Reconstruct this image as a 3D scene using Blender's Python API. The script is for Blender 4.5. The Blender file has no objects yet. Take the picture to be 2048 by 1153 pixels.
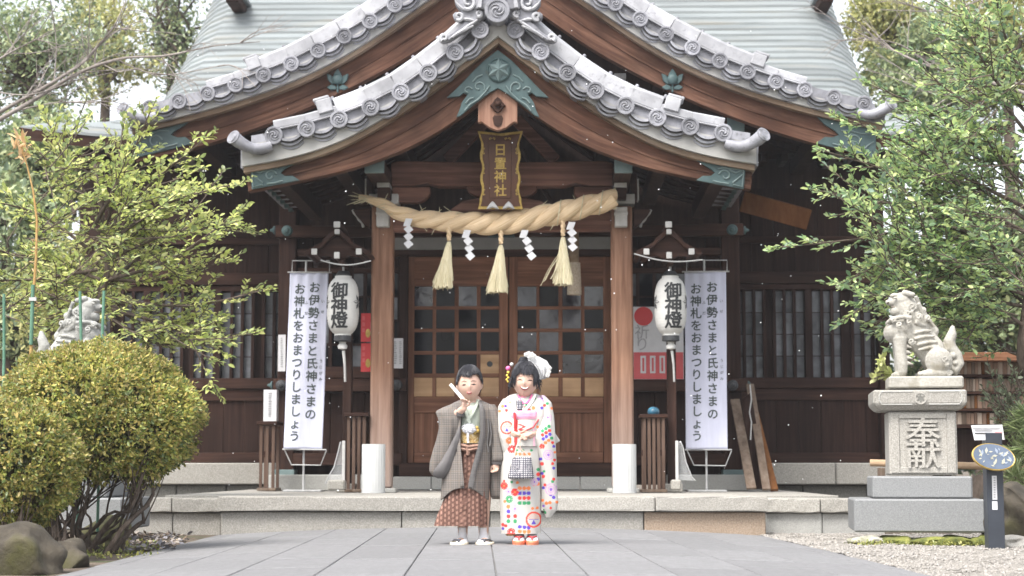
import bpy, bmesh, math, random
import numpy as np
from mathutils import Vector, Matrix, Euler
rad = math.radians
random.seed(7); np.random.seed(7)
SC = bpy.context.scene
COL = SC.collection
# ------------------------------------------------------------------ camera
CAM = Vector((0.59, 0.0, 0.48)); FPX = 3500.0
PITCH = math.atan(361.5 / FPX); YAW = math.atan(96.0 / FPX)
cd = bpy.data.cameras.new('camera'); cam = bpy.data.objects.new('camera', cd); COL.objects.link(cam)
cam.location = CAM; cam.rotation_euler = (math.pi / 2 + PITCH, 0, YAW)
cd.sensor_width = 36.0; cd.lens = FPX / 2048 * 36.0
cd.clip_start = 0.1; cd.clip_end = 900
cd.dof.use_dof = True; cd.dof.focus_distance = 12.2; cd.dof.aperture_fstop = 3.2
SC.camera = cam
# ------------------------------------------------------------------ sky and sun
SUN_EL, SUN_AZ = rad(57), rad(-148)      # azimuth of the sun seen from above, measured from +Y towards +X
w = bpy.data.worlds.new('World'); SC.world = w; w.use_nodes = True
nt = w.node_tree; nt.nodes.clear()
sky = nt.nodes.new('ShaderNodeTexSky'); sky.sky_type = 'NISHITA'; sky.sun_disc = False
sky.sun_elevation = SUN_EL; sky.sun_rotation = SUN_AZ; sky.dust_density = 4.0; sky.air_density = 1.0; sky.ozone_density = 1.0
hs = nt.nodes.new('ShaderNodeHueSaturation'); hs.inputs['Saturation'].default_value = 0.28
bg = nt.nodes.new('ShaderNodeBackground'); bg.inputs[1].default_value = 0.15
wo = nt.nodes.new('ShaderNodeOutputWorld')
nt.links.new(sky.outputs[0], hs.inputs['Color']); nt.links.new(hs.outputs[0], bg.inputs[0]); nt.links.new(bg.outputs[0], wo.inputs[0])
sl = bpy.data.lights.new('sun', 'SUN'); sl.energy = 1.5; sl.angle = rad(28); sl.color = (1.0, 0.955, 0.89)
so = bpy.data.objects.new('sun', sl); COL.objects.link(so); so.location = (-8, -10, 25)
sd = Vector((math.sin(SUN_AZ) * math.cos(SUN_EL), math.cos(SUN_AZ) * math.cos(SUN_EL), math.sin(SUN_EL)))
so.rotation_euler = sd.to_track_quat('Z', 'Y').to_euler()
vs = SC.view_settings; vs.view_transform = 'Standard'; vs.look = 'None'; vs.gamma = 1.0; vs.use_curve_mapping = False
vs.exposure = 1.57
SC.cycles.max_bounces = 6; SC.cycles.transparent_max_bounces = 8
SC.cycles.use_denoising = True
# ------------------------------------------------------------------ pixel -> place
_f = Vector((-math.sin(YAW) * math.cos(PITCH), math.cos(YAW) * math.cos(PITCH), math.sin(PITCH)))
_r = Vector((math.cos(YAW), math.sin(YAW), 0)); _u = _r.cross(_f)
def P(px, py, Y):
    d = _f * FPX + _r * (px - 1024) - _u * (py - 576.5)
    return CAM + d * ((Y - CAM.y) / d.y)
def G(px, py, z=0.0):
    d = _f * FPX + _r * (px - 1024) - _u * (py - 576.5)
    return CAM + d * ((z - CAM.z) / d.z)
# ------------------------------------------------------------------ mesh builder
class MB:
    def __init__(s): s.v = []; s.f = []; s.g = {}
    def add(s, vs_, fs, gr=None):
        b = len(s.v)
        s.v.extend([tuple(p) for p in vs_]); s.f.extend([tuple(i + b for i in f) for f in fs])
        if gr is not None:
            for i, g in enumerate(gr): s.g[b + i] = g
        return s
    def box(s, x0, x1, y0, y1, z0, z1):
        v = [(x, y, z) for z in (z0, z1) for y in (y0, y1) for x in (x0, x1)]
        return s.add(v, [(0, 2, 3, 1), (4, 5, 7, 6), (0, 1, 5, 4), (2, 6, 7, 3), (0, 4, 6, 2), (1, 3, 7, 5)])
    def mbox(s, M, sx, sy, sz):
        v = [M @ Vector((x * sx / 2, y * sy / 2, z * sz / 2)) for z in (-1, 1) for y in (-1, 1) for x in (-1, 1)]
        return s.add(v, [(0, 2, 3, 1), (4, 5, 7, 6), (0, 1, 5, 4), (2, 6, 7, 3), (0, 4, 6, 2), (1, 3, 7, 5)])
    def bar(s, a, b, w_, h_, up=(0, 0, 1)):
        a, b = Vector(a), Vector(b); d = (b - a); L = d.length; d.normalize()
        u = Vector(up); x = d.cross(u)
        if x.length < 1e-4: x = d.cross(Vector((1, 0, 0)))
        x.normalize(); u = x.cross(d)
        M = Matrix((x, d, u)).transposed().to_4x4(); M.translation = (a + b) / 2
        return s.mbox(M, w_, L, h_)
    def wb(s, x0, y0, x1, y1, Y, d):          # box whose front face covers a pixel rectangle at depth Y
        ym, xm = (y0 + y1) / 2, (x0 + x1) / 2
        X0, X1 = P(x0, ym, Y).x, P(x1, ym, Y).x; Z1, Z0 = P(xm, y0, Y).z, P(xm, y1, Y).z
        return s.box(X0, X1, Y, Y + d, Z0, Z1)
    def tube(s, pts, radii, n=8, cap=True, flat=1.0):
        pts = [Vector(p) for p in pts]
        if not hasattr(radii, '__len__'): radii = [radii] * len(pts)
        vs_, gr, fs = [], [], []; t0 = None; L = 0
        for i, p in enumerate(pts):
            t = (pts[min(i + 1, len(pts) - 1)] - pts[max(i - 1, 0)])
            if t.length < 1e-9: t = Vector((0, 0, 1))
            t.normalize()
            if t0 is None:
                a = t.cross(Vector((0, 0, 1)))
                if a.length < 1e-3: a = t.cross(Vector((0, 1, 0)))
                a.normalize()
            else:
                a = a - t * a.dot(t)
                if a.length < 1e-6: a = t.orthogonal()
                a.normalize()
            b = t.cross(a); t0 = t
            if i: L += (p - pts[i - 1]).length
            for k in range(n):
                th = 2 * math.pi * k / n
                vs_.append(p + (a * math.cos(th) + b * math.sin(th) * flat) * radii[i]); gr.append((L, k / n, 0))
        for i in range(len(pts) - 1):
            for k in range(n):
                k2 = (k + 1) % n
                fs.append((i * n + k, i * n + k2, (i + 1) * n + k2, (i + 1) * n + k))
        if cap:
            fs.append(tuple(range(n - 1, -1, -1))); q = (len(pts) - 1) * n; fs.append(tuple(q + k for k in range(n)))
        return s.add(vs_, fs, gr)
    def lathe(s, prof, M=None, n=20, a0=0.0):   # profile (r, h) about local z
        M = M or Matrix()
        vs_, fs = [], []
        for r_, h in prof:
            for k in range(n):
                th = a0 + 2 * math.pi * k / n
                vs_.append(M @ Vector((r_ * math.cos(th), r_ * math.sin(th), h)))
        for i in range(len(prof) - 1):
            for k in range(n):
                k2 = (k + 1) % n
                fs.append((i * n + k, i * n + k2, (i + 1) * n + k2, (i + 1) * n + k))
        fs.append(tuple(range(n - 1, -1, -1))); q = (len(prof) - 1) * n; fs.append(tuple(q + k for k in range(n)))
        return s.add(vs_, fs)
    def prism(s, poly, y0, y1):                # poly of (x, z), front at y0
        n = len(poly)
        v = [(x, y0, z) for x, z in poly] + [(x, y1, z) for x, z in poly]
        f = [tuple(range(n)), tuple(range(2 * n - 1, n - 1, -1))] + [(i, i + n, (i + 1) % n + n, (i + 1) % n) for i in range(n)]
        return s.add(v, f)
    def pprism(s, poly, Y, d):                 # poly in pixels on plane Y
        return s.prism([(P(x, y, Y).x, P(x, y, Y).z) for x, y in poly], Y, Y + d)
    def loft(s, rings, cap=True, closed=True):
        n = len(rings[0]); vs_, fs, gr = [], [], []; L = 0
        for i, r_ in enumerate(rings):
            if i: L += (Vector(r_[0]) - Vector(rings[i - 1][0])).length
            for k, p in enumerate(r_): vs_.append(tuple(p)); gr.append((L, k / n, 0))
        for i in range(len(rings) - 1):
            for k in range(n if closed else n - 1):
                k2 = (k + 1) % n
                fs.append((i * n + k, i * n + k2, (i + 1) * n + k2, (i + 1) * n + k))
        if cap and closed:
            fs.append(tuple(range(n - 1, -1, -1))); q = (len(rings) - 1) * n; fs.append(tuple(q + k for k in range(n)))
        return s.add(vs_, fs, gr)
    def ball(s, c, r_, n=10, m=7, M=None):
        c = Vector(c); r_ = r_ if hasattr(r_, '__len__') else (r_,) * 3
        vs_, fs = [], []
        R = M or Matrix.Identity(3)
        for i in range(m + 1):
            ph = math.pi * i / m
            for k in range(n):
                th = 2 * math.pi * k / n
                vs_.append(c + R @ Vector((r_[0] * math.sin(ph) * math.cos(th), r_[1] * math.sin(ph) * math.sin(th), r_[2] * math.cos(ph))))
        for i in range(m):
            for k in range(n):
                k2 = (k + 1) % n
                fs.append((i * n + k, (i + 1) * n + k, (i + 1) * n + k2, i * n + k2))
        return s.add(vs_, fs)
    def mesh(s, name, mat=None, smooth=None, bevel=0):
        me = bpy.data.meshes.new(name); me.from_pydata(s.v, [], s.f)
        if s.g:
            at = me.attributes.new('gr', 'FLOAT_VECTOR', 'POINT'); a = np.zeros((len(s.v), 3), 'f')
            for i, g in s.g.items(): a[i] = g
            at.data.foreach_set('vector', a.ravel())
        bm = bmesh.new(); bm.from_mesh(me)
        if bevel: bmesh.ops.bevel(bm, geom=bm.edges[:], offset=bevel, segments=1, affect='EDGES', clamp_overlap=True)
        bmesh.ops.recalc_face_normals(bm, faces=bm.faces); bm.to_mesh(me); bm.free()
        if smooth is not None:
            me.polygons.foreach_set('use_smooth', [True] * len(me.polygons)); me.set_sharp_from_angle(angle=rad(smooth))
        if mat: me.materials.append(mat)
        return me
    def build(s, name, mat=None, parent=None, smooth=None, bevel=0, M=None):
        return put(name, s.mesh(name, mat, smooth, bevel), parent, M)
def put(name, me, parent=None, M=None):        # M is a world matrix
    o = bpy.data.objects.new(name, me); COL.objects.link(o)
    if M is not None: o.matrix_basis = M
    if parent is not None:
        o.parent = parent
        if parent.type == 'EMPTY': o.matrix_parent_inverse = Matrix.Translation(-parent.location)
    return o
def tag(o, label, cat, group=None):
    o['label'] = label; o['category'] = cat
    if group: o['group'] = group
    return o
def thing(name, label, cat, loc=(0, 0, 0), group=None):
    o = bpy.data.objects.new(name, None); COL.objects.link(o); o.location = loc; o.empty_display_size = 0.1
    return tag(o, label, cat, group)
def kind(o, k): o['kind'] = k; return o
# ------------------------------------------------------------------ materials
def srgb(r_, g, b): return tuple(((c / 255) / 12.92 if c / 255 <= 0.04045 else ((c / 255 + 0.055) / 1.055) ** 2.4) for c in (r_, g, b)) + (1,)
MATS = {}
def mk(name, stops, scale=(4, 4, 4), rough=0.6, bump=0.15, detail=6, coord='Object', spec=0.4, mott=0.25, mscale=1.3, rnd=0.0,
       dist=0.0, metal=0.0, bdist=0.01, trans=None, stain=None, spots=None, nrough=0.6):
    m = bpy.data.materials.new(name); m.use_nodes = True; n = m.node_tree.nodes; L = m.node_tree.links
    bs = n['Principled BSDF']; bs.inputs['Roughness'].default_value = rough; bs.inputs['Specular IOR Level'].default_value = spec
    bs.inputs['Metallic'].default_value = metal
    if coord == 'gr':
        c = n.new('ShaderNodeAttribute'); c.attribute_name = 'gr'; cv = c.outputs['Vector']
    else:
        c = n.new('ShaderNodeTexCoord'); cv = c.outputs['Object']
    tc = n.new('ShaderNodeTexCoord')
    mp = n.new('ShaderNodeMapping'); mp.inputs['Scale'].default_value = scale; L.new(cv, mp.inputs[0])
    oi = None
    if rnd:
        oi = n.new('ShaderNodeObjectInfo'); ad = n.new('ShaderNodeVectorMath'); ad.operation = 'MULTIPLY_ADD'
        ad.inputs[1].default_value = (37, 37, 37); L.new(oi.outputs['Random'], ad.inputs[0]); L.new(mp.outputs[0], ad.inputs[2]); cv2 = ad.outputs[0]
    else: cv2 = mp.outputs[0]
    nz = n.new('ShaderNodeTexNoise'); nz.inputs['Scale'].default_value = 1; nz.inputs['Detail'].default_value = detail
    nz.inputs['Roughness'].default_value = nrough; nz.inputs['Distortion'].default_value = dist; L.new(cv2, nz.inputs['Vector'])
    cr = n.new('ShaderNodeValToRGB'); el = cr.color_ramp.elements
    while len(el) < len(stops): el.new(0.5)
    for e, (p, cc) in zip(el, stops): e.position = p; e.color = tuple(cc[:3]) + (1,)
    L.new(nz.outputs[0], cr.inputs[0]); out = cr.outputs[0]
    def mul(a, fac_socket, lo, hi):
        mr = n.new('ShaderNodeMapRange'); mr.inputs[3].default_value = lo; mr.inputs[4].default_value = hi
        if fac_socket.node.type == 'TEX_NOISE': mr.inputs[1].default_value = 0.3; mr.inputs[2].default_value = 0.7
        L.new(fac_socket, mr.inputs[0])
        mx = n.new('ShaderNodeMix'); mx.data_type = 'RGBA'; mx.blend_type = 'MULTIPLY'; mx.inputs[0].default_value = 1
        L.new(a, mx.inputs[6]); L.new(mr.outputs[0], mx.inputs[7]); return mx.outputs[2]
    if mott:
        n2 = n.new('ShaderNodeTexNoise'); n2.inputs['Scale'].default_value = mscale; n2.inputs['Detail'].default_value = 4
        L.new(tc.outputs['Object'] if not rnd else cv2, n2.inputs['Vector']); out = mul(out, n2.outputs[0], 1 - mott, 1 + mott * 0.6)
    if rnd: out = mul(out, oi.outputs['Random'], 1 - rnd, 1 + rnd * 0.7)
    if stain:      # weathering that fades upward: (z0, z1, colour)
        sx = n.new('ShaderNodeSeparateXYZ'); L.new(tc.outputs['Object'], sx.inputs[0])
        mr = n.new('ShaderNodeMapRange'); mr.inputs[1].default_value = stain[0]; mr.inputs[2].default_value = stain[1]
        mr.inputs[3].default_value = 1; mr.inputs[4].default_value = 0; L.new(sx.outputs[2], mr.inputs[0])
        ml = n.new('ShaderNodeMath'); ml.operation = 'MULTIPLY'; L.new(mr.outputs[0], ml.inputs[0]); L.new(nz.outputs[0], ml.inputs[1])
        ml2 = n.new('ShaderNodeMath'); ml2.operation = 'MULTIPLY'; ml2.inputs[1].default_value = 1.7; ml2.use_clamp = True; L.new(ml.outputs[0], ml2.inputs[0])
        mx = n.new('ShaderNodeMix'); mx.data_type = 'RGBA'; L.new(ml2.outputs[0], mx.inputs[0]); L.new(out, mx.inputs[6]); mx.inputs[7].default_value = tuple(stain[2][:3]) + (1,); out = mx.outputs[2]
    if spots:      # dark/light flecks or patches: (scale, threshold, colour, softness)
        for (ss, th, cc, sf) in spots:
            n3 = n.new('ShaderNodeTexNoise'); n3.inputs['Scale'].default_value = ss; n3.inputs['Detail'].default_value = 5
            L.new(tc.outputs['Object'] if not rnd else cv2, n3.inputs['Vector'])
            mr = n.new('ShaderNodeMapRange'); mr.inputs[1].default_value = th; mr.inputs[2].default_value = th + sf; L.new(n3.outputs[0], mr.inputs[0])
            mx = n.new('ShaderNodeMix'); mx.data_type = 'RGBA'; L.new(mr.outputs[0], mx.inputs[0]); L.new(out, mx.inputs[6]); mx.inputs[7].default_value = tuple(cc[:3]) + (1,); out = mx.outputs[2]
    L.new(out, bs.inputs['Base Color'])
    if bump:
        bp = n.new('ShaderNodeBump'); bp.inputs['Strength'].default_value = bump; bp.inputs['Distance'].default_value = bdist
        L.new(nz.outputs[0], bp.inputs['Height']); L.new(bp.outputs[0], bs.inputs['Normal'])
    if trans:
        bs.inputs['Subsurface Weight'].default_value = trans; bs.inputs['Subsurface Radius'].default_value = (0.01, 0.006, 0.004)
    MATS[name] = m
    return m
def c3(*a): return a
def wood(name, lo, mid, hi, axis='z', rough=0.72, g=32, **k):
    sc = {'z': (g, g, g * 0.045), 'x': (g * 0.045, g, g), 'y': (g, g * 0.045, g), 'gr': (g * 0.05, g * 0.5, 1)}[axis]
    return mk(name, [(0.25, lo), (0.5, mid), (0.75, hi)], scale=sc, rough=rough, bump=0.35, detail=7, spec=.14, coord='gr' if axis == 'gr' else 'Object', dist=0.4, bdist=0.004, **k)
W_PIL = wood('pillar_wood', (.15, .078, .05), (.27, .155, .105), (.40, .25, .175), 'z', g=26, stain=(0.1, 1.5, (.40, .34, .31)))
W_Z = wood('dark_wood_upright', (.026, .0125, .009), (.050, .026, .019), (.088, .048, .035), 'z', g=24, mott=.4)
W_X = wood('dark_wood_level', (.030, .0145, .0105), (.058, .030, .022), (.10, .054, .039), 'x', g=24, mott=.4)
W_Y = wood('dark_wood_depth', (.030, .016, .012), (.055, .030, .022), (.09, .052, .038), 'y', g=24, mott=.3)
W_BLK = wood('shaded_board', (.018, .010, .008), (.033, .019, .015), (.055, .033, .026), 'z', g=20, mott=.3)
W_DOOR = wood('door_wood', (.075, .036, .022), (.14, .072, .045), (.23, .125, .08), 'z', g=22, mott=.3)
W_DOORX = wood('door_wood_level', (.075, .036, .022), (.14, .072, .045), (.23, .125, .08), 'x', g=22, mott=.3)
W_HAFU = wood('bargeboard_wood', (.055, .024, .015), (.125, .060, .038), (.23, .125, .082), 'gr', g=34, mott=.45, mscale=1.8)
W_VERGE = wood('weathered_verge_wood', (.20, .13, .085), (.36, .26, .185), (.48, .38, .29), 'gr', g=34, mott=.4)
W_PALE = wood('pale_panel_wood', (.42, .27, .16), (.56, .38, .235), (.66, .47, .31), 'x', g=14, mott=.25, mscale=3)
W_GEG = wood('carved_board_wood', (.20, .10, .068), (.33, .18, .125), (.44, .27, .195), 'z', g=30, mott=.2)
W_ORANGE = wood('fresh_plank_wood', (.30, .12, .035), (.46, .20, .06), (.58, .29, .11), 'z', g=18, mott=.4)
W_GREY = wood('grey_plank_wood', (.16, .11, .08), (.27, .20, .15), (.38, .30, .24), 'z', g=18, mott=.3)
TILE = mk('grey_roof_tile', [(.3, (.31, .31, .335)), (.7, (.44, .44, .465))], (9, 9, 9), rough=.55, bump=.15, rnd=.26, mott=.28, mscale=.9, spots=[(2.2, .56, (.20, .20, .205), .16), (9, .66, (.33, .32, .27), .06)])
TILE2 = mk('pale_cap_tile', [(.3, (.44, .44, .455)), (.7, (.56, .56, .57))], (7, 7, 7), rough=.55, bump=.15, rnd=.18, mott=.22, mscale=.9, spots=[(3, .58, (.34, .34, .345), .14), (11, .67, (.30, .29, .25), .06)])
BAND = mk('white_verge_plaster', [(.3, (.40, .395, .38)), (.7, (.54, .53, .51))], (3, 3, 3), rough=.8, bump=.15, mott=.2, spots=[(2.5, .60, (.38, .35, .31), .12)])
PATINA = mk('copper_patina', [(.25, (.055, .095, .095)), (.55, (.095, .15, .148)), (.8, (.16, .235, .228))], (8, 8, 8), rough=.55, bump=.1, mott=.3, spots=[(6, .64, (.09, .085, .07), .1)])
PATINA_L = mk('pale_copper_patina', [(.25, (.16, .235, .235)), (.7, (.24, .325, .325))], (6, 6, 6), rough=.5, bump=.08, mott=.2)
COPPER = mk('copper_roof_sheet', [(.3, (.34, .385, .385)), (.7, (.45, .49, .48))], (.7, 3, 6), rough=.5, bump=.08, mott=.28, mscale=.8, rnd=.10, spots=[(1.1, .56, (.42, .42, .37), .15), (3.5, .64, (.28, .31, .30), .1)])
WHITEP = mk('white_painted_end', [(.3, (.66, .65, .63)), (.7, (.80, .79, .77))], (12, 12, 12), rough=.7, bump=.08, mott=.15, mscale=6)
PLASTER = mk('pale_plaster', [(.3, (.36, .36, .355)), (.7, (.46, .455, .45))], (3, 3, 3), rough=.9, bump=.05, mott=.1)
GRANITE = mk('pale_granite', [(.3, (.33, .32, .30)), (.5, (.44, .43, .405)), (.72, (.58, .57, .54))], (90, 90, 90), rough=.85, bump=.3, detail=3, mott=.28, mscale=2.2, rnd=.12, bdist=.004, spots=[(3.2, .56, (.25, .225, .18), .16), (9, .66, (.17, .16, .13), .08)])
GRANITE_W = mk('white_granite', [(.3, (.50, .50, .485)), (.5, (.60, .60, .58)), (.72, (.72, .715, .70))], (110, 110, 110), rough=.8, bump=.2, detail=3, mott=.15, rnd=.08, bdist=.003, spots=[(3, .62, (.42, .40, .37), .12)])
GRANITE_O = mk('rust_stained_granite', [(.3, (.33, .23, .15)), (.5, (.45, .33, .235)), (.72, (.56, .45, .35))], (80, 80, 80), rough=.85, bump=.3, detail=3, mott=.3, mscale=2.5, rnd=.1, bdist=.004, spots=[(4, .60, (.47, .45, .41), .12), (10, .68, (.13, .10, .08), .05)])
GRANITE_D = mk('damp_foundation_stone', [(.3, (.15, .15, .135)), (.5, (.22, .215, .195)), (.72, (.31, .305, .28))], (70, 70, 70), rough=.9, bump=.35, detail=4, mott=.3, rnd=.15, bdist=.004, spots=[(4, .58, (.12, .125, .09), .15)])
GRANITE_B = mk('blue_grey_granite', [(.3, (.40, .42, .44)), (.5, (.50, .52, .54)), (.72, (.61, .63, .65))], (120, 120, 120), rough=.7, bump=.12, detail=3, mott=.12, rnd=.06, bdist=.003, spots=[(2.2, .63, (.36, .35, .32), .1)])
STATUE = mk('carved_lion_stone', [(.3, (.46, .44, .385)), (.5, (.57, .55, .495)), (.72, (.68, .66, .61))], (60, 60, 60), rough=.85, bump=.25, detail=4, mott=.25, mscale=5, bdist=.004, spots=[(7, .57, (.36, .33, .26), .14)])
STATUE2 = mk('grey_lion_stone', [(.3, (.42, .425, .41)), (.7, (.60, .605, .59))], (60, 60, 60), rough=.85, bump=.25, detail=4, mott=.25, mscale=5, bdist=.004, spots=[(7, .58, (.30, .30, .27), .14)])
SLAB = mk('grey_paving_stone', [(.3, (.29, .295, .31)), (.5, (.335, .34, .355)), (.72, (.385, .39, .405))], (55, 55, 55), rough=.82, bump=.15, detail=4, mott=.14, mscale=.35, rnd=.11, bdist=.003, spots=[(.30, .56, (.27, .27, .28), .14), (2.3, .66, (.45, .455, .465), .1), (.9, .64, (.26, .255, .25), .08)])
SOIL = mk('garden_soil', [(.3, (.10, .075, .055)), (.7, (.24, .19, .145))], (9, 9, 9), rough=.95, bump=.6, mott=.3, bdist=.03, spots=[(5, .56, (.10, .12, .05), .1)])
GRAVEL = mk('cream_gravel', [(.3, (.42, .38, .33)), (.5, (.58, .545, .49)), (.72, (.74, .71, .66))], (60, 60, 60), rough=.9, bump=.9, detail=3, mott=.15, bdist=.02)
PEBBLE = mk('cream_pebble', [(.3, (.50, .46, .41)), (.7, (.76, .73, .69))], (30, 30, 30), rough=.85, bump=.1, mott=.35, mscale=18)
MOSS = mk('moss', [(.3, (.06, .075, .02)), (.6, (.15, .16, .035)), (.8, (.30, .27, .10))], (14, 14, 14), rough=.95, bump=.9, mott=.4, mscale=5, bdist=.02)
ROCK = mk('garden_rock', [(.3, (.085, .075, .06)), (.6, (.17, .15, .12)), (.8, (.27, .25, .21))], (6, 6, 6), rough=.95, bump=.7, mott=.35, mscale=3, bdist=.04, spots=[(2.6, .52, (.13, .13, .05), .15)])
BARK = mk('bark', [(.3, (.07, .05, .038)), (.7, (.19, .15, .12))], (30, 30, 9), rough=.95, bump=.8, mott=.3, bdist=.01)
TWIG = mk('pale_bare_twig', [(.3, (.26, .22, .20)), (.7, (.44, .40, .37))], (20, 20, 20), rough=.9, bump=.3, mott=.2)
STRAW = mk('rice_straw', [(.25, (.46, .30, .15)), (.5, (.68, .50, .30)), (.75, (.83, .69, .48))], (4, 60, 1), rough=.85, bump=.6, coord='gr', mott=.15, mscale=4, bdist=.006)
STRAW2 = mk('pale_straw', [(.25, (.50, .42, .24)), (.5, (.72, .65, .44)), (.75, (.86, .80, .62))], (160, 160, 5), rough=.85, bump=.6, mott=.1, bdist=.004)
PAPER = mk('white_paper', [(.3, (.66, .66, .68)), (.7, (.74, .74, .76))], (10, 10, 10), rough=.9, bump=.02, mott=.03)
LANT = mk('lantern_paper', [(.3, (.62, .615, .595)), (.7, (.68, .675, .655))], (4, 4, 120), rough=.75, bump=.1, mott=.06, mscale=4, bdist=.003)
CLOTHW = mk('white_banner_cloth', [(.3, (.50, .51, .57)), (.7, (.58, .59, .65))], (18, 18, 2), rough=.9, bump=.05, mott=.07, mscale=2.5)
INK = mk('black_ink', [(.3, (.022, .024, .025)), (.7, (.04, .042, .045))], (30, 30, 30), rough=.8, bump=0, mott=0)
INKG = mk('banner_ink', [(.3, (.05, .062, .062)), (.7, (.085, .10, .10))], (30, 30, 30), rough=.9, bump=0, mott=0)
GREYINK = mk('faded_grey_ink', [(.3, (.25, .25, .26)), (.7, (.36, .36, .37))], (30, 30, 30), rough=.9, bump=0, mott=0)
GOLD = mk('gold_leaf', [(.3, (.46, .30, .065)), (.7, (.68, .49, .15))], (30, 30, 30), rough=.42, bump=.15, mott=.2, mscale=8, metal=.35)
LACQ = mk('brown_lacquer', [(.3, (.085, .032, .015)), (.7, (.125, .05, .024))], (8, 8, 8), rough=.4, bump=.04, mott=.15)
RED = mk('red_print', [(.3, (.62, .045, .05)), (.7, (.72, .07, .075))], (5, 5, 5), rough=.5, bump=0, mott=.08)
PINKRED = mk('coral_print', [(.3, (.66, .10, .11)), (.7, (.76, .15, .155))], (5, 5, 5), rough=.5, bump=0, mott=.08)
BIN = mk('white_enamel', [(.3, (.60, .61, .61)), (.7, (.66, .67, .67))], (4, 4, 4), rough=.38, bump=.02, mott=.06)
METAL = mk('dull_white_metal', [(.3, (.55, .55, .55)), (.7, (.70, .70, .70))], (20, 20, 20), rough=.4, bump=.05, mott=.1)
IRON = mk('black_iron', [(.3, (.02, .022, .025)), (.7, (.05, .052, .056))], (20, 20, 20), rough=.5, bump=.1, mott=.2)
NAVY = mk('dark_navy_post', [(.3, (.032, .038, .05)), (.7, (.05, .058, .075))], (5, 5, 5), rough=.4, bump=.03, mott=.15)
STAKE = mk('green_plastic_stake', [(.3, (.10, .24, .16)), (.7, (.16, .33, .23))], (10, 10, 10), rough=.45, bump=.1, mott=.2)
CANE = mk('yellow_cane', [(.3, (.42, .24, .07)), (.7, (.62, .42, .16))], (20, 20, 5), rough=.6, bump=.2, mott=.3)
def glass_mat(name, base, rough, wav, ior=1.38):
    m = mk(name, [(.3, base), (.7, tuple(c * 1.6 for c in base))], (3, 3, 3), rough=rough, bump=wav, spec=.5, mott=.5, mscale=2.2, rnd=.4, bdist=.05)
    m.node_tree.nodes['Principled BSDF'].inputs['IOR'].default_value = ior
    return m
PANE = glass_mat('dark_window_glass', (.005, .0055, .007), .05, .06, 1.22)
PANE2 = glass_mat('reflecting_window_glass', (.022, .022, .030), .07, .14, 1.55)
FROST = glass_mat('frosted_window_glass', (.10, .105, .115), .35, .03)
CLEAR = bpy.data.materials.new('clear_acrylic'); CLEAR.use_nodes = True
_b = CLEAR.node_tree.nodes['Principled BSDF']; _b.inputs['Base Color'].default_value = (.9, .92, .93, 1); _b.inputs['Roughness'].default_value = .08; _b.inputs['Alpha'].default_value = .13
W_BEAM = wood('porch_beam_wood', (.05, .024, .017), (.10, .05, .036), (.165, .088, .063), 'x', g=24, mott=.35)
def tone(m, r_, g=None, b=None):
    g = r_ if g is None else g; b = r_ if b is None else b
    for nd in m.node_tree.nodes:
        if nd.type == 'VALTORGB':
            for e in nd.color_ramp.elements: c = e.color; e.color = (min(1, c[0] * r_), min(1, c[1] * g), min(1, c[2] * b), 1)
        elif nd.type == 'MIX' and nd.data_type == 'RGBA' and not nd.inputs[7].is_linked:
            c = nd.inputs[7].default_value; nd.inputs[7].default_value = (c[0] * r_, c[1] * g, c[2] * b, 1)
for m_, f in ((SLAB, (.50, .49, .48)), (GRANITE, (.72, .705, .68)), (GRANITE_W, (.60, .595, .58)), (GRANITE_O, (.62, .64, .66)), (GRANITE_D, (.70,)), (GRANITE_B, (.40, .395, .385)), (W_PIL, (.84, .80, .78)),
              (W_DOOR, (1.4, 1.3, 1.3)), (W_DOORX, (1.4, 1.3, 1.3)), (W_Z, (.55, .52, .52)), (W_X, (.72, .69, .68)), (W_BEAM, (1.7, 1.7, 1.75)), (W_HAFU, (.74, .74, .76)), (W_VERGE, (.65,)), (W_GEG, (.75,)), (W_PALE, (.85, .8, .74)),
              (TILE, (.60, .605, .63)), (TILE2, (.66, .665, .69)), (BAND, (.68,)), (COPPER, (.45, .45, .46)), (PATINA, (.52, .58, .60)), (PATINA_L, (.60,)), (WHITEP, (.62,)), (PLASTER, (.6,)), (STATUE, (.60, .595, .585)), (STATUE2, (.60, .595, .575)),
              (GRAVEL, (.42, .415, .41)), (PEBBLE, (.42, .415, .41)), (SOIL, (.62,)), (ROCK, (.42, .40, .37)), (MOSS, (1.0,)), (TWIG, (.7,)), (BARK, (.75,)), (STRAW, (.94, .95, .99)), (STRAW2, (.72,)), (PAPER, (.78,)), (LANT, (.78,)), (CLOTHW, (.96, .965, 1.06)), (BIN, (.78,)), (METAL, (.6,)),
              (GOLD, (.75,)), (LACQ, (.8,)), (RED, (.7,)), (PINKRED, (.72,)), (W_ORANGE, (.30, .28, .3)), (W_GREY, (.62,)), (NAVY, (.7,)), (STAKE, (.7,)), (CANE, (.75,))): tone(m_, *f)
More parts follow.
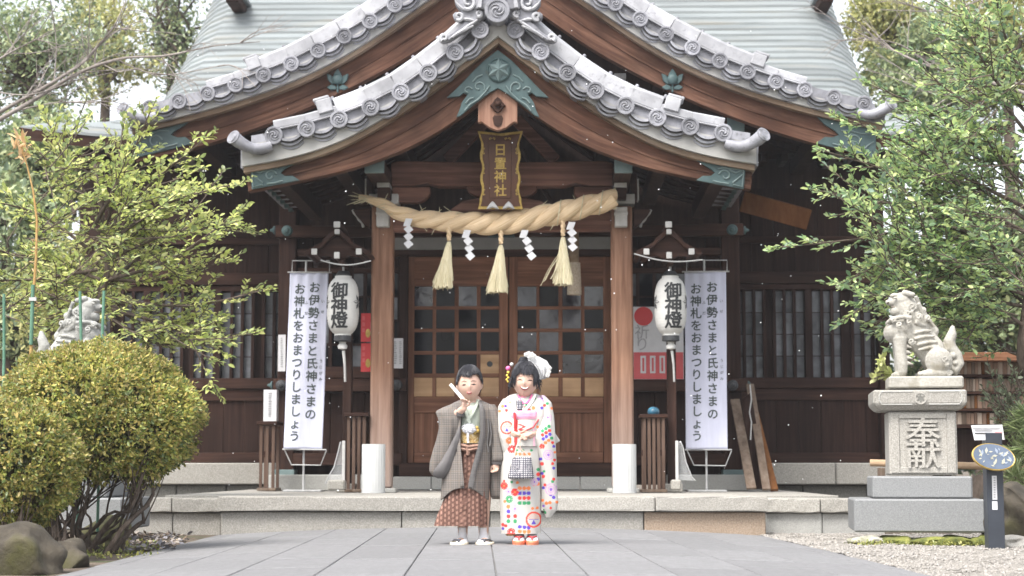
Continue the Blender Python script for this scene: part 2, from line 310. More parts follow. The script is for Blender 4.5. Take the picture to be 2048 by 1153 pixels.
# ------------------------------------------------------------------ lettering
_tc = {}
def glyph(ch, bold=0.0):
    k = (ch, bold)
    if k in _tc: return _tc[k]
    cu = bpy.data.curves.new('lettering', 'FONT'); cu.body = ch; cu.size = 1; cu.offset = bold; cu.resolution_u = 3
    o = bpy.data.objects.new('lettering', cu); COL.objects.link(o)
    me = bpy.data.meshes.new_from_object(o.evaluated_get(bpy.context.evaluated_depsgraph_get()))
    bpy.data.objects.remove(o); bpy.data.curves.remove(cu)
    bm = bmesh.new(); bm.from_mesh(me); bmesh.ops.triangulate(bm, faces=bm.faces)
    bmesh.ops.subdivide_edges(bm, edges=[e for e in bm.edges if e.calc_length() > .12], cuts=2); bmesh.ops.triangulate(bm, faces=bm.faces)
    bm.to_mesh(me); bm.free()
    v = np.array([x.co[:] for x in me.vertices]) if len(me.vertices) else np.zeros((0, 3)); f = [tuple(p.vertices) for p in me.polygons]
    bpy.data.meshes.remove(me)
    if len(v):
        v[:, 0] -= 0.5; v[:, 1] -= 0.38
        if ord(ch) < 256: v[:, 0] -= (v[:, 0].min() + v[:, 0].max()) / 2
    _tc[k] = (v, f); return _tc[k]
_SH = ((0, 0), (1, 0), (-1, 0), (0, 1), (0, -1), (.7, .7), (-.7, -.7))
def shifted(bold):
    return [(dx * bold, dz * bold, -.0003 * i) for i, (dx, dz) in enumerate(_SH if bold else _SH[:1])]
def letters(mb, chars, place, size, bold=0.0, sx=1.0):
    """flat characters facing -Y, one per place; bold thickens the strokes"""
    for ch, (x, y, z) in zip(chars, place):
        v, f = glyph(ch)
        for dx, dz, dy in shifted(bold):
            mb.add([(x + (a + dx) * size * sx, y + dy, z + (b + dz) * size) for a, b, _ in v], f)
    return mb
# ================================================================== ground, path, podium
GZ = -0.085
mb = MB(); mb.add([(-300, -60, GZ), (300, -60, GZ), (300, 400, GZ), (-300, 400, GZ)], [(0, 1, 2, 3)])
kind(mb.build('ground', SOIL), 'structure')
PA = math.atan(-0.0465)
def pc(Y): return 0.31 - 0.0465 * (Y - 7.8)
def pz(u): return -0.013 * u * u
mb = MB(); us = np.linspace(-2.26, 2.26, 25)
for Y in (2.0, 14.62):
    for u in us: mb.v.append((pc(Y) + u, Y, pz(u) - 0.012))
mb.f = [(i, i + 1, i + 26, i + 25) for i in range(24)]
bed = kind(mb.build('stone_path', mk('path_joint_grit', [(.3, (.16, .155, .15)), (.7, (.30, .29, .28))], (40, 40, 40), rough=.95, bump=.4)), 'structure')
SW = 0.42; lens = [0.72, 0.95, 1.2]
slabm = {}
for L_ in lens:
    for w_ in (SW,):
        m2 = MB(); m2.box(-(w_ - .007) / 2, (w_ - .007) / 2, -(L_ - .007) / 2, (L_ - .007) / 2, -.05, 0)
        slabm[L_] = m2.mesh('paving_slab', SLAB, bevel=.003)
rs = random.Random(3)
for c in range(10):
    u = (c - 4.5) * SW
    Y = 3.0 + rs.random() * .8
    while Y < 14.55:
        L_ = rs.choice(lens)
        if Y + L_ > 14.6:
            L_ = min(lens, key=lambda q: abs(q - (14.6 - Y)))
        if Y + L_ > 14.62: Y0 = 14.61 - L_
        else: Y0 = Y
        yc = Y0 + L_ / 2
        if Y0 < Y - .001: break
        M = Matrix.Translation((pc(yc) + u, yc, pz(u) + rs.uniform(-.0012, .0012))) @ Matrix.Rotation(-PA, 4, 'Z') @ Matrix.Rotation(math.atan(0.026 * u), 4, 'Y')
        put('paving_slab', slabm[L_], bed, M); Y += L_
    if Y < 14.5:
        L_ = 14.61 - Y; m2 = MB(); m2.box(-(SW - .007) / 2, (SW - .007) / 2, -(L_ - .007) / 2, (L_ - .007) / 2, -.05, 0)
        yc = Y + L_ / 2
        put('paving_slab', m2.mesh('paving_slab', SLAB, bevel=.003), bed, Matrix.Translation((pc(yc) + u, yc, pz(u))) @ Matrix.Rotation(-PA, 4, 'Z') @ Matrix.Rotation(math.atan(0.026 * u), 4, 'Y'))
for s_ in (-1, 1):                       # narrow edging stones along both sides
    Y = 3.0; u = s_ * 2.178
    while Y < 14.4:
        L_ = rs.uniform(.55, .9); L_ = min(L_, 14.6 - Y); yc = Y + L_ / 2; m2 = MB(); m2.box(-.074, .074, -(L_ - .008) / 2, (L_ - .008) / 2, -.06, 0)
        put('edging_slab', m2.mesh('edging_slab', SLAB, bevel=.006), bed, Matrix.Translation((pc(yc) + u + rs.uniform(-.006, .006), yc, pz(u) + rs.uniform(-.002, .002))) @ Matrix.Rotation(-PA + rs.uniform(-.01, .01), 4, 'Z') @ Matrix.Rotation(math.atan(.026 * u), 4, 'Y')); Y += L_
# gravel on the right: sheet and loose stones
mb = MB(); n = 40; ys = np.linspace(2, 15.0, n)
def gz_(x, y): return GZ + .006 + .008 * math.sin(x * 3.1 + y * 1.7) * math.sin(y * 2.3) + .004 * math.sin(x * 11) * math.sin(y * 9)
cols_ = 26
for Y in ys:
    for k in range(cols_): x = pc(Y) + 2.25 + k * .2; mb.v.append((x, Y, gz_(x, Y) + .012))
mb.f = [(i * cols_ + k, i * cols_ + k + 1, (i + 1) * cols_ + k + 1, (i + 1) * cols_ + k) for i in range(n - 1) for k in range(cols_ - 1)]
kind(mb.build('gravel_ground', GRAVEL, smooth=60), 'structure')
def scatter_stones(name, N, fn, mat, r0, r1, flat=.6, seed=1):
    R = np.random.RandomState(seed); V, F = [], []
    base = np.array([(1, 0, 0), (-1, 0, 0), (0, 1, 0), (0, -1, 0), (0, 0, 1), (0, 0, -1)], float)
    fc = [(0, 2, 4), (2, 1, 4), (1, 3, 4), (3, 0, 4), (2, 0, 5), (1, 2, 5), (3, 1, 5), (0, 3, 5)]
    for i in range(N):
        x, y, z = fn(R); r_ = R.uniform(r0, r1)
        a = R.uniform(0, 6.28); ca, sa = math.cos(a), math.sin(a)
        b = base * np.array([r_ * R.uniform(.7, 1.3), r_ * R.uniform(.7, 1.3), r_ * flat]) + R.uniform(-.25, .25, (6, 3)) * r_
        bx = b[:, 0] * ca - b[:, 1] * sa; by = b[:, 0] * sa + b[:, 1] * ca
        o = len(V); V.extend(zip(bx + x, by + y, b[:, 2] + z)); F.extend([tuple(q + o for q in f) for f in fc])
    me = bpy.data.meshes.new(name); me.from_pydata(V, [], F); me.polygons.foreach_set('use_smooth', [True] * len(F)); me.materials.append(mat)
    return put(name, me)
def gfn(R):
    Y = 7.0 + 8.0 * R.rand() ** .8; x = pc(Y) + 2.24 + 3.2 * R.rand() ** 1.3
    return x, Y, gz_(x, Y) + .012
g = scatter_stones('loose_gravel', 16000, gfn, PEBBLE, .007, .017)
tag(kind(g, 'stuff'), 'loose cream gravel beside the stone path', 'gravel')
LEAFLIT_ = mk('leaf_litter', [(.25, (.16, .11, .07)), (.45, (.28, .25, .22)), (.6, (.40, .40, .44)), (.8, (.55, .47, .34))], (14, 14, 14), rough=.9, bump=.1, mott=.5, mscale=20)
# podium of granite steps
mb = MB(); mb.box(-3.0, 3.1, 15.2, 20.9, -.1, .222); mb.box(-2.2, 2.25, 14.75, 15.19, -.1, .222)
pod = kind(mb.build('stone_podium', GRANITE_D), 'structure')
def stones(xs, y0, y1, z0, z1, mats, bev=.012, jit=.006):
    for i in range(len(xs) - 1):
        m2 = MB(); j = rs.uniform(-jit, jit)
        m2.box(xs[i] + .003, xs[i + 1] - .003, y0 + j, y1, z0, z1 + rs.uniform(-.002, .002))
        me = m2.mesh('step_stone', mats[i % len(mats)])
        bm = bmesh.new(); bm.from_mesh(me)
        bmesh.ops.bevel(bm, geom=bm.edges[:], offset=bev, segments=2, affect='EDGES', profile=.6)
        bmesh.ops.subdivide_edges(bm, edges=[e for e in bm.edges if e.calc_length() > .3], cuts=5, use_grid_fill=True)
        for v in bm.verts: v.co.y += rs.uniform(-.003, .003); v.co.z += rs.uniform(-.0015, .0015)
        bm.to_mesh(me); bm.free(); put('step_stone', me, pod)
XP = lambda px, Y: P(px, 990, Y).x
stones([XP(x, 14.55) for x in (436, 905, 1310, 1536)], 14.52, 14.95, .132, .252, [GRANITE])
stones([XP(x, 14.6) for x in (443, 804, 980, 1287, 1531)], 14.58, 14.76, -.10, .125, [GRANITE, GRANITE, GRANITE, GRANITE_O])
for s_, xs in ((-1, [XP(255, 15.05), XP(345, 15.05), XP(436, 15.05) + .03]), (1, [XP(1536, 15.05) - .03, XP(1640, 15.05), XP(1770, 15.05)])):
    stones(xs, 15.02, 15.5, .110, .228, [GRANITE])
    xs2 = [xs[0], xs[0] + (xs[-1] - xs[0]) * .48, xs[-1]]
    stones(xs2, 15.08, 15.25, -.10, .104, [GRANITE if s_ < 0 else GRANITE_W])
for Yr in np.arange(15.0, 20.3, .9):
    for k in range(7):
        m2 = MB(); x0 = -3.0 + k * .87
        if Yr < 15.4 and (k == 0 or k == 6): continue
        m2.box(x0 + .003, x0 + .867, Yr + (.5 if Yr < 15.1 and k in (0, 6) else 0) + .003, Yr + .897, .20, .240)
        m2.build('floor_slab', GRANITE, pod, bevel=.004)
# ================================================================== the shrine hall
H = thing('shrine_hall', 'dark timber shrine hall with tiled double gable porch and pale copper roof', 'building', (0, 19, .24))
YP, YW, YG1, YG2, YS = 17.8, 19.8, 16.75, 18.85, 21.4
AX1, AX2 = 995.5, 1010.0
def curve(pts, ax, Y):
    xs, zs = [], []; x0 = P(ax, 300, Y).x
    for dx, y in pts:
        p = P(ax + dx, y, Y); xs.append(p.x - x0); zs.append(p.z)
    xs, zs = np.array(xs), np.array(zs)
    X = np.linspace(0, xs[-1] * 1.06, 240)
    Z = np.interp(X, xs, zs)
    e = X > xs[-1]; sl_ = (zs[-1] - zs[-2]) / (xs[-1] - xs[-2]); Z[e] = zs[-1] + sl_ * (X[e] - xs[-1])
    for _ in range(3):
        k = np.ones(15) / 15; Zp = np.concatenate([2 * Z[0] - Z[1:8][::-1], Z, 2 * Z[-1] - Z[-8:-1][::-1]]); Z = np.convolve(Zp, k, 'valid')
    return lambda x: float(np.interp(abs(x), X, Z))
LOW = dict(
    disc=curve([(0, 40), (36, 72), (80, 112), (136.5, 155.5), (192, 193), (253, 223), (317, 246), (379.5, 262.5), (444.5, 275.5), (520, 287)], AX1, YG1),
    band=curve([(0, 80), (40, 111), (82, 141), (147, 188), (190, 217), (235, 245), (305, 282), (365, 304), (428, 320), (499, 332), (520, 335)], AX1, YG1),
    bot=curve([(0, 178), (40, 208), (82, 238), (130, 269), (185, 297), (237, 317), (303, 338), (400, 359), (494, 378), (520, 382)], AX1, YG1))
UPP = dict(
    disc=curve([(0, -135), (120, -50), (235, 29), (281, 58), (329, 84), (380, 111), (431, 135), (482, 154.5), (536, 172.5), (590, 188.5), (643, 202), (696, 214.5), (760, 226)], AX2, YG2),
    band=curve([(0, -95), (100, -30), (190, 30), (265, 82), (341, 126), (415, 160), (493, 189), (570, 212), (644, 231), (747, 254), (770, 258)], AX2, YG2),
    bot=curve([(0, -20), (85, 38), (170, 98), (278, 157), (385, 208), (482, 245), (550, 268), (621, 289), (742, 317), (770, 322)], AX2, YG2))
def slope(fn, x, s_):
    return math.atan2(fn(abs(x) + .02) - fn(abs(x) - .02 if abs(x) > .02 else 0), .04) * s_
def rake(fa, fb, x0, x1, y0, y1, s_, n=26):       # a curved board between two height functions on one side
    mb = MB(); rings = []
    for x in np.linspace(x0, x1, n):
        a, b = fa(x), fb(x); X = s_ * x
        rings.append([(X, y0, a), (X, y1, a), (X, y1, b), (X, y0, b)])
    L = 0; vs_, gr, fs = [], [], []
    for i, r_ in enumerate(rings):
        if i: L += math.dist(r_[0], rings[i - 1][0])
        for k, p in enumerate(r_): vs_.append(p); gr.append((L + s_ * 31, p[2] - rings[i][3][2] + (.3 if k in (1, 2) else 0), 0))
    for i in range(n - 1):
        for k in range(4): k2 = (k + 1) % 4; fs.append((i * 4 + k, i * 4 + k2, i * 4 + 4 + k2, i * 4 + 4 + k))
    fs += [(3, 2, 1, 0), tuple(4 * (n - 1) + k for k in range(4))]
    mb.add(vs_, fs, gr); return mb
# --- shared tile meshes
def disc_mesh(r_, depth):
    mb = MB(); M = Matrix.Rotation(math.pi / 2, 4, 'X')      # local z -> -y
    mb.lathe([(r_ * .86, -depth), (r_ * .86, -.06), (r_, -.055), (r_, -.006), (r_ * .95, 0), (r_ * .76, 0), (r_ * .73, -.012), (r_ * .05, -.012)], M, 24)
    for k in range(3):
        pts, rr = [], []
        for j in range(9):
            t = j / 8; a = 2.09 * k + t * 3.6; q = r_ * (.10 + .52 * t ** .8)
            pts.append((q * math.cos(a), .009, q * math.sin(a))); rr.append(r_ * (.125 * (1 - t) ** .7 + .018))
        mb.tube(pts, rr, 6)
    return mb.mesh('round_end_tile', TILE, smooth=35)
def pan_mesh(w_, depth, sag):
    mb = MB(); n = 9
    for off, th, fr in ((0, .026, 0), (-.042, .022, .03), (-.078, .018, .055)):
        rings = []
        for i in range(n):
            t = i / (n - 1) * 2 - 1; x = t * w_ / 2; z = -sag * (1 - t * t) + off
            rings.append([(x, fr, z), (x, depth, z), (x, depth, z - th), (x, fr, z - th)])
        mb.loft(rings)
    return mb.mesh('verge_pan_tile', TILE, smooth=40)
def cap_mesh(L_, h_, d_):
    mb = MB(); prof = [(0, 0), (0, h_ * .78), (.02, h_ * .93), (.06, h_), (d_ - .06, h_), (d_, h_ * .8), (d_, 0)]
    mb.loft([[(x, y, z) for y, z in prof] for x in (-L_ / 2, L_ / 2)])
    mb.loft([[(x, y, z) for y, z in ((-.012, -.02), (-.012, -.004), (d_, -.004), (d_, -.02))] for x in (-L_ / 2, L_ / 2)])
    return mb.mesh('verge_cap_tile', TILE2, bevel=.004)
def arcpts(fn, x0, step, xmax):
    x = x0; out = [x]
    while True:
        l = 0
        while l < step:
            l += math.hypot(.004, fn(x + .004) - fn(x)); x += .004
        if x > xmax: return out
        out.append(x)
DISC = disc_mesh(.088, .42); BIGDISC = disc_mesh(.122, .35); PAN = pan_mesh(.215, .4, .04); CAPM = cap_mesh(.314, .165, .30); CAPS = cap_mesh(.314, .09, .28)
NUB = MB().lathe([(.018, 0), (.018, .03), (.012, .038)], n=10).mesh('cap_knob', TILE, smooth=40)
def tile_roof(name, C, Yf, ax, xstart, xend, xcapend, yback, slabmat, nraf, ybraf):
    fd, fb, fo = C['disc'], C['band'], C['bot']
    # roof body
    mb = MB()
    for s_ in (-1, 1):
        q = rake(lambda x: fd(x) + .16, lambda x: fb(x) + .09, 0.0, xend, Yf + .34, yback, s_, 30); mb.add(q.v, q.f)
    roof = mb.build(name, slabmat, H)
    for s_ in (-1, 1):
        rake(lambda x: fd(x) - .03, lambda x: fb(x), 0.0, xend, Yf - .16, Yf + .40, s_).build('verge_band', BAND, roof)
        rake(lambda x: fb(x) - .002, lambda x: fb(x) - .055, 0.0, xend - .01, Yf - .10, Yf + .36, s_).build('verge_board', W_VERGE, roof)
        rake(lambda x: fb(x) - .057, lambda x: fo(x) + .05, 0.0, xend - .03, Yf, Yf + .11, s_).build('bargeboard', W_HAFU, roof)
        rake(lambda x: fo(x) + .048, lambda x: fo(x), 0.0, xend - .04, Yf - .02, Yf + .12, s_).build('bargeboard_lip', W_HAFU, roof)
        rake(lambda x: (fb(x) - .057) * .52 + fo(x) * .48 + .012, lambda x: (fb(x) - .057) * .52 + fo(x) * .48 - .008, 0.05, xend - .05, Yf - .012, Yf + .02, s_).build('bargeboard_bead', W_HAFU, roof)
        rake(lambda x: fd(x) + .086, lambda x: fd(x) - .032, 0.0, xend - .25, Yf - .10, Yf + .38, s_).build('verge_bed', TILE, roof)
        # tiles along the verge
        xs = arcpts(fd, xstart, .322, xend - .22)
        for i, x in enumerate(xs):
            a = rs.uniform(0, 6.28)
            put('round_end_tile', DISC, roof, Matrix.Translation((s_ * x, Yf - .24 + rs.uniform(-.008, .008), fd(x))) @ Matrix.Rotation(rs.uniform(-.05, .05), 4, 'X') @ Matrix.Rotation(a, 4, 'Y'))
            xn = xs[i + 1] if i + 1 < len(xs) else x + .28
            xm = (x + xn) / 2
            put('verge_pan_tile', PAN, roof, Matrix.Translation((s_ * xm, Yf - .225, fd(xm) - .022)) @ Matrix.Rotation(-slope(fd, xm, s_), 4, 'Y'))
            if x < xcapend + .5 and i + 1 < len(xs):
                big = x < xcapend
                sl_ = slope(fd, xm, s_); nrm = Vector((-math.sin(sl_), 0, math.cos(sl_)))
                pos = Vector((s_ * xm, Yf - .13, fd(xm))) + nrm * .088
                put('verge_cap_tile', CAPM if big else CAPS, roof, Matrix.Translation(pos) @ Matrix.Rotation(-sl_ + rs.uniform(-.012, .012), 4, 'Y'))
                if big:
                    xj = x * .5 + xm * .5
                    put('cap_knob', NUB, roof, Matrix.Translation(Vector((s_ * xn, Yf + .0, fd(xn))) + nrm * .25) @ Matrix.Rotation(-sl_, 4, 'Y'))
        # block that ends the tall cap row
        xb = xcapend + .12; sl_ = slope(fd, xb, s_); nrm = Vector((-math.sin(sl_), 0, math.cos(sl_)))
        m2 = MB(); m2.box(-.07, .08, -.035, .24, -.05, .085); m2.box(-.06, .10, -.02, .22, .085, .115)
        m2.build('cap_end_block', TILE2, roof, bevel=.008, M=Matrix.Translation(Vector((s_ * xb, Yf - .12, fd(xb))) + nrm * .17) @ Matrix.Rotation(-sl_, 4, 'Y') @ Matrix.Scale(s_, 4, (1, 0, 0)))
        # corner tile sweeping outward and up
        xe = xend - .19
        pts = [Vector((s_ * (xe - .10 + .34 * t), Yf - .2 - .1 * t, fd(xe) - .075 - .05 * math.sin(math.pi * t) + .06 * t * t)) for t in np.linspace(0, 1, 9)]
        m2 = MB(); m2.tube(pts, [.050 + .016 * t * t for t in np.linspace(0, 1, 9)], 14)
        m2.build('corner_horn_tile', TILE, roof, smooth=40)
        d = (pts[-1] - pts[-2]).normalized(); d = (d * .8 + Vector((0, -.75, 0))).normalized()
        put('round_end_tile', DISC, roof, Matrix.Translation(pts[-1] + d * .02) @ d.to_track_quat('-Y', 'Z').to_matrix().to_4x4() @ Matrix.Diagonal((.82, .25, .82, 1)))
        # eave row facing sideways
        for k, yy in enumerate(np.arange(Yf + .35, yback - .1, .32)):
            put('eave_round_tile', DISC, roof, Matrix.Translation((s_ * (xend + .07), yy, fd(xend) - .0)) @ Matrix.Rotation(s_ * math.pi / 2, 4, 'Z'))
        m2 = MB(); m2.box(min(s_ * (xend - .25), s_ * (xend + .03)), max(s_ * (xend - .25), s_ * (xend + .03)), Yf - .05, yback, fb(xend) - .0, fd(xend) - .04); m2.build('eave_edge', TILE, roof)
        # rafters under the eaves with copper tips
        for k in range(nraf):
            yy = Yf + .30 + (ybraf - Yf - .3) * k / (nraf - 1)
            r_ = rake(lambda x: fb(x) + .06, lambda x: fb(x) - .035, .25, xend - .06, yy, yy + .075, s_, 12)
            r_.build('rafter', W_BLK, roof)
            m2 = MB(); xx = xend - .05; m2.mbox(Matrix.Translation((s_ * xx, yy + .037, fb(xx) + .012)) @ Matrix.Rotation(-slope(fb, xx, s_), 4, 'Y'), .05, .085, .11)
            m2.build('rafter_tip', PATINA, roof)
        for k in range(3):     # purlins in the soffit, along the depth
            xx = xend * (.42 + .22 * k)
            m2 = MB(); m2.box(s_ * xx - .07, s_ * xx + .07, Yf + .12, ybraf, fb(xx) - .20, fb(xx) - .03); m2.build('purlin', W_BLK, roof)
    return roof
XE1 = P(AX1 + 512, 330, YG1).x - P(AX1, 330, YG1).x
XE2 = P(AX2 + 752, 250, YG2).x - P(AX2, 250, YG2).x
R1 = tile_roof('porch_roof', LOW, YG1, AX1, .172, XE1, P(AX1 + 310, 250, YG1).x - P(AX1, 250, YG1).x, 19.4, TILE, 9, 19.3)
R2 = tile_roof('gable_roof', UPP, YG2, AX2, .15, XE2, P(AX2 + 470, 150, YG2).x - P(AX2, 150, YG2).x, 24.0, TILE, 12, 23.0)
# gable infill behind the upper bargeboards and above the porch
mb = MB()
xs = np.linspace(-2.55, 2.55, 40)
mb.prism([(x, UPP['band'](x) - .02) for x in xs] + [(2.55, 3.4), (-2.55, 3.4)], 19.99, 20.04)
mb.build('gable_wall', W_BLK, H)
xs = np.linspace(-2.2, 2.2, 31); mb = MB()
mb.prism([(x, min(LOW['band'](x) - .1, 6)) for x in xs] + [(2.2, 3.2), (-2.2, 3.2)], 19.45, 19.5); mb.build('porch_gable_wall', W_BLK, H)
# ---- apex demon tile
def px_(poly, Y): return [(P(x, y, Y).x, P(x, y, Y).z) for x, y in poly]
def mirror(poly, ax): return poly + [(2 * ax - x, y) for x, y in reversed(poly)]
Yo = YG1 - .28
orn = MB()
right = [(995.5, -48), (1030, -40), (1050, -30), (1070, -22), (1082, -4), (1081, 8), (1074, 18), (1066, 26), (1080, 24), (1086, 30), (1083, 38), (1072, 43), (1060, 42), (1072, 52), (1085, 66), (1096, 72), (1104, 66), (1112, 70), (1114, 80), (1106, 85), (1092, 82), (1062, 62), (1032, 42), (1012, 28), (995.5, 16)]
orn.pprism(mirror(right, AX1), Yo, .10)
orn_o = orn.build('ridge_end_ornament', TILE, H, bevel=.006)
m2 = MB(); m2.pprism(mirror([(995.5, -46), (1038, -46), (1040, 18), (1008, 19), (995.5, 17)], AX1), Yo - .05, .05); m2.build('crest_panel', TILE, orn_o, bevel=.006)
m2 = MB()
star = []
for k in range(12):
    a = math.pi / 6 * k - math.pi / 2; q = 21 if k % 2 == 0 else 11
    star.append((AX1 + q * math.cos(a), -14 + q * math.sin(a)))
m2.pprism(star, Yo - .085, .034); m2.build('star_crest', TILE2, orn_o, bevel=.004)
for s_ in (-1, 1):
    m2 = MB(); m2.pprism([(AX1 + s_ * x, y) for x, y in ((27, -40), (33, -40), (41, 15), (33, 15))], Yo - .075, .024); m2.build('crest_border', TILE2, orn_o)
    for cx, cy, rr, turn in ((59, 5, 15, 1), (78, 33, 9, 1), (107, 76, 8, -1), (38, 28, 7, 1)):
        pts = []
        for j in range(18):
            t = j / 17; a = turn * t * 7.5 + 1.0; q = rr * (1 - .78 * t)
            p = P(AX1 + s_ * (cx + q * math.cos(a)), cy + q * math.sin(a), Yo - .012); pts.append(p)
        m2 = MB(); m2.tube(pts, [.022 - .011 * j / 17 for j in range(18)], 7); m2.build('cloud_scroll', TILE2, orn_o, smooth=50)
    for a_, b_, c_ in (((44, 44), (62, 36), (80, 40)), ((48, 52), (75, 62), (100, 80)), ((62, 22), (78, 16), (86, 0)), ((40, 40), (70, 60), (90, 76))):
        pts = []
        for j in range(9):
            t = j / 8; x = (1 - t) ** 2 * a_[0] + 2 * t * (1 - t) * b_[0] + t * t * c_[0]; y = (1 - t) ** 2 * a_[1] + 2 * t * (1 - t) * b_[1] + t * t * c_[1]
            pts.append(P(AX1 + s_ * x, y, Yo - .008))
        m2 = MB(); m2.tube(pts, [.006 + .012 * math.sin(math.pi * min(1, j / 8 + .1)) for j in range(9)], 6); m2.build('flame_scroll', TILE2, orn_o, smooth=50)
p = P(995.5, 26, Yo); put('round_end_tile', BIGDISC, R1, Matrix.Translation((0, Yo - .1, p.z)) @ Matrix.Rotation(.6, 4, 'Y'))
# ---- copper fittings
def fitting(poly, scrolls, Y, parent, name='copper_fitting', star_at=None):
    m2 = MB(); m2.pprism(poly, Y, .03); f = m2.build(name, PATINA, parent, bevel=.004)
    for pts in scrolls:
        m2 = MB(); m2.tube([P(x, y, Y - .004) for x, y in pts], .0095, 6); m2.build('scroll_relief', PATINA_L, f, smooth=50)
    return f
def spiral(cx, cy, r_, t0, turns, s_=1, n=16):
    return [(cx + s_ * r_ * (1 - .75 * j / (n - 1)) * math.cos(t0 + turns * j / (n - 1)), cy + r_ * (1 - .75 * j / (n - 1)) * math.sin(t0 + turns * j / (n - 1))) for j in range(n)]
Yc = YG1 - .05
half = [(995.5, 100), (1022, 120), (1050, 148), (1075, 174), (1098, 196), (1072, 193), (1064, 186), (1056, 190), (1064, 200), (1068, 206), (1072, 220), (1079, 235), (1070, 232), (1040, 207), (1012, 186), (995.5, 177)]
poly = half + [(2 * AX1 - x, y) for x, y in reversed(half[1:-1])]
sc = []
for s_ in (-1, 1):
    X = lambda d: AX1 + s_ * d
    sc += [spiral(X(38), 175, 13, 2.6, 5.6, s_), spiral(X(60), 182, 9, 3.5, 4.5, s_), [(X(16), 172), (X(26), 186), (X(40), 200), (X(56), 210), (X(66), 222)], [(X(30), 150), (X(42), 155), (X(50), 164)], [(X(48), 196), (X(56), 198), (X(64), 207)]]
f = fitting(poly, sc, Yc, R1, 'apex_copper_fitting')
m2 = MB(); c = P(AX1 + 2, 141, Yc)
m2.lathe([(.118, 0), (.118, .02), (.105, .03), (.10, .02), (.02, .02)], Matrix.Translation((c.x, Yc + .005, c.z)) @ Matrix.Rotation(math.pi / 2, 4, 'X'), 24); m2.build('crest_disc', PATINA, f, smooth=30)
m2 = MB(); vs_ = [(c.x, Yc - .065, c.z)]; 
for k in range(12):
    a = math.pi / 6 * k + math.pi / 2; q = .118 if k % 2 == 0 else .062
    vs_.append((c.x + q * math.cos(a), Yc - .022, c.z + q * math.sin(a)))
m2.add(vs_, [(0, 1 + k, 1 + (k + 1) % 12) for k in range(12)]); m2.build('star_crest', PATINA_L, f)
for s_ in (-1, 1):                      # ends of the lower and upper bargeboards
    X = lambda d: AX1 + s_ * d
    fitting([(X(496), 335), (X(450), 329), (X(394), 318), (X(412), 330), (X(428), 340), (X(434), 346), (X(426), 352), (X(410), 352), (X(396), 361), (X(492), 379)],
            [spiral(X(455), 352, 13, 3.4, 6, s_), [(X(470), 366), (X(480), 358), (X(490), 350)], [(X(430), 362), (X(445), 366), (X(462), 368)], [(X(462), 340), (X(476), 346), (X(488), 342)], [(X(440), 338), (X(452), 336), (X(470), 338), (X(492), 342), (X(489), 374), (X(470), 370)]], Yc, R1)
    X2 = lambda d: AX2 + s_ * d
    fitting([(X2(742), 258), (X2(690), 248), (X2(624), 234), (X2(640), 250), (X2(660), 262), (X2(668), 270), (X2(655), 275), (X2(640), 274), (X2(622), 287), (X2(742), 317)],
            [spiral(X2(700), 284, 15, 3.4, 6, s_), [(X2(715), 302), (X2(725), 292), (X2(738), 284)], [(X2(655), 288), (X2(675), 293), (X2(695), 303)], [(X2(672), 262), (X2(690), 262), (X2(712), 268), (X2(738), 268)]], YG2 - .05, R2)
    # lotus fitting
    cx, cy = AX2 + s_ * 335, 161; Yl = YG2 - .045
    m2 = MB()
    def petal(pts): m2.pprism([(cx + x, cy + y) for x, y in pts], Yl, .03)
    petal([(0, -24), (7, -14), (10, -4), (5, 6), (-5, 6), (-10, -4), (-7, -14)])
    petal([(-22, -14), (-12, -10), (-8, 0), (-4, 7), (-12, 7), (-19, 0)]); petal([(22, -14), (12, -10), (8, 0), (4, 7), (12, 7), (19, 0)])
    petal([(-2, 8), (2, 8), (2, 24), (-2, 24)])
    petal([(-22, 14), (-12, 8), (-3, 12), (-3, 18), (-14, 19)]); petal([(22, 14), (12, 8), (3, 12), (3, 18), (14, 19)])
    m2.build('lotus_fitting', PATINA, R2, bevel=.006)
    m2 = MB(); c = P(cx, cy - 2, Yl); m2.ball((c.x, Yl - .005, c.z), (.062, .03, .06)); m2.build('lotus_bud', PATINA, R2, smooth=60)
# ---- hanging carved board under the apex
Yg = YG1 - .02
half = [(995.5, 172), (1018, 190), (1035, 206), (1035, 246), (1028, 244), (1020, 250), (1010, 257), (995.5, 261)]
g_ = MB().pprism(mirror(half, AX1), Yg + .02, .09).build('gable_pendant', W_GEG, R1, bevel=.006)
m2 = MB(); half = [(995.5, 194), (1003, 200), (1006, 206), (1012, 211), (1006, 216), (1003, 222), (995.5, 225)]; m2.pprism(mirror(half, AX1), Yg - .02, .045); m2.build('pendant_flower', W_X, R1, bevel=.008)
m2 = MB(); half = [(995.5, 232), (1003, 231), (1006, 236), (1003, 250), (995.5, 254)]; m2.pprism(mirror(half, AX1), Yg + .008, .02); m2.build('pendant_inset', W_X, R1, bevel=.004)
c = P(996, 210, Yg); m2 = MB(); m2.ball((c.x, Yg - .03, c.z), .03); m2.build('pendant_boss', W_X, R1, smooth=60)
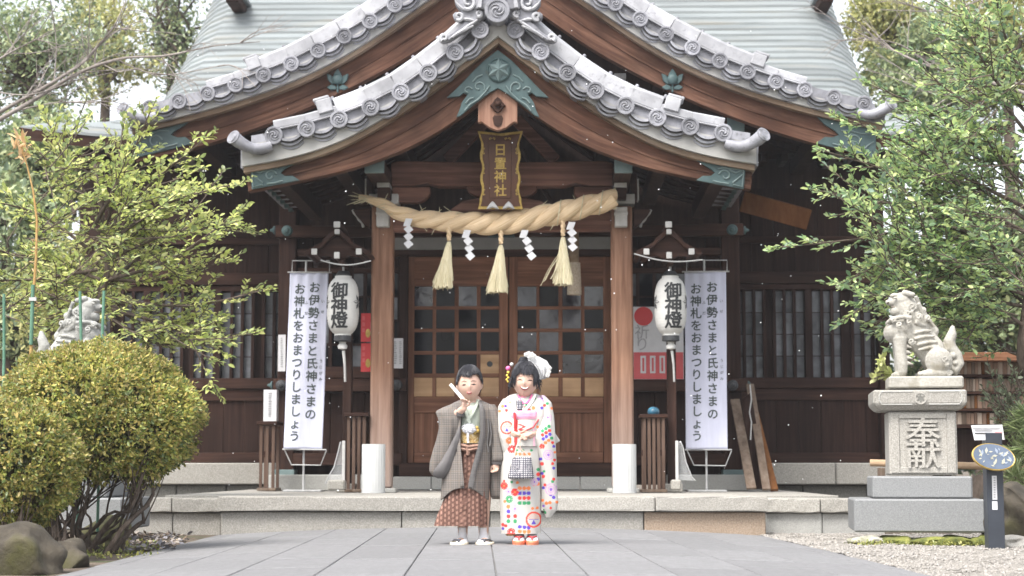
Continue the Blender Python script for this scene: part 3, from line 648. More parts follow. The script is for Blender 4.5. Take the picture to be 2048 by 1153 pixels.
# ---- beam ends and white-painted ends
def pbox(name, x0, y0, x1, y1, Y, d, mat, parent=H, bevel=.006):
    return MB().wb(x0, y0, x1, y1, Y, d).build(name, mat, parent, bevel=bevel)
for (x0, y0, x1, y1, Y) in ((729, 318, 768, 346, 16.95), (1229, 318, 1265, 346, 16.95), (543, 240, 576, 262, 19.1), (1455, 234, 1489, 270, 19.1)):
    pbox('beam_end_cap', x0, y0, x1, y1, Y, .05, PATINA_L); pbox('purlin_beam', x0 + 1, y0 + 1, x1 - 1, y1 - 1, Y + .051, 2.6, W_Y, bevel=0)
pbox('white_beam_end', 1228, 147, 1252, 158, 19.6, .2, WHITEP)
for s_, xc in ((-1, 762.5), (1, 1244.8)):
    q = lambda a: xc + (a if s_ > 0 else -a)
    def pb(name, a0, y0, a1, y1, Y, d, mat, par, bevel=.006): return pbox(name, min(q(a0), q(a1)), y0, max(q(a0), q(a1)), y1, Y, d, mat, par, bevel)
    bxl, bxr = P(xc - 21.6, 700, YP).x, P(xc + 21.6, 700, YP).x
    pm = MB().box(bxl, bxr, YP, YP + .225, .285, P(xc, 412, YP).z)
    pil = pm.build('porch_pillar', W_PIL, H, bevel=.018)
    m2 = MB(); m2.box(bxl - .05, bxr + .05, YP - .05, YP + .28, .238, .283); m2.build('pillar_base_stone', GRANITE_W, pil, bevel=.008)
    pb('white_nose', -15, 414, 10, 453, YP - .12, .119, WHITEP, pil); pb('white_nose_rib', -16, 424, 11, 429, YP - .13, .12, WHITEP, pil, .003)
    pb('bracket_plate', -34, 388, 25, 408, YP - .02, .26, WHITEP, pil)
    pb('bracket_arm', -18, 375, 8, 398, YP - .16, .4, W_X, pil); pb('white_bearing_end', -16, 359, 9, 375, YP - .17, .4, WHITEP, pil)
    pb('bracket_block', -17, 340, 10, 358, YP - .13, .4, W_X, pil)
    pb('side_bracket', 16, 347, 30, 400, YP + .02, .2, W_X, pil); pb('side_bracket_tip', 30, 358, 33, 400, YP + .03, .18, WHITEP, pil, 0)
    # carved nose sticking out sideways
    m2 = MB(); m2.pprism([(q(22), 416), (q(57), 420), (q(50), 432), (q(42), 440), (q(36), 448), (q(22), 458)], YP + .05, .12); m2.build('carved_nose', W_X, pil, bevel=.006)
    m2 = MB(); m2.tube([P(q(x), y, YP + .11) for x, y in ((57, 420), (54, 427), (48, 433), (45, 440), (38, 446), (36, 455))], .016, 6, flat=1.0); m2.build('white_nose_edge', WHITEP, pil, smooth=50)
# beams across the porch
def beam(name, x0, y0, x1, y1, Y, d, mat=W_BEAM, par=H, bevel=.01): return pbox(name, x0, y0, x1, y1, Y, d, mat, par, bevel)
m2 = MB(); m2.pprism([(782, 326), (800, 322), (900, 324), (1003, 325), (1106, 324), (1208, 322), (1226, 326), (1226, 372), (1180, 372), (1150, 366), (1130, 372), (1003, 373), (876, 372), (856, 366), (826, 372), (782, 372)], YP + .02, .2); m2.build('rainbow_beam', W_BEAM, H, bevel=.012)
beam('tie_beam', 784, 425, 1223, 462, YP + .04, .15)
for pts in (((784, 374), (860, 374), (860, 388), (850, 400), (838, 405), (784, 405)), ((934, 372), (1074, 372), (1074, 380), (1066, 388), (1052, 394), (956, 394), (940, 387), (934, 380)), ((1148, 374), (1224, 374), (1224, 405), (1168, 405), (1156, 398), (1148, 388))):
    m2 = MB(); m2.pprism(list(pts), YP + .05, .14); m2.build('bracket_arm', W_BEAM, H, bevel=.01)
m2 = MB(); m2.pprism([(895, 424), (925, 402), (960, 396), (1046, 396), (1082, 402), (1112, 424)], YP + .05, .13); m2.build('frog_leg_strut', W_BEAM, H, bevel=.01)
for s_ in (-1, 1):
    a, b = P(1003 + s_ * 108, 322, YP + .3), P(1003 + s_ * 30, 240, YP + .3); MB().bar(a, b, .12, .12, (0, 1, 0)).build('gable_strut', W_BEAM, H, bevel=.006)
# twisted cord hanging inside
pts = [P(x, y, YP + .5) for x, y in ((1045, 300), (1060, 330), (1082, 372), (1100, 400), (1108, 414))]
MB().tube(pts, .025, 8).build('bell_cord', W_Y, H, smooth=60)
# ================================================================== walls, doors, windows of the hall
def lat(a0, a1, n): return [a0 + (a1 - a0) * i / n for i in range(n + 1)]
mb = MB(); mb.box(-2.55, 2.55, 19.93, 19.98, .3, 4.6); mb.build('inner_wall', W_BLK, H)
# posts at the ends of the front wall, with tie beams and bosses
for s_, (x0, x1) in ((-1, (556, 591)), (1, (1444, 1481))):
    Xa, Xb = P(x0, 620, 19.62).x, P(x1, 620, 19.62).x
    po = MB().box(Xa, Xb, 19.62, 19.82, .40, 4.3).build('wall_post', W_Z, H, bevel=.012)
    MB().box(Xa - .012, Xb + .012, 19.60, 19.84, .36, .47).build('post_shoe', PATINA_L, po, bevel=.006)
def nuki(name, x0, y0, x1, y1, Y=19.55, d=.1): return pbox(name, x0, y0, x1, y1, Y, d, W_X)
nuki('upper_tie_beam', 551, 449, 1487, 473)
def spike(x, y, Y, s_):
    c = P(x, y, Y); m2 = MB(); M = Matrix.Translation(c) @ Matrix.Rotation(s_ * math.pi / 2, 4, 'Y')
    m2.lathe([(.05, 0), (.045, .015), (.02, .03), (.016, .05), (.004, .06)], M, 10); m2.build('beam_finial', PATINA, H, smooth=50)
spike(550, 461, 19.6, -1); spike(1488, 461, 19.6, 1); spike(1496, 771, 19.6, 1); spike(545, 771, 19.6, -1)
for x, y in ((573, 461), (1465, 459), (561, 771), (1466, 771), (793, 770)):
    c = P(x, y, 19.5); m2 = MB(); m2.lathe([(.062, 0), (.062, .02), (.05, .035), (.03, .04), (.022, .055), (.006, .06)], Matrix.Translation((c.x, 19.55, c.z)) @ Matrix.Rotation(math.pi / 2, 4, 'X'), 18); m2.build('metal_boss', PATINA if y < 500 else IRON, H, smooth=35)
nuki('waist_beam', 546, 758, 812, 783); nuki('waist_beam', 1226, 758, 1495, 783)
nuki('door_header', 592, 497, 1444, 512, 19.66, .1)
MB().wb(784, 462, 1226, 499, 19.64, .03).build('transom_panel', PLASTER, H)
pbox('transom_bracket', 975, 460, 1030, 474, 19.55, .09, PATINA)
# bays left and right of the doors: upper boards, window with panes, lower boards
def bay(x0, x1, ncol):
    for i in range(6):
        a = x0 + (x1 - x0) * i / 6; b = x0 + (x1 - x0) * (i + 1) / 6
        pbox('wall_board', a + .4, 475, b - .4, 545, 19.78 + .004 * (i % 2), .05, W_Z, bevel=.004)
        pbox('wall_board', a + .4, 786, b - .4, 907, 19.76 + .004 * (i % 2), .05, W_Z, bevel=.004)
    nuki('window_head', x0, 536, x1, 546, 19.70, .09); nuki('window_sill', x0, 735, x1, 757, 19.62, .14)
    wn = MB(); 
    for xx in lat(x0, x1, ncol): wn.wb(xx - 3.4, 546, xx + 3.4, 735, 19.70, .05)
    for yy in (546, 594, 642, 690, 735): wn.wb(x0, yy - 1.6, x1, yy + 1.6, 19.715, .03)
    w_ = wn.build('window', W_Z, H)
    for i in range(ncol):
        a = x0 + (x1 - x0) * i / ncol; b = x0 + (x1 - x0) * (i + 1) / ncol
        for k in range(4): MB().wb(a + 3, 547 + 47.3 * k, b - 3, 592 + 47.3 * k, 19.732, .006).build('pane', PANE if (i + k) % 3 else FROST, w_)
    pbox('sill_beam', x0 - 6, 907, x1 + 6, 931, 19.60, .2, W_X)
bay(592, 798, 6); bay(1242, 1444, 6)
for x0, x1 in ((798, 815), (1224, 1242)): pbox('door_jamb', x0, 512, x1, 931, 19.62, .16, W_Z)
pbox('door_sill', 798, 926, 1242, 953, 19.56, .25, W_X)
for a, b in ((786, 862), (863, 1010), (1011, 1160), (1161, 1226)): pbox('threshold_stone', a, 954, b, 980, 19.50, .35, GRANITE_W, bevel=.008)
pbox('foundation_stone', 537, 950, 728, 982, 19.2, .7, GRANITE_W, bevel=.01); pbox('foundation_stone', 1340, 950, 1498, 982, 19.2, .7, GRANITE_W, bevel=.01)
# sliding doors
def door(xa, xb, cols, Y, plate, name='sliding_door'):
    m2 = MB()
    m2.wb(xa, 514, cols[0][0], 926, Y, .05); m2.wb(cols[-1][1], 514, xb, 926, Y, .05)
    fr = m2.build(name, W_DOOR, H, bevel=.004)
    L0, R0 = cols[0][0] + .3, cols[-1][1] - .3
    for y0, y1 in ((514, 573), (794, 826), (905, 926)): pbox('rail', L0, y0, R0, y1, Y + .004, .045, W_DOORX, fr, .003)
    for y0, y1 in ((613, 619.5), (657.5, 664.5), (702.5, 709.5), (747.5, 755)): pbox('muntin', L0, y0, R0, y1, Y + .006, .035, W_DOORX, fr, .002)
    for i in range(3): pbox('muntin', cols[i][1], 573, cols[i + 1][0], 794, Y + .009, .03, W_DOOR, fr, .002)
    for i, (a, b) in enumerate(cols):
        for k, (y0, y1) in enumerate(((574, 613), (619, 658), (664, 703), (709, 748))):
            if (i, k) == plate:
                pbox('hatch_plate', a, y0, b, y1, Y + .018, .01, W_PALE, fr, .002)
                c = P((a + b) / 2, (y0 + y1) / 2, Y + .016); m3 = MB(); m3.lathe([(.033, 0), (.033, .004), (.001, .004)], Matrix.Translation((c.x, Y + .02, c.z)) @ Matrix.Rotation(math.pi / 2, 4, 'X'), 18); m3.build('hatch_hole', IRON, fr)
                continue
            m3 = MB().wb(a - .5, y0 - .5, b + .5, y1 + .5, Y + .022, .006); me = m3.mesh('pane', PANE2 if (xa > 1000 and (i + k) % 3 != 1) or (k == 0 and i in (0, 2)) else PANE); me.transform(Matrix.Translation(-Vector(me.vertices[0].co)))
            M = Matrix.Translation(m3.v[0]) @ Matrix.Rotation(rs.uniform(-.012, .012), 4, 'X') @ Matrix.Rotation(rs.uniform(-.012, .012), 4, 'Z')
            put('pane', me, fr, M)
        pbox('pale_panel', a, 755.5, b, 793.5, Y + .02, .01, W_PALE, fr, .002)
    for i in range(4):
        a = L0 + (R0 - L0) * i / 4; b = L0 + (R0 - L0) * (i + 1) / 4
        pbox('lower_board', a + .2, 826.5, b - .2, 904.5, Y + .022 + .003 * (i % 2), .012, W_DOOR, fr, .002)
    return fr
door(816, 1016, [(828, 865), (872, 909), (917, 953.5), (961, 998)], 19.68, (3, 3))
door(1018, 1223, [(1035, 1073), (1079, 1117), (1125, 1162), (1169, 1207)], 19.70, (0, 3))
# ---- side wings
def wing(x0, x1, s_):
    xo = -14.0 if s_ < 0 else 14.0
    Xi, Xo = P(x0, 700, YS).x, P(x1, 700, YS).x
    lo_, hi_ = min(Xi, Xo), max(Xi, Xo)
    z = lambda y: P(600, y, YS).z
    MB().box(lo_, hi_, YS + .12, YS + .2, .3, 4.6).build('wing_wall', W_BLK, H)
    n = max(3, int((hi_ - lo_) / .24))
    for i in range(n):
        a = lo_ + (hi_ - lo_) * i / n; b = lo_ + (hi_ - lo_) * (i + 1) / n; o_ = .006 * (i % 2)
        MB().box(a + .002, b - .002, YS + .06 + o_, YS + .119, z(546), z(488)).build('wall_board', W_Z, H)
        MB().box(a + .002, b - .002, YS + .05 + o_, YS + .119, z(906), z(802)).build('wall_board', W_Z, H)
        MB().box(a + .002, b - .002, YS + .06 + o_, YS + .119, z(476), z(380)).build('wall_board', W_Z, H)
    for nm, y0, y1, yo in (('wing_beam', 546, 570, 0), ('wing_beam', 476, 489, .02), ('window_head', 571, 582, .03), ('window_sill', 757, 778, -.02), ('wing_beam', 778, 802, .02), ('sill_beam', 906, 926, -.03)):
        MB().box(lo_, hi_, YS + yo, YS + .15, z(y1), z(y0)).build(nm, W_X, H, bevel=.006)
    # lattice windows, bays of 1.1 m
    nb = max(1, round((hi_ - lo_) / .95))
    for bI in range(nb):
        a = lo_ + (hi_ - lo_) * bI / nb; b = lo_ + (hi_ - lo_) * (bI + 1) / nb
        MB().box(a - .045 if bI else a, a + .045, YS + .0, YS + .14, z(757), z(582)).build('wing_post', W_Z, H, bevel=.005)
        fr = MB().box(a + .045, b - .045, YS + .115, YS + .118, z(757), z(582)).build('lattice_window', W_BLK, H)
        ns = max(4, int((b - a - .09) / .118))
        for k in range(ns + 1):
            xx = a + .045 + (b - a - .09) * k / ns
            if 0 < k < ns: MB().box(xx - .02, xx + .02, YS + .03, YS + .075, z(757), z(582)).build('slat', W_Z, fr, bevel=.003)
            if k < ns:
                xn = a + .045 + (b - a - .09) * (k + 1) / ns
                if k % 4 == 3: continue
                for q in range(4):
                    y0, y1 = 584 + 43.4 * q, 584 + 43.4 * (q + 1) - 2
                    MB().box(xx + .004, xn - .004, YS + .10, YS + .108, z(y1), z(y0)).build('pane', FROST, fr)
    # stone foundation of two courses
    zt = z(926); cuts = lat(lo_ - (.35 if s_ < 0 else 0), hi_ + (.35 if s_ > 0 else 0), max(2, int((hi_ - lo_) / .9)))
    for i in range(len(cuts) - 1):
        MB().box(cuts[i] + .004, cuts[i + 1] - .004, 20.62 + rs.uniform(-.01, .01), 21.5, z(965) - .02, zt - .005).build('foundation_stone', GRANITE, H, bevel=.012)
    cuts = lat(lo_ - (.35 if s_ < 0 else 0), hi_ + (.35 if s_ > 0 else 0), max(3, int((hi_ - lo_) / .5)))
    for i in range(len(cuts) - 1):
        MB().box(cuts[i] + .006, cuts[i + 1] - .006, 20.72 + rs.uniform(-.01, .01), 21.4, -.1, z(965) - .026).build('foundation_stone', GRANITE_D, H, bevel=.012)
wing(575, 150, -1); wing(1462, 1775, 1)
for s_, x in ((1, 1768),):
    MB().wb(x - 10, 470, x + 12, 930, YS - .1, .25).build('wing_post', W_Z, H, bevel=.012)
pbox('wing_bracket', 1738, 640, 1775, 655, YS - .4, .3, W_X)
# fresh orange plank under the right eave
a, b = P(1485, 405, 20.2), P(1615, 432, 21.0)
MB().bar(P(1484, 403, 20.3), P(1618, 440, 20.3), .06, .24, (0, -.3, 1)).build('fascia_plank', W_ORANGE, H, bevel=.006)
# ---- main copper roof: overlapping courses rising behind the gables
def mainroof():
    base = MB(); ys_, zs_ = [], []
    n = 46; Y, Z = 21.0, P(1700, 277, 21.0).z
    prof = []
    for i in range(n):
        t = i / (n - 1); prof.append((Y, Z)); an = rad(31 + 17 * t); Y += .20 * math.cos(an); Z += .20 * math.sin(an)
    def hw(i):
        t = i * .20
        return 4.62 + 1.28 * max(0, 1 - t / 1.7) ** 2.3 + .15 * max(0, 1 - t / 5)
    mr = MB().box(-4.2, 4.2, 23.2, 23.3, 4.3, 4.9).build('main_roof', W_BLK, H)
    xs = np.concatenate([[-1, -.985, -.955, -.91, -.85, -.7], np.linspace(-.5, .5, 5), [.7, .85, .91, .955, .985, 1]])
    for i in range(n - 1):
        (y0, z0), (y1, z1) = prof[i], prof[i + 1]; rings = []
        for u in xs:
            def pt(y, z, h_, dz):
                e = max(0, (abs(u) * h_ - (h_ - .55)) / .55); lift = .20 * max(0, 1 - i / 6) * max(0, (abs(u) - .55) / .45) ** 2
                return (u * h_, y + .10 * e * e, z + dz - .26 * e ** 2.2 * min(1, i / 4) + lift)
            h0, h1 = hw(i), hw(i + 1)
            rings.append([pt(y0 - .012, z0, h0, .022), pt(y1 + .03, z1, h1, .010), pt(y1 + .03, z1, h1, -.03), pt(y0 - .012, z0, h0, -.012)])
        MB().loft(rings).build('copper_course', COPPER, mr, smooth=35)
    m2 = MB(); rings = []       # dark fascia under the eave
    for u in np.linspace(-1, 1, 25):
        lift = .20 * max(0, (abs(u) - .55) / .45) ** 2; x = u * hw(0); z = prof[0][1] + lift
        rings.append([(x, 21.0, z - .014), (x, 21.5, z + .1), (x, 21.5, z - .02), (x, 21.03, z - .15)])
    m2.loft(rings); m2.build('eave_fascia', W_X, mr)
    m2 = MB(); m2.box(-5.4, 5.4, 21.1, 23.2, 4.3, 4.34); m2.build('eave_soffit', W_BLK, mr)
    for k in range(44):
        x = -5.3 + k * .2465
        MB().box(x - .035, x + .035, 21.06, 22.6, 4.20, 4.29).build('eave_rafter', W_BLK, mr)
    for px in (472, 1648):          # purlin ends poking from the roof flank
        p = P(px, 6, 24.4); MB().box(p.x - .09, p.x + .09, 24.1, 24.9, p.z - .07, p.z + .05).build('roof_vent_box', W_X, mr, bevel=.01)
        MB().box(p.x - .14, p.x + .14, 23.97, 24.9, p.z + .052, p.z + .11).build('roof_vent_cap', COPPER, mr, bevel=.01)
mainroof()
# ================================================================== things on the porch
# ---- straw rope with tassels and paper streamers
path = [(718, 394), (740, 399), (765, 408), (790, 424), (830, 437), (870, 442), (910, 445), (960, 448), (1010, 446), (1060, 439), (1110, 428), (1150, 419), (1190, 409), (1230, 399)]
rpx = [5, 8, 12, 15, 18, 20, 22, 24, 25, 24.5, 24, 23, 22.5, 22]
YR = 17.52
T = np.linspace(0, 1, len(path)); TT = np.linspace(0, 1, 150)
pxs = np.interp(TT, T, [p[0] for p in path]); pys = np.interp(TT, T, [p[1] for p in path]); prs = np.interp(TT, T, rpx)
for _ in range(4): pys[1:-1] = (pys[:-2] + pys[1:-1] + pys[2:]) / 3
rope = thing('straw_rope', 'thick twisted straw rope slung between the porch pillars', 'rope', P(1003, 446, YR))
for k in range(3):
    pts, rr = [], []
    for j in range(150):
        c = P(pxs[j], pys[j], YR); R_ = prs[j] / 212; a = -(pxs[j] - 718) / 135 * 2 * math.pi + k * 2.094
        st = min(1, max(0, (1250 - pxs[j]) / 90)) * .4 + .1
        pts.append(c + Vector((0, math.cos(a), math.sin(a))) * R_ * .46); rr.append(R_ * .62)
    MB().tube(pts, rr, 12).build('strand', STRAW, rope, smooth=60)
m2 = MB(); R = random.Random(5)
for k in range(110):       # cut straw ends and stray stalks
    if k < 60:
        a = R.uniform(0, 6.28); q = R.uniform(0, .11); c = P(1226, 400, YR) + Vector((0, q * math.cos(a), q * math.sin(a))); d = Vector((R.uniform(.01, .05), R.uniform(-.02, .02), R.uniform(-.012, .02)))
    elif k < 80:
        c = P(735 + R.uniform(-12, 10), 398 + R.uniform(-4, 4), YR - .03); d = Vector((-R.uniform(.05, .2), R.uniform(-.03, .02), R.uniform(-.08, .07)))
    else:
        j = R.randrange(10, 140); c = P(pxs[j], pys[j] + R.choice((-1, 1)) * prs[j] * .9, YR - .05); d = Vector((R.uniform(-.1, .1), -.02, R.choice((-1, 1)) * R.uniform(.01, .07)))
    m2.tube([c, c + d * .6, c + d], [.0035, .003, .002], 4)
kind(m2.build('loose_straw', STRAW2, rope), 'stuff')
for k in range(3):
    pts = []
    xx = (1120, 1165, 1205)[k]; j = int(np.interp(xx, pxs, range(150))); c = P(pxs[j], pys[j], YR); R_ = prs[j] / 197 * 1.09
    for q in range(21): a = q / 20 * 6.283; pts.append(c + Vector((.02 * math.sin(a), math.cos(a) * R_, math.sin(a) * R_)))
    MB().tube(pts, .006, 5, cap=False).build('binding_cord', STRAW2, rope)
def tassel(xt, yt, xb, yb, wb_, label, splay=0):
    top, bot = P(xt, yt, YR - .06), P(xb, yb, YR - .06)
    t = thing('straw_tassel', label, 'tassel', top)
    L = top.z - bot.z
    pts, rr = [], []
    for k in range(2):
        pts = [top + Vector((.012 * math.cos(j * .9 + k * 3.14), .012 * math.sin(j * .9 + k * 3.14), .05 - L * .26 * j / 10)) for j in range(11)]
        MB().tube(pts, .016, 7).build('twisted_neck', STRAW, t, smooth=60)
    m2 = MB(); n = 48; R = random.Random(int(xt)); wv = wb_ / 197 / 2
    rings = []
    for j in range(9):
        u = j / 8; ring = []
        for k in range(n):
            a = 2 * math.pi * k / n; q = (.018 + (wv - .018) * u ** .75) * (1 + (.10 if k % 2 else -.10) * u + .05 * math.sin(k * 2.7))
            x = top.x + (bot.x - top.x) * u + q * math.cos(a); z = top.z - L * (.2 + .8 * u) - (R.uniform(0, .03) if j == 8 else 0)
            ring.append((x, top.y + q * .75 * math.sin(a), z))
        rings.append(ring)
    m2.loft(rings); m2.build('straw_skirt', STRAW2, t, smooth=20)
    m2 = MB()
    for k in range(36 + splay * 8):
        u0 = R.uniform(.3, .8); a = R.uniform(0, 6.28); q0 = (.018 + (wv - .018) * u0 ** .75)
        p0 = Vector((top.x + (bot.x - top.x) * u0 + q0 * math.cos(a), top.y + q0 * math.sin(a) * .75, top.z - L * (.2 + .8 * u0)))
        ex = (math.cos(a) * .02 if k >= splay * 8 else -R.uniform(.03, .16))
        p1 = Vector((bot.x + wv * math.cos(a) * 1.02 + ex, top.y + wv * math.sin(a) * .8, bot.z + R.uniform(-.04, .06)))
        m2.tube([p0, (p0 + p1) / 2 + Vector((ex * .1, 0, 0)), p1], .0028, 4)
    kind(m2.build('loose_stalk', STRAW2, t), 'stuff')
tassel(898, 462, 886, 573, 33, 'straw tassel under the thin end of the twisted rope')
tassel(1002, 468, 994, 582, 36, 'straw tassel hanging from the middle of the twisted rope')
tassel(1126, 452, 1126, 567, 32, 'splayed straw tassel under the thick end of the twisted rope', 2)
def streamer(xt, yt, yb, sx, label):
    t = thing('paper_streamer', label, 'paper streamer', P(xt, yt, YR - .1))
    h_ = (yb - yt) / 4.3
    for k in range(4):
        x = xt + sx * k * h_ * .42; y = yt + k * h_
        w_ = 9; sk = 6 if k == 0 else 9
        poly = [(x - w_ + sk * .6, y), (x + w_ * .5 + sk * .6, y + 1), (x + w_ * .5 - sk * .3, y + h_ * 1.12), (x - w_ - sk * .3, y + h_ * 1.06)] if k == 0 else [(x - w_ - 1, y + h_ * .45), (x + 1, y - h_ * .1), (x + w_ + 1, y + h_ * .55), (x - 1, y + h_ * 1.15)]
        m2 = MB(); m2.prism(px_(poly, YR - .1 - .012 * (k % 2)), YR - .1 - .012 * (k % 2), YR - .097 - .012 * (k % 2)); m2.build('paper_fold', PAPER, t)
streamer(817, 437, 500, 0, 'white zigzag paper streamer beside the porch pillar under the thin rope end')
streamer(934, 460, 524, .35, 'white zigzag paper streamer between the first tassel and the middle tassel')
streamer(1049, 460, 524, .75, 'narrow white zigzag paper streamer between the middle tassel and splayed tassel')
streamer(1143, 444, 506, .15, 'white zigzag paper streamer by the splayed tassel at the thick rope end')
# ---- bell pull: woven sleeve of cloth
c0 = P(1148, 500, 18.6); br = thing('bell_pull', 'tan woven bell pull hanging behind the splayed tassel', 'bell rope', c0)
z0, z1 = P(1148, 440, 18.6).z, P(1148, 528, 18.6).z
MB().tube([(c0.x, 18.6, z0), (c0.x, 18.6, z1)], .052, 14).build('cloth_rope', mk('brown_cloth', [(.3, (.20, .14, .09)), (.7, (.30, .22, .15))], (20, 20, 20), rough=.95), br, smooth=60)
za, zb = P(1148, 526, 18.6).z, P(1148, 590, 18.6).z; m2 = MB(); rings = []
for j in range(19):
    u = j / 18; z = za + (zb - za) * u; q = .064 + .012 * u
    rings.append([(c0.x + q * (1 + .07 * math.cos(k * 10 + j * 1.57 * 2)) * math.cos(k / 40 * 6.283), 18.6 + q * math.sin(k / 40 * 6.283), z) for k in range(40)])
m2.loft(rings); m2.build('woven_sleeve', mk('woven_tan', [(.3, (.36, .29, .21)), (.7, (.58, .50, .40))], (60, 60, 60), rough=.95, bump=.5), br, smooth=30)
# ---- name plaque
YN = 17.40
pl = thing('name_plaque', 'brown hanging plaque with wavy gold border and four gold characters', 'plaque', P(1001, 418, YN))
tl = Matrix.Translation(P(1001, 418, YN)) @ Matrix.Rotation(rad(7), 4, 'X') @ Matrix.Translation(-P(1001, 418, YN))
def wavy(x0, y0, x1, y1, amp, n=7):
    pts = []
    top = [(x0 - 1, y0), (x0 + 18, y0 + 2), (x0 + 43, y0 + 5), (x1 - 18, y0 + 2), (x1 + 1, y0)]
    pts += top
    for k in range(1, n * 2): u = k / (n * 2); pts.append((x1 - 3 + amp * (1.0 if k % 4 in (0, 1) else -1.2) - 2.5 * math.sin(math.pi * u), y0 + (y1 - y0) * u))
    pts += [(x1 + 1, y1), (x0 - 1, y1)]
    for k in range(n * 2 - 1, 0, -1): u = k / (n * 2); pts.append((x0 + 3 - amp * (1.0 if k % 4 in (0, 1) else -1.2) + 2.5 * math.sin(math.pi * u), y0 + (y1 - y0) * u))
    return pts
def pprism_t(poly, Y, d, name, mat, par, bevel=.003):
    me = MB().pprism(poly, Y, d).mesh(name, mat, bevel=bevel); me.transform(tl); return put(name, me, par)
fr = pprism_t(wavy(957, 264, 1045, 418, 1.6), YN - .03, .05, 'gold_frame', GOLD, pl)
pprism_t(wavy(962, 269, 1040, 412, 1.4), YN - .042, .02, 'panel_rim', LACQ, pl)
pprism_t([(977, 282), (1024, 282), (1022, 396), (979, 396)], YN - .052, .02, 'inner_panel', LACQ, pl)
m2 = MB(); letters(m2, '日置神社', [P(1001, y, YN - .056) for y in (300, 327, 353, 380)], .128, .018)
me = m2.mesh('lettering', GOLD); me.transform(tl); put('lettering', me, pl)
for xx, yy in ((985, 277), (1016, 277), (968, 303), (1034, 303), (968, 342), (1034, 342), (968, 384), (1034, 384)):
    for s_ in (-1, 1):
        pts = [P(xx + s_ * (1 + q[0]) if yy < 280 else xx + q[1] - 2, yy + q[1] if yy < 280 else yy + s_ * (1 + q[0]), YN - .05) for q in ((0, 2), (2, 0), (4.5, 1), (4, 3.5), (2.5, 3))]
        me = MB().tube([tl @ p for p in pts], .006, 5).mesh('gold_curl', GOLD, smooth=60); put('gold_curl', me, pl)
for xx in (985, 1017):
    m2 = MB(); m2.pprism([(xx, 402), (xx + 6, 408), (xx + 13, 418), (xx + 6, 417), (xx, 414), (xx - 6, 417), (xx - 13, 418), (xx - 6, 408)], YN - .10, .06); m2.build('iron_hook', METAL, pl, bevel=.008)
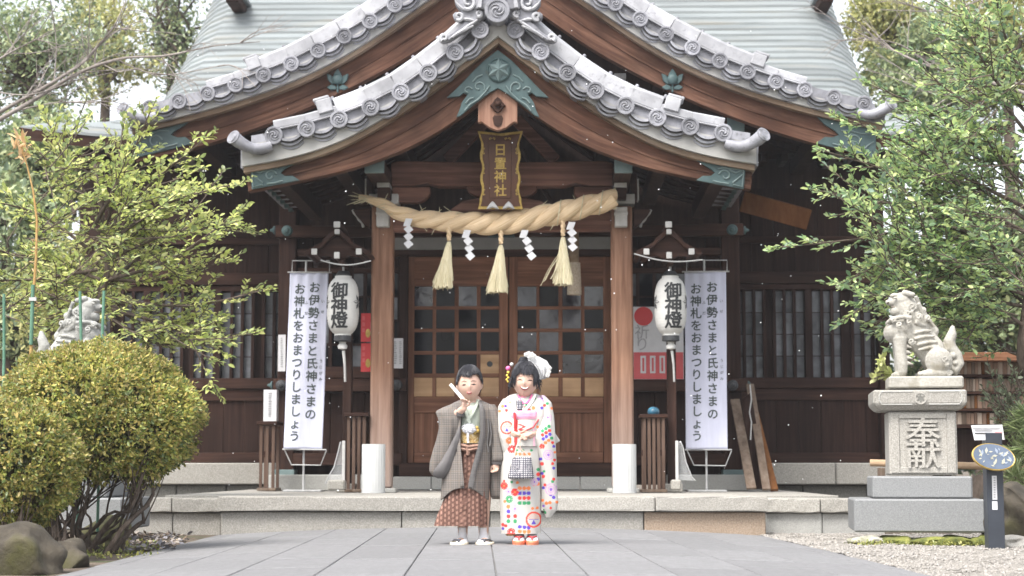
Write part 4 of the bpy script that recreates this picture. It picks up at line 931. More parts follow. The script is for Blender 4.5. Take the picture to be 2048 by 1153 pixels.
# ---- lantern posts and lanterns
def lantern_set(xc, s_, lab_post, lab_lan):
    Yl = 17.62; c = P(xc, 612, Yl); X = c.x
    z = lambda y: P(xc, y, Yl).z
    x = lambda d: X + d / 197.
    p = thing('lantern_post', lab_post, 'lantern post', (x(4), Yl + .2, .24), 'roofed lantern posts')
    MB().box(x(-5), x(13), Yl + .24, Yl + .34, .245, z(470)).build('post', W_Z, p, bevel=.006)
    MB().box(x(-4), x(4), Yl - .2, Yl + .3, z(534), z(524)).build('arm', W_Y, p, bevel=.004)
    dr = -6
    for q in (-1, 1):       # little shingled gable roof
        prof = [(0, 462), (26, 484), (30, 492), (62, 508), (66, 514), (58, 518), (28, 500), (22, 492), (0, 474)]
        m2 = MB(); m2.prism([(x(dr + q * a), z(b)) for a, b in prof], Yl - .28, Yl + .42); m2.build('roof_slope', W_X, p, bevel=.004)
        MB().box(x(dr + q * 44 - 5.5), x(dr + q * 44 + 5.5), Yl - .31, Yl + .35, z(517), z(506)).build('purlin', W_Y, p)
        MB().box(x(dr + q * 44 - 5.7), x(dr + q * 44 + 5.7), Yl - .325, Yl - .311, z(517.4), z(505.4)).build('white_end', WHITEP, p, bevel=.004)
    m2 = MB(); m2.prism([(x(dr + a), z(b)) for a, b in ((0, 470), (40, 503), (40, 518), (20, 517), (12, 522), (-12, 522), (-20, 517), (-40, 518), (-40, 503))], Yl - .2, Yl - .12); m2.build('gable_board', W_X, p, bevel=.004)
    for b0, b1, wd in ((452, 464, 6.5), (467, 477, 5.5), (512, 525, 6)):
        MB().box(x(dr - wd + (1 if b0 > 460 else 0)), x(dr + wd), Yl - .32, Yl - .29, z(b1), z(b0)).build('white_end', WHITEP, p, bevel=.005)
        MB().box(x(dr - wd + 1), x(dr + wd - 1), Yl - .289, Yl + .38, z(b1) + .004, z(b0) - .004).build('ridge_beam' if b0 < 500 else 'cross_beam', W_Y, p)
    MB().box(x(-16), x(24), Yl + .2, Yl + .44, .243, .33).build('post_foot', GRANITE, p, bevel=.01)
    # lantern
    l = thing('paper_lantern', lab_lan, 'lantern', (X, Yl, z(682)), 'white paper lanterns')
    prof = []; n = 64; za, zb = z(672), z(553)
    for i in range(n + 1):
        u = i / n; zz = za + (zb - za) * u; t = abs(u - .5) * 2
        q = (32.0 / 197) * (1 - t ** 3.2) ** (1 / 2.6) if t < 1 else .0
        q = max(q, .085); prof.append((q + .0016 * math.cos(u * 2 * math.pi * 21), zz))
    M = Matrix.Translation((X, Yl, 0))
    MB().lathe(prof, M, 40).build('paper_body', LANT, l, smooth=60)
    MB().lathe([(.075, z(683)), (.088, z(682)), (.088, z(672)), (.07, z(671))], M, 20).build('bottom_ring', IRON, l, smooth=40)
    MB().lathe([(.07, z(555)), (.075, z(550)), (.06, z(545)), (.05, z(543))], M, 20).build('top_ring', IRON, l, smooth=40)
    MB().tube([(X, Yl, z(546)), (X, Yl, z(526))], .012, 6).build('hanger', METAL, l)
    rad_at = lambda zz: np.interp(zz, [b for a, b in prof], [a for a, b in prof])
    m2 = MB(); letters(m2, '御神燈', [(X + s_ * .02, 0, z(y)) for y in (584, 614, 642)], .178, .03, sx=1.0)
    vv = []
    for (a, b, d) in m2.v:
        q = rad_at(d) + .003 - b; dx = max(-q * .98, min(q * .98, a - X)); vv.append((a, Yl - math.sqrt(max(1e-6, q * q - dx * dx)), d))
    m2.v = vv; m2.build('lettering', INK, l)
    for q in (-1, 1):       # crest printed on the flank
        m2 = MB()
        for k in range(6):
            a0 = k * math.pi / 3
            m2.add([(0, 0, 0)] + [(math.cos(a0 + d) * e, 0, math.sin(a0 + d) * e) for d, e in ((-.35, .05), (0, .085), (.35, .05))], [(0, 1, 2, 3)])
        vv = []
        for a, b, d in m2.v:
            zz = z(606) + d; r_ = rad_at(zz) + .003; th = q * 1.32 + a / r_; vv.append((X + r_ * math.sin(th), Yl - r_ * math.cos(th), zz))
        m2.v = vv; m2.build('flank_crest', INK, l)
    m2 = MB(); m2.lathe([(.012, z(700)), (.045, z(698)), (.05, z(692)), (.03, z(687)), (.04, z(685)), (.015, z(682))], M, 14); m2.build('drop_ornament', WHITEP, l, smooth=50)
    m2 = MB(); m2.tube([(X + .01, Yl, z(702)), (X + .025, Yl - .01, z(730)), (X + .03, Yl, z(764))], [.022, .017, .016], 8, flat=.5); m2.build('paper_tail', WHITEP, l, smooth=60)
lantern_set(686, -1, 'small roofed wooden lantern post beside the slatted stand without a globe', 'white paper lantern beside the red charm posters, hanging under its small roof')
lantern_set(1341, 1, 'small roofed wooden lantern post beside the stand with the blue globe', 'white paper lantern in front of the prayer poster, hanging under its small roof')
# wire strung along the lantern roofs
for a, b in (((641, 521), (742, 522)), ((1268, 508), (1405, 520))):
    pts = [P(a[0] + (b[0] - a[0]) * t, a[1] + (b[1] - a[1]) * t + 9 * math.sin(math.pi * t), 17.25) for t in np.linspace(0, 1, 13)]
    w_ = MB().tube(pts, .007, 5).build('cable', METAL); tag(w_, 'thin grey cable drooping under the small roof of the lantern by the ' + ('red posters' if a[0] < 900 else 'prayer poster'), 'cable')
# ---- banners
def banner(cx, Yb, label, corners):
    (ax, ay), (bx, by), (cx2, cy2), (dx, dy) = corners     # tl, tr, br, bl
    b = thing('cloth_banner', label, 'banner', P((dx + cx2) / 2, dy + 50, Yb))
    def W(u, v):
        x = (ax + (bx - ax) * u) * (1 - v) + (dx + (cx2 - dx) * u) * v; y = (ay + (by - ay) * u) * (1 - v) + (dy + (cy2 - dy) * u) * v
        p = P(x, y, Yb)
        p.y += .014 * math.sin(u * 7 + v * 3) * (.3 + .7 * v) + .010 * math.sin(v * 9 + u * 2) + .006 * math.sin(u * 23) * (1 - v) ** 3
        return p
    m2 = MB(); nu, nv = 24, 70
    for j in range(nv + 1):
        for i in range(nu + 1): m2.v.append(tuple(W(i / nu, j / nv)))
    m2.f = [(j * (nu + 1) + i, j * (nu + 1) + i + 1, (j + 1) * (nu + 1) + i + 1, (j + 1) * (nu + 1) + i) for j in range(nv) for i in range(nu)]
    o = m2.build('cloth', CLOTHW, b, smooth=180); md = o.modifiers.new('thick', 'SOLIDIFY'); md.thickness = .002
    hw_, hh = bx - ax, dy - ay
    def col(chars, u, ys, size, bold, nm='lettering'):
        m3 = MB()
        for ch, yy in zip(chars, ys):
            v, f = glyph(ch)
            for sx_, sz_, sy_ in shifted(bold):
                vv = []
                for a, c_, _ in v: p = W(u + (a + sx_) * size / hw_, (yy - ay - (c_ + sz_) * size) / hh); p.y -= .004 - sy_; vv.append(p)
                m3.add(vv, f)
        m3.build(nm, INKG, b)
    col('お伊勢さまと氏神さまの', .655, [575 + 25.3 * k for k in range(11)], 23, .022)
    col('お神札をおまつりしましょう', .27, [578 + 24.5 * k for k in range(13)], 23, .022)
    col('いせ', .88, [603, 624], 7, .01, 'small_lettering'); col('うじがみ', .88, [722, 734, 746, 758], 7, .01, 'small_lettering'); col('ふだ', .46, [606, 627], 7, .01, 'small_lettering')
    for nm, pts in (('top_rod', [W(-.06, 0), W(1.08, 0)]), ('bottom_rod', [W(-.03, 1.005), W(1.1, 1.005)])): MB().tube([Vector(p) + Vector((0, 0, .004)) for p in pts], .008, 6).build(nm, METAL, b)
    fr = [P(ax + 4, ay, Yb + .05), P(ax + 5, ay - 24, Yb + .05), P(bx + 2, ay - 24, Yb + .05), P(bx + 2, ay, Yb + .05)]
    MB().tube(fr, .006, 6).build('wire_frame', METAL, b)
    fr = [P(dx + 2, dy + 2, Yb + .03), P(dx + 16, dy + 32, Yb + .03), P(cx2 - 4, dy + 33, Yb + .03), P(cx2 + 8, dy + 3, Yb + .03)]
    MB().tube(fr, .007, 6).build('wire_stand', METAL, b)
    xm = P((dx + cx2) / 2, 900, Yb).x
    MB().tube([(xm, Yb + .06, P(600, ay - 24, Yb).z), (xm, Yb + .06, .26)], .011, 8).build('pole', METAL, b)
    MB().box(xm - .2, xm + .2, Yb - .04, Yb + .22, .243, .262).build('foot_plate', METAL, b, bevel=.004)
banner(617, 18.2, 'white cloth banner with two columns of writing beside the small notice stand', ((580, 546), (657, 546), (645, 899), (567, 898)))
banner(1412, 18.2, 'white cloth banner with two columns of writing beside the leaning planks', ((1369, 545), (1452, 544), (1455, 899), (1372, 899)))
# ---- white umbrella bins
def ubin(xc, label):
    Yb = 17.35; X = P(xc, 940, Yb).x; zb = .245; zt = P(xc, 889, Yb).z
    t = thing('umbrella_bin', label, 'umbrella bin', (X, Yb, zb), 'white umbrella bins')
    n = 72; rings = []
    R0 = .1145
    pr = [(zb, .97), (zb + .02, 1), (zt - .012, 1.0), (zt, .985)]
    for zz, k_ in pr: rings.append([(X + (R0 * k_ + (.0022 if k % 3 == 0 else 0)) * math.cos(6.2832 * k / n), Yb + (R0 * k_ + (.0022 if k % 3 == 0 else 0)) * math.sin(6.2832 * k / n), zz) for k in range(n)])
    for zz, k_ in ((zt, .9), (zb + .05, .88)): rings.append([(X + R0 * k_ * math.cos(6.2832 * k / n), Yb + R0 * k_ * math.sin(6.2832 * k / n), zz) for k in range(n)])
    m2 = MB(); m2.loft(rings); m2.build('ribbed_body', BIN, t, smooth=25)
    MB().lathe([(R0 * 1.03, zb - .002), (R0 * 1.03, zb + .012)], Matrix.Translation((X, Yb, 0)), 32).build('base_ring', BIN, t, smooth=40)
    return X, Yb
ubin(747, 'white ribbed cylindrical umbrella bin beside the slatted stand without a globe')
X, Yb = ubin(1249, 'white ribbed cylindrical umbrella bin beside the stand with the blue globe')
# ---- slatted wooden stands
W_STAND = wood('stand_wood', (.06, .036, .026), (.10, .064, .048), (.15, .10, .078), 'z', g=22)
def stand(x0, x1, yt, yb, Yb, label, nsl, grp):
    c = P((x0 + x1) / 2, yb, Yb); t = thing('slatted_stand', label, 'wooden stand', (c.x, Yb, .243), grp)
    Z = lambda y: P(x0, y, Yb).z
    xa, xb = P(x0, 900, Yb).x, P(x1, 900, Yb).x
    MB().box(xa - .02, xb + .02, Yb - .03, Yb + .36, Z(yt + 7), Z(yt)).build('top', W_X, t, bevel=.004)
    MB().box(xa - .01, xb + .01, Yb - .02, Yb + .34, .245, .275).build('base_board', W_GREY, t, bevel=.004)
    for k in range(nsl):
        xx = xa + .025 + (xb - xa - .05) * k / (nsl - 1)
        MB().box(xx - .016, xx + .016, Yb, Yb + .022, .276, Z(yt + 7.2)).build('slat', W_STAND, t, bevel=.002)
        if k in (0, nsl - 1): MB().box(xx - .016, xx + .016, Yb + .3, Yb + .322, .276, Z(yt + 7.2)).build('slat', W_STAND, t, bevel=.002)
    MB().box(xa, xb, Yb + .024, Yb + .05, Z((yt + yb) / 2 + 6), Z((yt + yb) / 2 - 6)).build('rail', W_X, t)
    return t, Z
stand(692, 733, 826, 982, 17.75, 'narrow slatted wooden stand with bare top next to the white bin', 4, 'slatted stands')
stand(1284, 1332, 829, 983, 17.6, 'slatted wooden stand with a blue globe on top', 5, 'slatted stands')
stand(517, 551, 843, 975, 18.7, 'thin wooden stand carrying a white notice box', 3, 'slatted stands')
c = P(1307, 822, 17.75)
b = thing('blue_globe', 'small blue glass globe on the slatted stand', 'globe', (c.x, c.y, P(1307, 829, 17.75).z))
MB().ball((c.x, c.y, c.z - .01), (.062, .062, .052), 18, 12).build('sphere', mk('blue_glass', [(.3, (.02, .07, .12)), (.6, (.06, .18, .26)), (.8, (.2, .34, .40))], (14, 14, 14), rough=.15, bump=.05, mott=.4, mscale=10), b, smooth=180)
MB().lathe([(.045, c.z - .062), (.05, c.z - .05), (.042, c.z - .045)], Matrix.Translation((c.x, c.y, 0)), 16).build('base', IRON, b)
# ---- clear acrylic screens
for s_, pts, lab in ((-1, ((650, 968), (656, 955), (668, 935), (676, 905), (681, 884), (687, 884), (687, 960)), 'curved clear acrylic leaflet panel beside the narrow slatted stand'), (1, ((1391, 962), (1384, 955), (1372, 925), (1366, 895), (1361, 883), (1354, 884), (1352, 960)), 'curved clear acrylic leaflet panel beside the globe stand')):
    t = thing('acrylic_panel', lab, 'acrylic panel', P(pts[0][0], 975, 17.5))
    MB().pprism(list(pts), 17.5, .006).build('clear_sheet', CLEAR, t)
    MB().tube([P(x, y, 17.49) for x, y in pts[:5]], .006, 5).build('bright_edge', METAL, t)
    x0 = min(pts[5][0], pts[5][0] + s_ * 2); MB().wb(min(pts[5][0] - 3, pts[5][0] + 3), 882, max(pts[5][0] - 3, pts[5][0] + 3), 962, 17.45, .02).build('white_strip', WHITEP, t, bevel=.004)
    xx = pts[4][0]; MB().wb(xx - 26 if s_ < 0 else xx - 18, 960, xx + 8 if s_ < 0 else xx + 2, 981, 17.42, .16).build('stone_weight', GRANITE, t, bevel=.015)
# ---- posters and notices
def flat(name, label, cat, x0, y0, x1, y1, Y, mat, d=.006):
    t = thing(name, label, cat, P((x0 + x1) / 2, y1, Y)); MB().wb(x0, y0, x1, y1, Y, d).build('sheet', mat, t); return t
def prn(t, x0, y0, x1, y1, Y, mat, nm='print'): return MB().wb(x0, y0, x1, y1, Y, .002).build(nm, mat, t)
Yq = 19.50
t = flat('prayer_poster', 'white and coral poster with red sun and large pale prayer lettering', 'poster', 1267, 614, 1367, 759, Yq, PAPER)
prn(t, 1267.5, 705, 1366.5, 758.5, Yq - .004, PINKRED, 'coral_band')
c = P(1287, 633, Yq - .004); MB().lathe([(.105, 0), (.105, .002)], Matrix.Translation((c.x, Yq - .004, c.z)) @ Matrix.Rotation(math.pi / 2, 4, 'X'), 32).build('red_sun', RED, t)
m2 = MB(); letters(m2, '祈り', [P(1284, 664, Yq - .006), P(1284, 688, Yq - .006)], .17, 0); m2.build('lettering', GREYINK, t)
for xx in (1281, 1300, 1319): prn(t, xx, 712, xx + 11, 747, Yq - .007, PAPER, 'charm_picture'); prn(t, xx + 3.5, 716, xx + 7.5, 743, Yq - .010, PINKRED, 'charm_stripe')
for k, (y0, y1) in enumerate(((627, 684), (687, 744))):
    t = flat('charm_poster', ('upper' if k == 0 else 'lower') + ' of two small red posters on the wall behind the porch pillar', 'poster', 722, y0, 741, y1, Yq, RED)
    c = P(736, y0 + 40, Yq); MB().ball((c.x, Yq - .001, c.z), (.028, .004, .05), 12, 8).build('gold_charm', GOLD, t)
    for q in range(3): prn(t, 724.5, y0 + 6 + q * 12, 730, y0 + 14 + q * 12, Yq - .004, PINKRED, 'print')
def notice(x0, y0, x1, y1, Y, label, txt, d=.01, name='notice_board', cat='notice'):
    t = flat(name, label, cat, x0, y0, x1, y1, Y, PAPER, d)
    R = random.Random(int(x0)); w_ = x1 - x0       # columns of writing too small to read
    for c_ in range(txt):
        xc = x0 + w_ * (c_ + .5) / txt; y = y0 + 6
        while y < y1 - 8:
            h_ = R.uniform(1.6, 3.0); prn(t, xc - w_ * .13, y, xc + w_ * R.uniform(.05, .14), y + h_, Y - .004, GREYINK, 'print_mark'); y += h_ + R.uniform(1.2, 2.2)
    return t
notice(786, 677, 806, 737, 19.48, 'white paper notice on the door jamb above the round metal boss', 2)
notice(556, 670, 571, 743, 19.50, 'narrow white notice on the wall post beside the banner', 1)
notice(527, 780, 553, 843, 18.68, 'white notice box standing on the thin wooden stand', 1, .14, 'notice_box')
# ---- leaning planks
def plank(a, b, w_, th, label, mat):
    o = MB().bar(a, b, w_, th, (0, -1, .2)); me = o.build('leaning_plank', mat, bevel=.004); tag(me, label, 'plank'); return me
plank(P(1503, 978, 18.3), P(1470, 800, 19.35), .10, .03, 'grey weathered plank leaning against the wall post, nearest the banner', W_GREY)
plank(P(1533, 980, 18.35), P(1500, 770, 19.45), .085, .035, 'pale brown plank leaning against the hall wall between two planks', W_GREY)
plank(P(1549, 981, 18.45), P(1506, 812, 19.5), .08, .04, 'bright orange brown plank leaning against the hall wall', W_ORANGE)
pn = MB().pprism([(1484, 800), (1502, 785), (1532, 960), (1530, 978), (1506, 978)], 19.0, .03).build('dark_slatted_screen', W_Z); tag(pn, 'dark wooden screen leaning behind the planks', 'screen')
pts = [P(x, y, 18.6) for x, y in ((1500, 770), (1503, 800), (1499, 825), (1503, 845), (1501, 880))]
tag(MB().tube(pts, .008, 6).build('dangling_lead', METAL), 'pale cord dangling beside the leaning planks', 'cord')
# ================================================================== lions, pedestals, sign, rack, rocks
def remesh(mb, vox, name, mat, smooth_it=2):
    me = mb.mesh(name); o = bpy.data.objects.new(name, me); COL.objects.link(o)
    md = o.modifiers.new('r', 'REMESH'); md.mode = 'VOXEL'; md.voxel_size = vox; md.use_smooth_shade = True
    if smooth_it:
        m_ = o.modifiers.new('s', 'SMOOTH'); m_.iterations = smooth_it; m_.factor = .5
    res = bpy.data.meshes.new_from_object(o.evaluated_get(bpy.context.evaluated_depsgraph_get()))
    bpy.data.objects.remove(o); bpy.data.meshes.remove(me); res.name = name
    res.materials.clear(); res.materials.append(mat); res.polygons.foreach_set('use_smooth', [True] * len(res.polygons)); return res
YL = 13.35; SL = 5.49
def LC(x, y, dy=0.0): p = P(1740 + x / SL, 570 + y / SL, YL); return Vector((p.x, YL + dy, p.z))
LR = lambda r_: r_ / SL / 262.0
def lion_mesh():
    m = MB()
    def cap(pts, n=14):
        P_ = [LC(*p[:2], p[3] if len(p) > 3 else 0) for p in pts]; R_ = [LR(p[2]) for p in pts]
        d0 = (P_[0] - P_[1]).normalized(); d1 = (P_[-1] - P_[-2]).normalized()
        m.tube([P_[0] + d0 * R_[0] * .8, P_[0] + d0 * R_[0] * .5] + P_ + [P_[-1] + d1 * R_[-1] * .5, P_[-1] + d1 * R_[-1] * .8], [R_[0] * .4, R_[0] * .82] + R_ + [R_[-1] * .82, R_[-1] * .4], n)
    def b(x, y, rx, rz, ry, dy=0): m.ball(LC(x, y, dy), (LR(rx), LR(ry), LR(rz)), 16, 10)
    b(255, 525, 150, 130, 165); b(330, 470, 160, 130, 170)
    cap([(330, 430, 150), (480, 560, 160), (620, 720, 155), (700, 860, 150)], 18)
    cap([(330, 230, 120), (420, 360, 165), (520, 450, 130), (640, 520, 75)], 18)
    b(310, 175, 115, 95, 110); b(270, 290, 90, 70, 90)
    cap([(270, 175, 75), (200, 190, 52), (165, 190, 36)]); b(152, 188, 26, 26, 38)
    cap([(290, 285, 60), (230, 300, 44), (205, 305, 30)])
    b(235, 120, 60, 32, 85); cap([(330, 95, 36, -.05), (420, 118, 28, -.07)]); cap([(330, 95, 36, .05), (420, 118, 28, .07)])
    for s_ in (-1, 1):
        cap([(280, 600, 80, s_ * .075), (285, 760, 62, s_ * .08), (300, 890, 64, s_ * .08), (300, 970, 58, s_ * .08)])
        cap([(300, 990, 42, s_ * .08), (225, 995, 34, s_ * .085)])
        b(690, 850, 150, 150, 75, s_ * .115); cap([(800, 985, 40, s_ * .12), (640, 975, 52, s_ * .12), (520, 990, 38, s_ * .12)]); b(490, 990, 32, 30, 55, s_ * .12)
        for k, (x, y) in enumerate(((395, 700), (400, 760), (405, 820), (410, 880))): cap([(360, y - 15, 22, s_ * .08), (x + 10, y, 7, s_ * .08)], 8)
        for y, x0, x1 in ((520, 430, 610), (580, 440, 640), (645, 460, 670), (700, 480, 690)): cap([(x0, y + 25, 16, s_ * .108), ((x0 + x1) / 2, y, 20, s_ * .120), (x1, y - 5, 14, s_ * .095)], 8)
        # curls of the mane, leg and tail
        for cx, cy, r_, dy, t0, tn in ((405, 250, 48, .105, 0, 1), (475, 370, 42, .135, 1, -1), (570, 385, 40, .115, 2, 1), (400, 635, 42, .12, 0, 1), (265, 455, 40, .145, 1, 1), (365, 425, 38, .14, 2, -1), (200, 400, 36, .12, 3, 1), (750, 835, 44, .19, 0, 1), (770, 890, 30, .185, 1, 1), (800, 990, 34, .15, 0, -1), (350, 330, 40, .11, 2, 1), (520, 290, 34, .09, 1, -1)):
            pts, rr = [], []
            for j in range(14):
                t = j / 13; a = t0 + tn * t * 8.5; q = r_ * (1 - .85 * t); pts.append(LC(cx + q * math.cos(a), cy + q * math.sin(a), s_ * (dy + .004 + .014 * t))); rr.append(LR(13 - 3 * t))
            m.tube(pts, rr, 7)
        for pts in (((440, 140), (500, 260), (560, 380), (640, 460)), ((400, 300), (440, 420), (520, 470)), ((470, 220), (520, 330), (600, 420)), ((440, 420), (500, 455), (560, 460))):
            m.tube([LC(x, y, s_ * (.115 - .02 * i)) for i, (x, y) in enumerate(pts)], [LR(24 - 3 * i) for i in range(len(pts))], 7)
        m.tube([LC(x, y, s_ * dy) for x, y, dy in ((150, 420, .05), (200, 380, .10), (300, 370, .14), (400, 380, .15))], LR(26), 8)
    cap([(780, 900, 70), (880, 950, 62), (925, 870, 58), (900, 780, 62), (830, 700, 72), (820, 620, 64), (850, 540, 52), (855, 470, 26)]); b(855, 785, 55, 55, 90); b(880, 865, 45, 45, 80)
    return remesh(m, .0052, 'lion_body', STATUE, 1)
LM = lion_mesh()
ROTP = rad(-6.5)
def at_rot(c, a): return Matrix.Translation(c) @ Matrix.Rotation(a, 4, 'Z') @ Matrix.Translation(-Vector(c))
CR = P(1843, 1062, YL + .2); CR.y = YL - .28
RR = at_rot(CR, ROTP)
def lion(name, label, M, mat, extra):
    t = thing(name, label, 'stone lion', M @ LC(450, 1020), 'guardian lions on pedestals')
    me = LM.copy(); me.materials.clear(); me.materials.append(mat)
    put('body', me, t, M)
    for s_ in (-1, 1):
        m2 = MB(); m2.ball(LC(228, 152, s_ * .072), (LR(20), LR(14), LR(13)), 10, 7); m2.build('eye', mat, t, smooth=60, M=M)
        m2 = MB(); m2.ball(LC(155, 200, s_ * .03), LR(11), 8, 6); m2.build('nostril', W_BLK, t, M=M)
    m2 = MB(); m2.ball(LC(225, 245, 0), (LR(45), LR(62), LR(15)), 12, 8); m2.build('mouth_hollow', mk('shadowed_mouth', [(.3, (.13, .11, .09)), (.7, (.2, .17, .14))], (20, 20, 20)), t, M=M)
    xa, xb = LC(145, 1000).x, LC(942, 1000).x
    m2 = MB(); m2.box(xa, xb, YL - .20, YL + .20, LC(0, 1148).z, LC(0, 1018).z); m2.build('statue_plinth', mat, t, bevel=.012, M=M)
    return t
lion('stone_lion', 'pale stone guardian lion with open mouth seated above the blue grey pedestal', RR, STATUE, None)
def pedestal(label, M, detailed):
    t = thing('stone_pedestal', label, 'pedestal', M @ Vector((CR.x, YL, GZ)), 'guardian lions on pedestals')
    yc = YL + .0
    def blk(nm, x0, y0, x1, y1, mat, dep, bevel=.012, cham=None):
        Yf = yc - dep / 2; xm = (x0 + x1) / 2
        Xa, Xb = P(x0, (y0 + y1) / 2, Yf).x, P(x1, (y0 + y1) / 2, Yf).x; za, zb = P(xm, y1, YL - .3).z, P(xm, y0, YL - .3).z
        if cham:
            m2 = MB(); zc = za + cham
            r0 = [(Xa + cham, Yf + cham, za), (Xb - cham, Yf + cham, za), (Xb - cham, yc + dep / 2 - cham, za), (Xa + cham, yc + dep / 2 - cham, za)]
            r1 = [(Xa, Yf, zc), (Xb, Yf, zc), (Xb, yc + dep / 2, zc), (Xa, yc + dep / 2, zc)]; r2 = [(a, b_, zb) for a, b_, _ in r1]
            m2.loft([r0, r1, r2])
        else: m2 = MB().box(Xa, Xb, Yf, yc + dep / 2, za, zb)
        o = m2.build(nm, mat, t, bevel=bevel, M=M); return Xa, Xb, Yf, za, zb
    blk('bottom_block', 1716, 998, 1974, 1064, GRANITE_B, .92); blk('step_block', 1749, 953, 1946, 997, GRANITE_B, .70)
    Xa, Xb, Yf, za, zb = blk('column_block', 1778, 822, 1912, 951, GRANITE, .46)
    blk('cap_block', 1749, 780, 1934, 821, GRANITE, .62, cham=.045)
    if detailed:
        # recessed panel: raised border round it, characters in relief
        w_, h_ = Xb - Xa, zb - za; i_ = .075
        def strip(x0, x1, z0, z1): MB().box(x0, x1, Yf - .012, Yf + .003, z0, z1).build('panel_border', GRANITE, t, bevel=.004, M=M)
        strip(Xa + .012, Xa + i_, za + .015, zb - .015); strip(Xb - i_, Xb - .012, za + .015, zb - .015); strip(Xa + i_ + .001, Xb - i_ - .001, zb - .055, zb - .015); strip(Xa + i_ + .001, Xb - i_ - .001, za + .015, za + .06)
        m2 = MB(); xm = (Xa + Xb) / 2
        for ch, zz in (('奉', za + h_ * .67), ('献', za + h_ * .33)):
            v, f = glyph(ch); b0 = len(m2.v)
            for sx_, sz_, sy_ in shifted(.012):
                m2.add([(xm + (a + sx_) * .235 * 1.12, Yf - .026 + sy_, zz + (b + sz_) * .225) for a, b, _ in v], f)
                m2.add([(xm + (a + sx_ * 1.5) * .242 * 1.12, Yf - .010 + sy_, zz + (b + sz_ * 1.5) * .232) for a, b, _ in v], f)
        m2.build('relief_characters', GRANITE, t, M=M)
        Xa, Xb = P(1750, 800, YL - .3).x, P(1934, 800, YL - .3).x; Yf = YL - .31; xm = (Xa + Xb) / 2; zc = P(1840, 797, YL - .3).z
        m2 = MB(); m2.lathe([(.045, 0), (.045, .008), (.036, .008), (.036, .002), (.002, .002)], Matrix.Translation((xm, Yf, zc)) @ Matrix.Rotation(math.pi / 2, 4, 'X'), 24); m2.build('star_roundel', GRANITE, t, M=M, smooth=30)
        m2 = MB(); m2.prism([(xm + (.032 if k % 2 == 0 else .017) * math.cos(k * math.pi / 6 + math.pi / 2), zc + (.032 if k % 2 == 0 else .017) * math.sin(k * math.pi / 6 + math.pi / 2)) for k in range(12)], Yf - .006, Yf); m2.build('star_crest', GRANITE_D, t, M=M)
        for s_ in (-1, 1):
            x0, x1 = sorted((xm + s_ * .06, xm + s_ * .30)); zt, zb_ = zc + .05, zc - .045
            pts = [(xm + s_ * .06, Yf, zt), (xm + s_ * .28, Yf, zt), (xm + s_ * .30, Yf, zt - .03), (xm + s_ * .30, Yf, zb_ + .03), (xm + s_ * .28, Yf, zb_), (xm + s_ * .06, Yf, zb_)]
            MB().tube(pts, .005, 5).build('cap_border', GRANITE_W, t, M=M)
    return t
pedestal('blue grey stone pedestal with two raised characters under the open mouthed lion', RR, True)
# mirrored pair on the left, behind the clipped bushes
dxm = P(215, 690, YL).x + LC(100, 500).x - .085
ML = Matrix.Translation((dxm, .3, 0)) @ Matrix.Scale(-1, 4, (1, 0, 0))
lion('stone_lion', 'grey stone guardian lion seated behind the round clipped bush and green stakes', ML, STATUE2, None)
pedestal('grey stone pedestal half hidden behind the clipped bush stems', ML, False)
# ---- oval information sign
Ys = 12.3
t = thing('information_post', 'dark navy post with oval plate and white panel on the gravel', 'sign post', (P(1990, 1098, Ys).x, Ys, GZ))
xa, xb = P(1973, 1000, Ys).x, P(2006, 1000, Ys).x
MB().box(xa, xb, Ys - .03, Ys + .09, GZ, P(1990, 866, Ys).z).build('post', NAVY, t, bevel=.006)
oc = P(1986, 916, Ys - .09); OM = Matrix.Translation(oc) @ Matrix.Rotation(rad(8), 4, 'Y') @ Matrix.Rotation(rad(-24), 4, 'X') @ Matrix.Rotation(math.pi / 2, 4, 'X')
sc_ = Matrix.Diagonal((1.5, 1, 1, 1))
MB().lathe([(.096, 0), (.100, .004), (.100, .018), (.097, .021), (.093, .018)], OM @ sc_, 40).build('gold_rim', GOLD, t, smooth=40)
MB().lathe([(.0935, .012), (.0935, .0205), (.001, .0205)], OM @ sc_, 40).build('oval_plate', mk('navy_enamel', [(.3, (.065, .085, .12)), (.7, (.095, .12, .165))], (9, 9, 9), rough=.12, bump=.02, mott=.2), t, smooth=40)
R = random.Random(11); SLATE = mk('slate_enamel', [(.3, (.16, .19, .24)), (.7, (.22, .25, .30))], (9, 9, 9), rough=.2); CREAM = mk('cream_enamel', [(.3, (.24, .24, .19)), (.7, (.36, .35, .29))], (9, 9, 9), rough=.2)
for k in range(30):
    a = R.uniform(0, 6.28); q = .088 * R.random() ** .5 * .85; w_ = R.uniform(.006, .015); th = R.uniform(0, 3.1); c0 = Vector((1.5 * q * math.cos(a), q * math.sin(a), .0222 + .00008 * k)); e1 = Vector((math.cos(th), math.sin(th), 0)); e2 = Vector((-e1.y, e1.x, 0))
    m2 = MB(); m2.add([OM @ (c0 + e1 * w_ * 1.8), OM @ (c0 + e2 * w_ * .7), OM @ (c0 - e1 * w_ * 1.8), OM @ (c0 - e2 * w_ * .7)], [(0, 1, 2, 3)]); m2.build('enamel_leaf', CREAM if k % 3 else SLATE, t)
for k in range(9):
    a = R.uniform(0, 6.28); q = R.uniform(0, .035)
    m2 = MB(); m2.add([OM @ Vector((1.5 * q * math.cos(a) + R.uniform(-.012, .012), q * math.sin(a) + R.uniform(-.01, .01), .0226 + .0001 * k)) for _ in range(4)], [(0, 1, 2), (0, 2, 3)]); m2.build('pale_motif', CREAM, t)
wp = [P(1941, 851, Ys), P(2003, 850, Ys), P(2008, 880, Ys), P(1948, 881, Ys)]
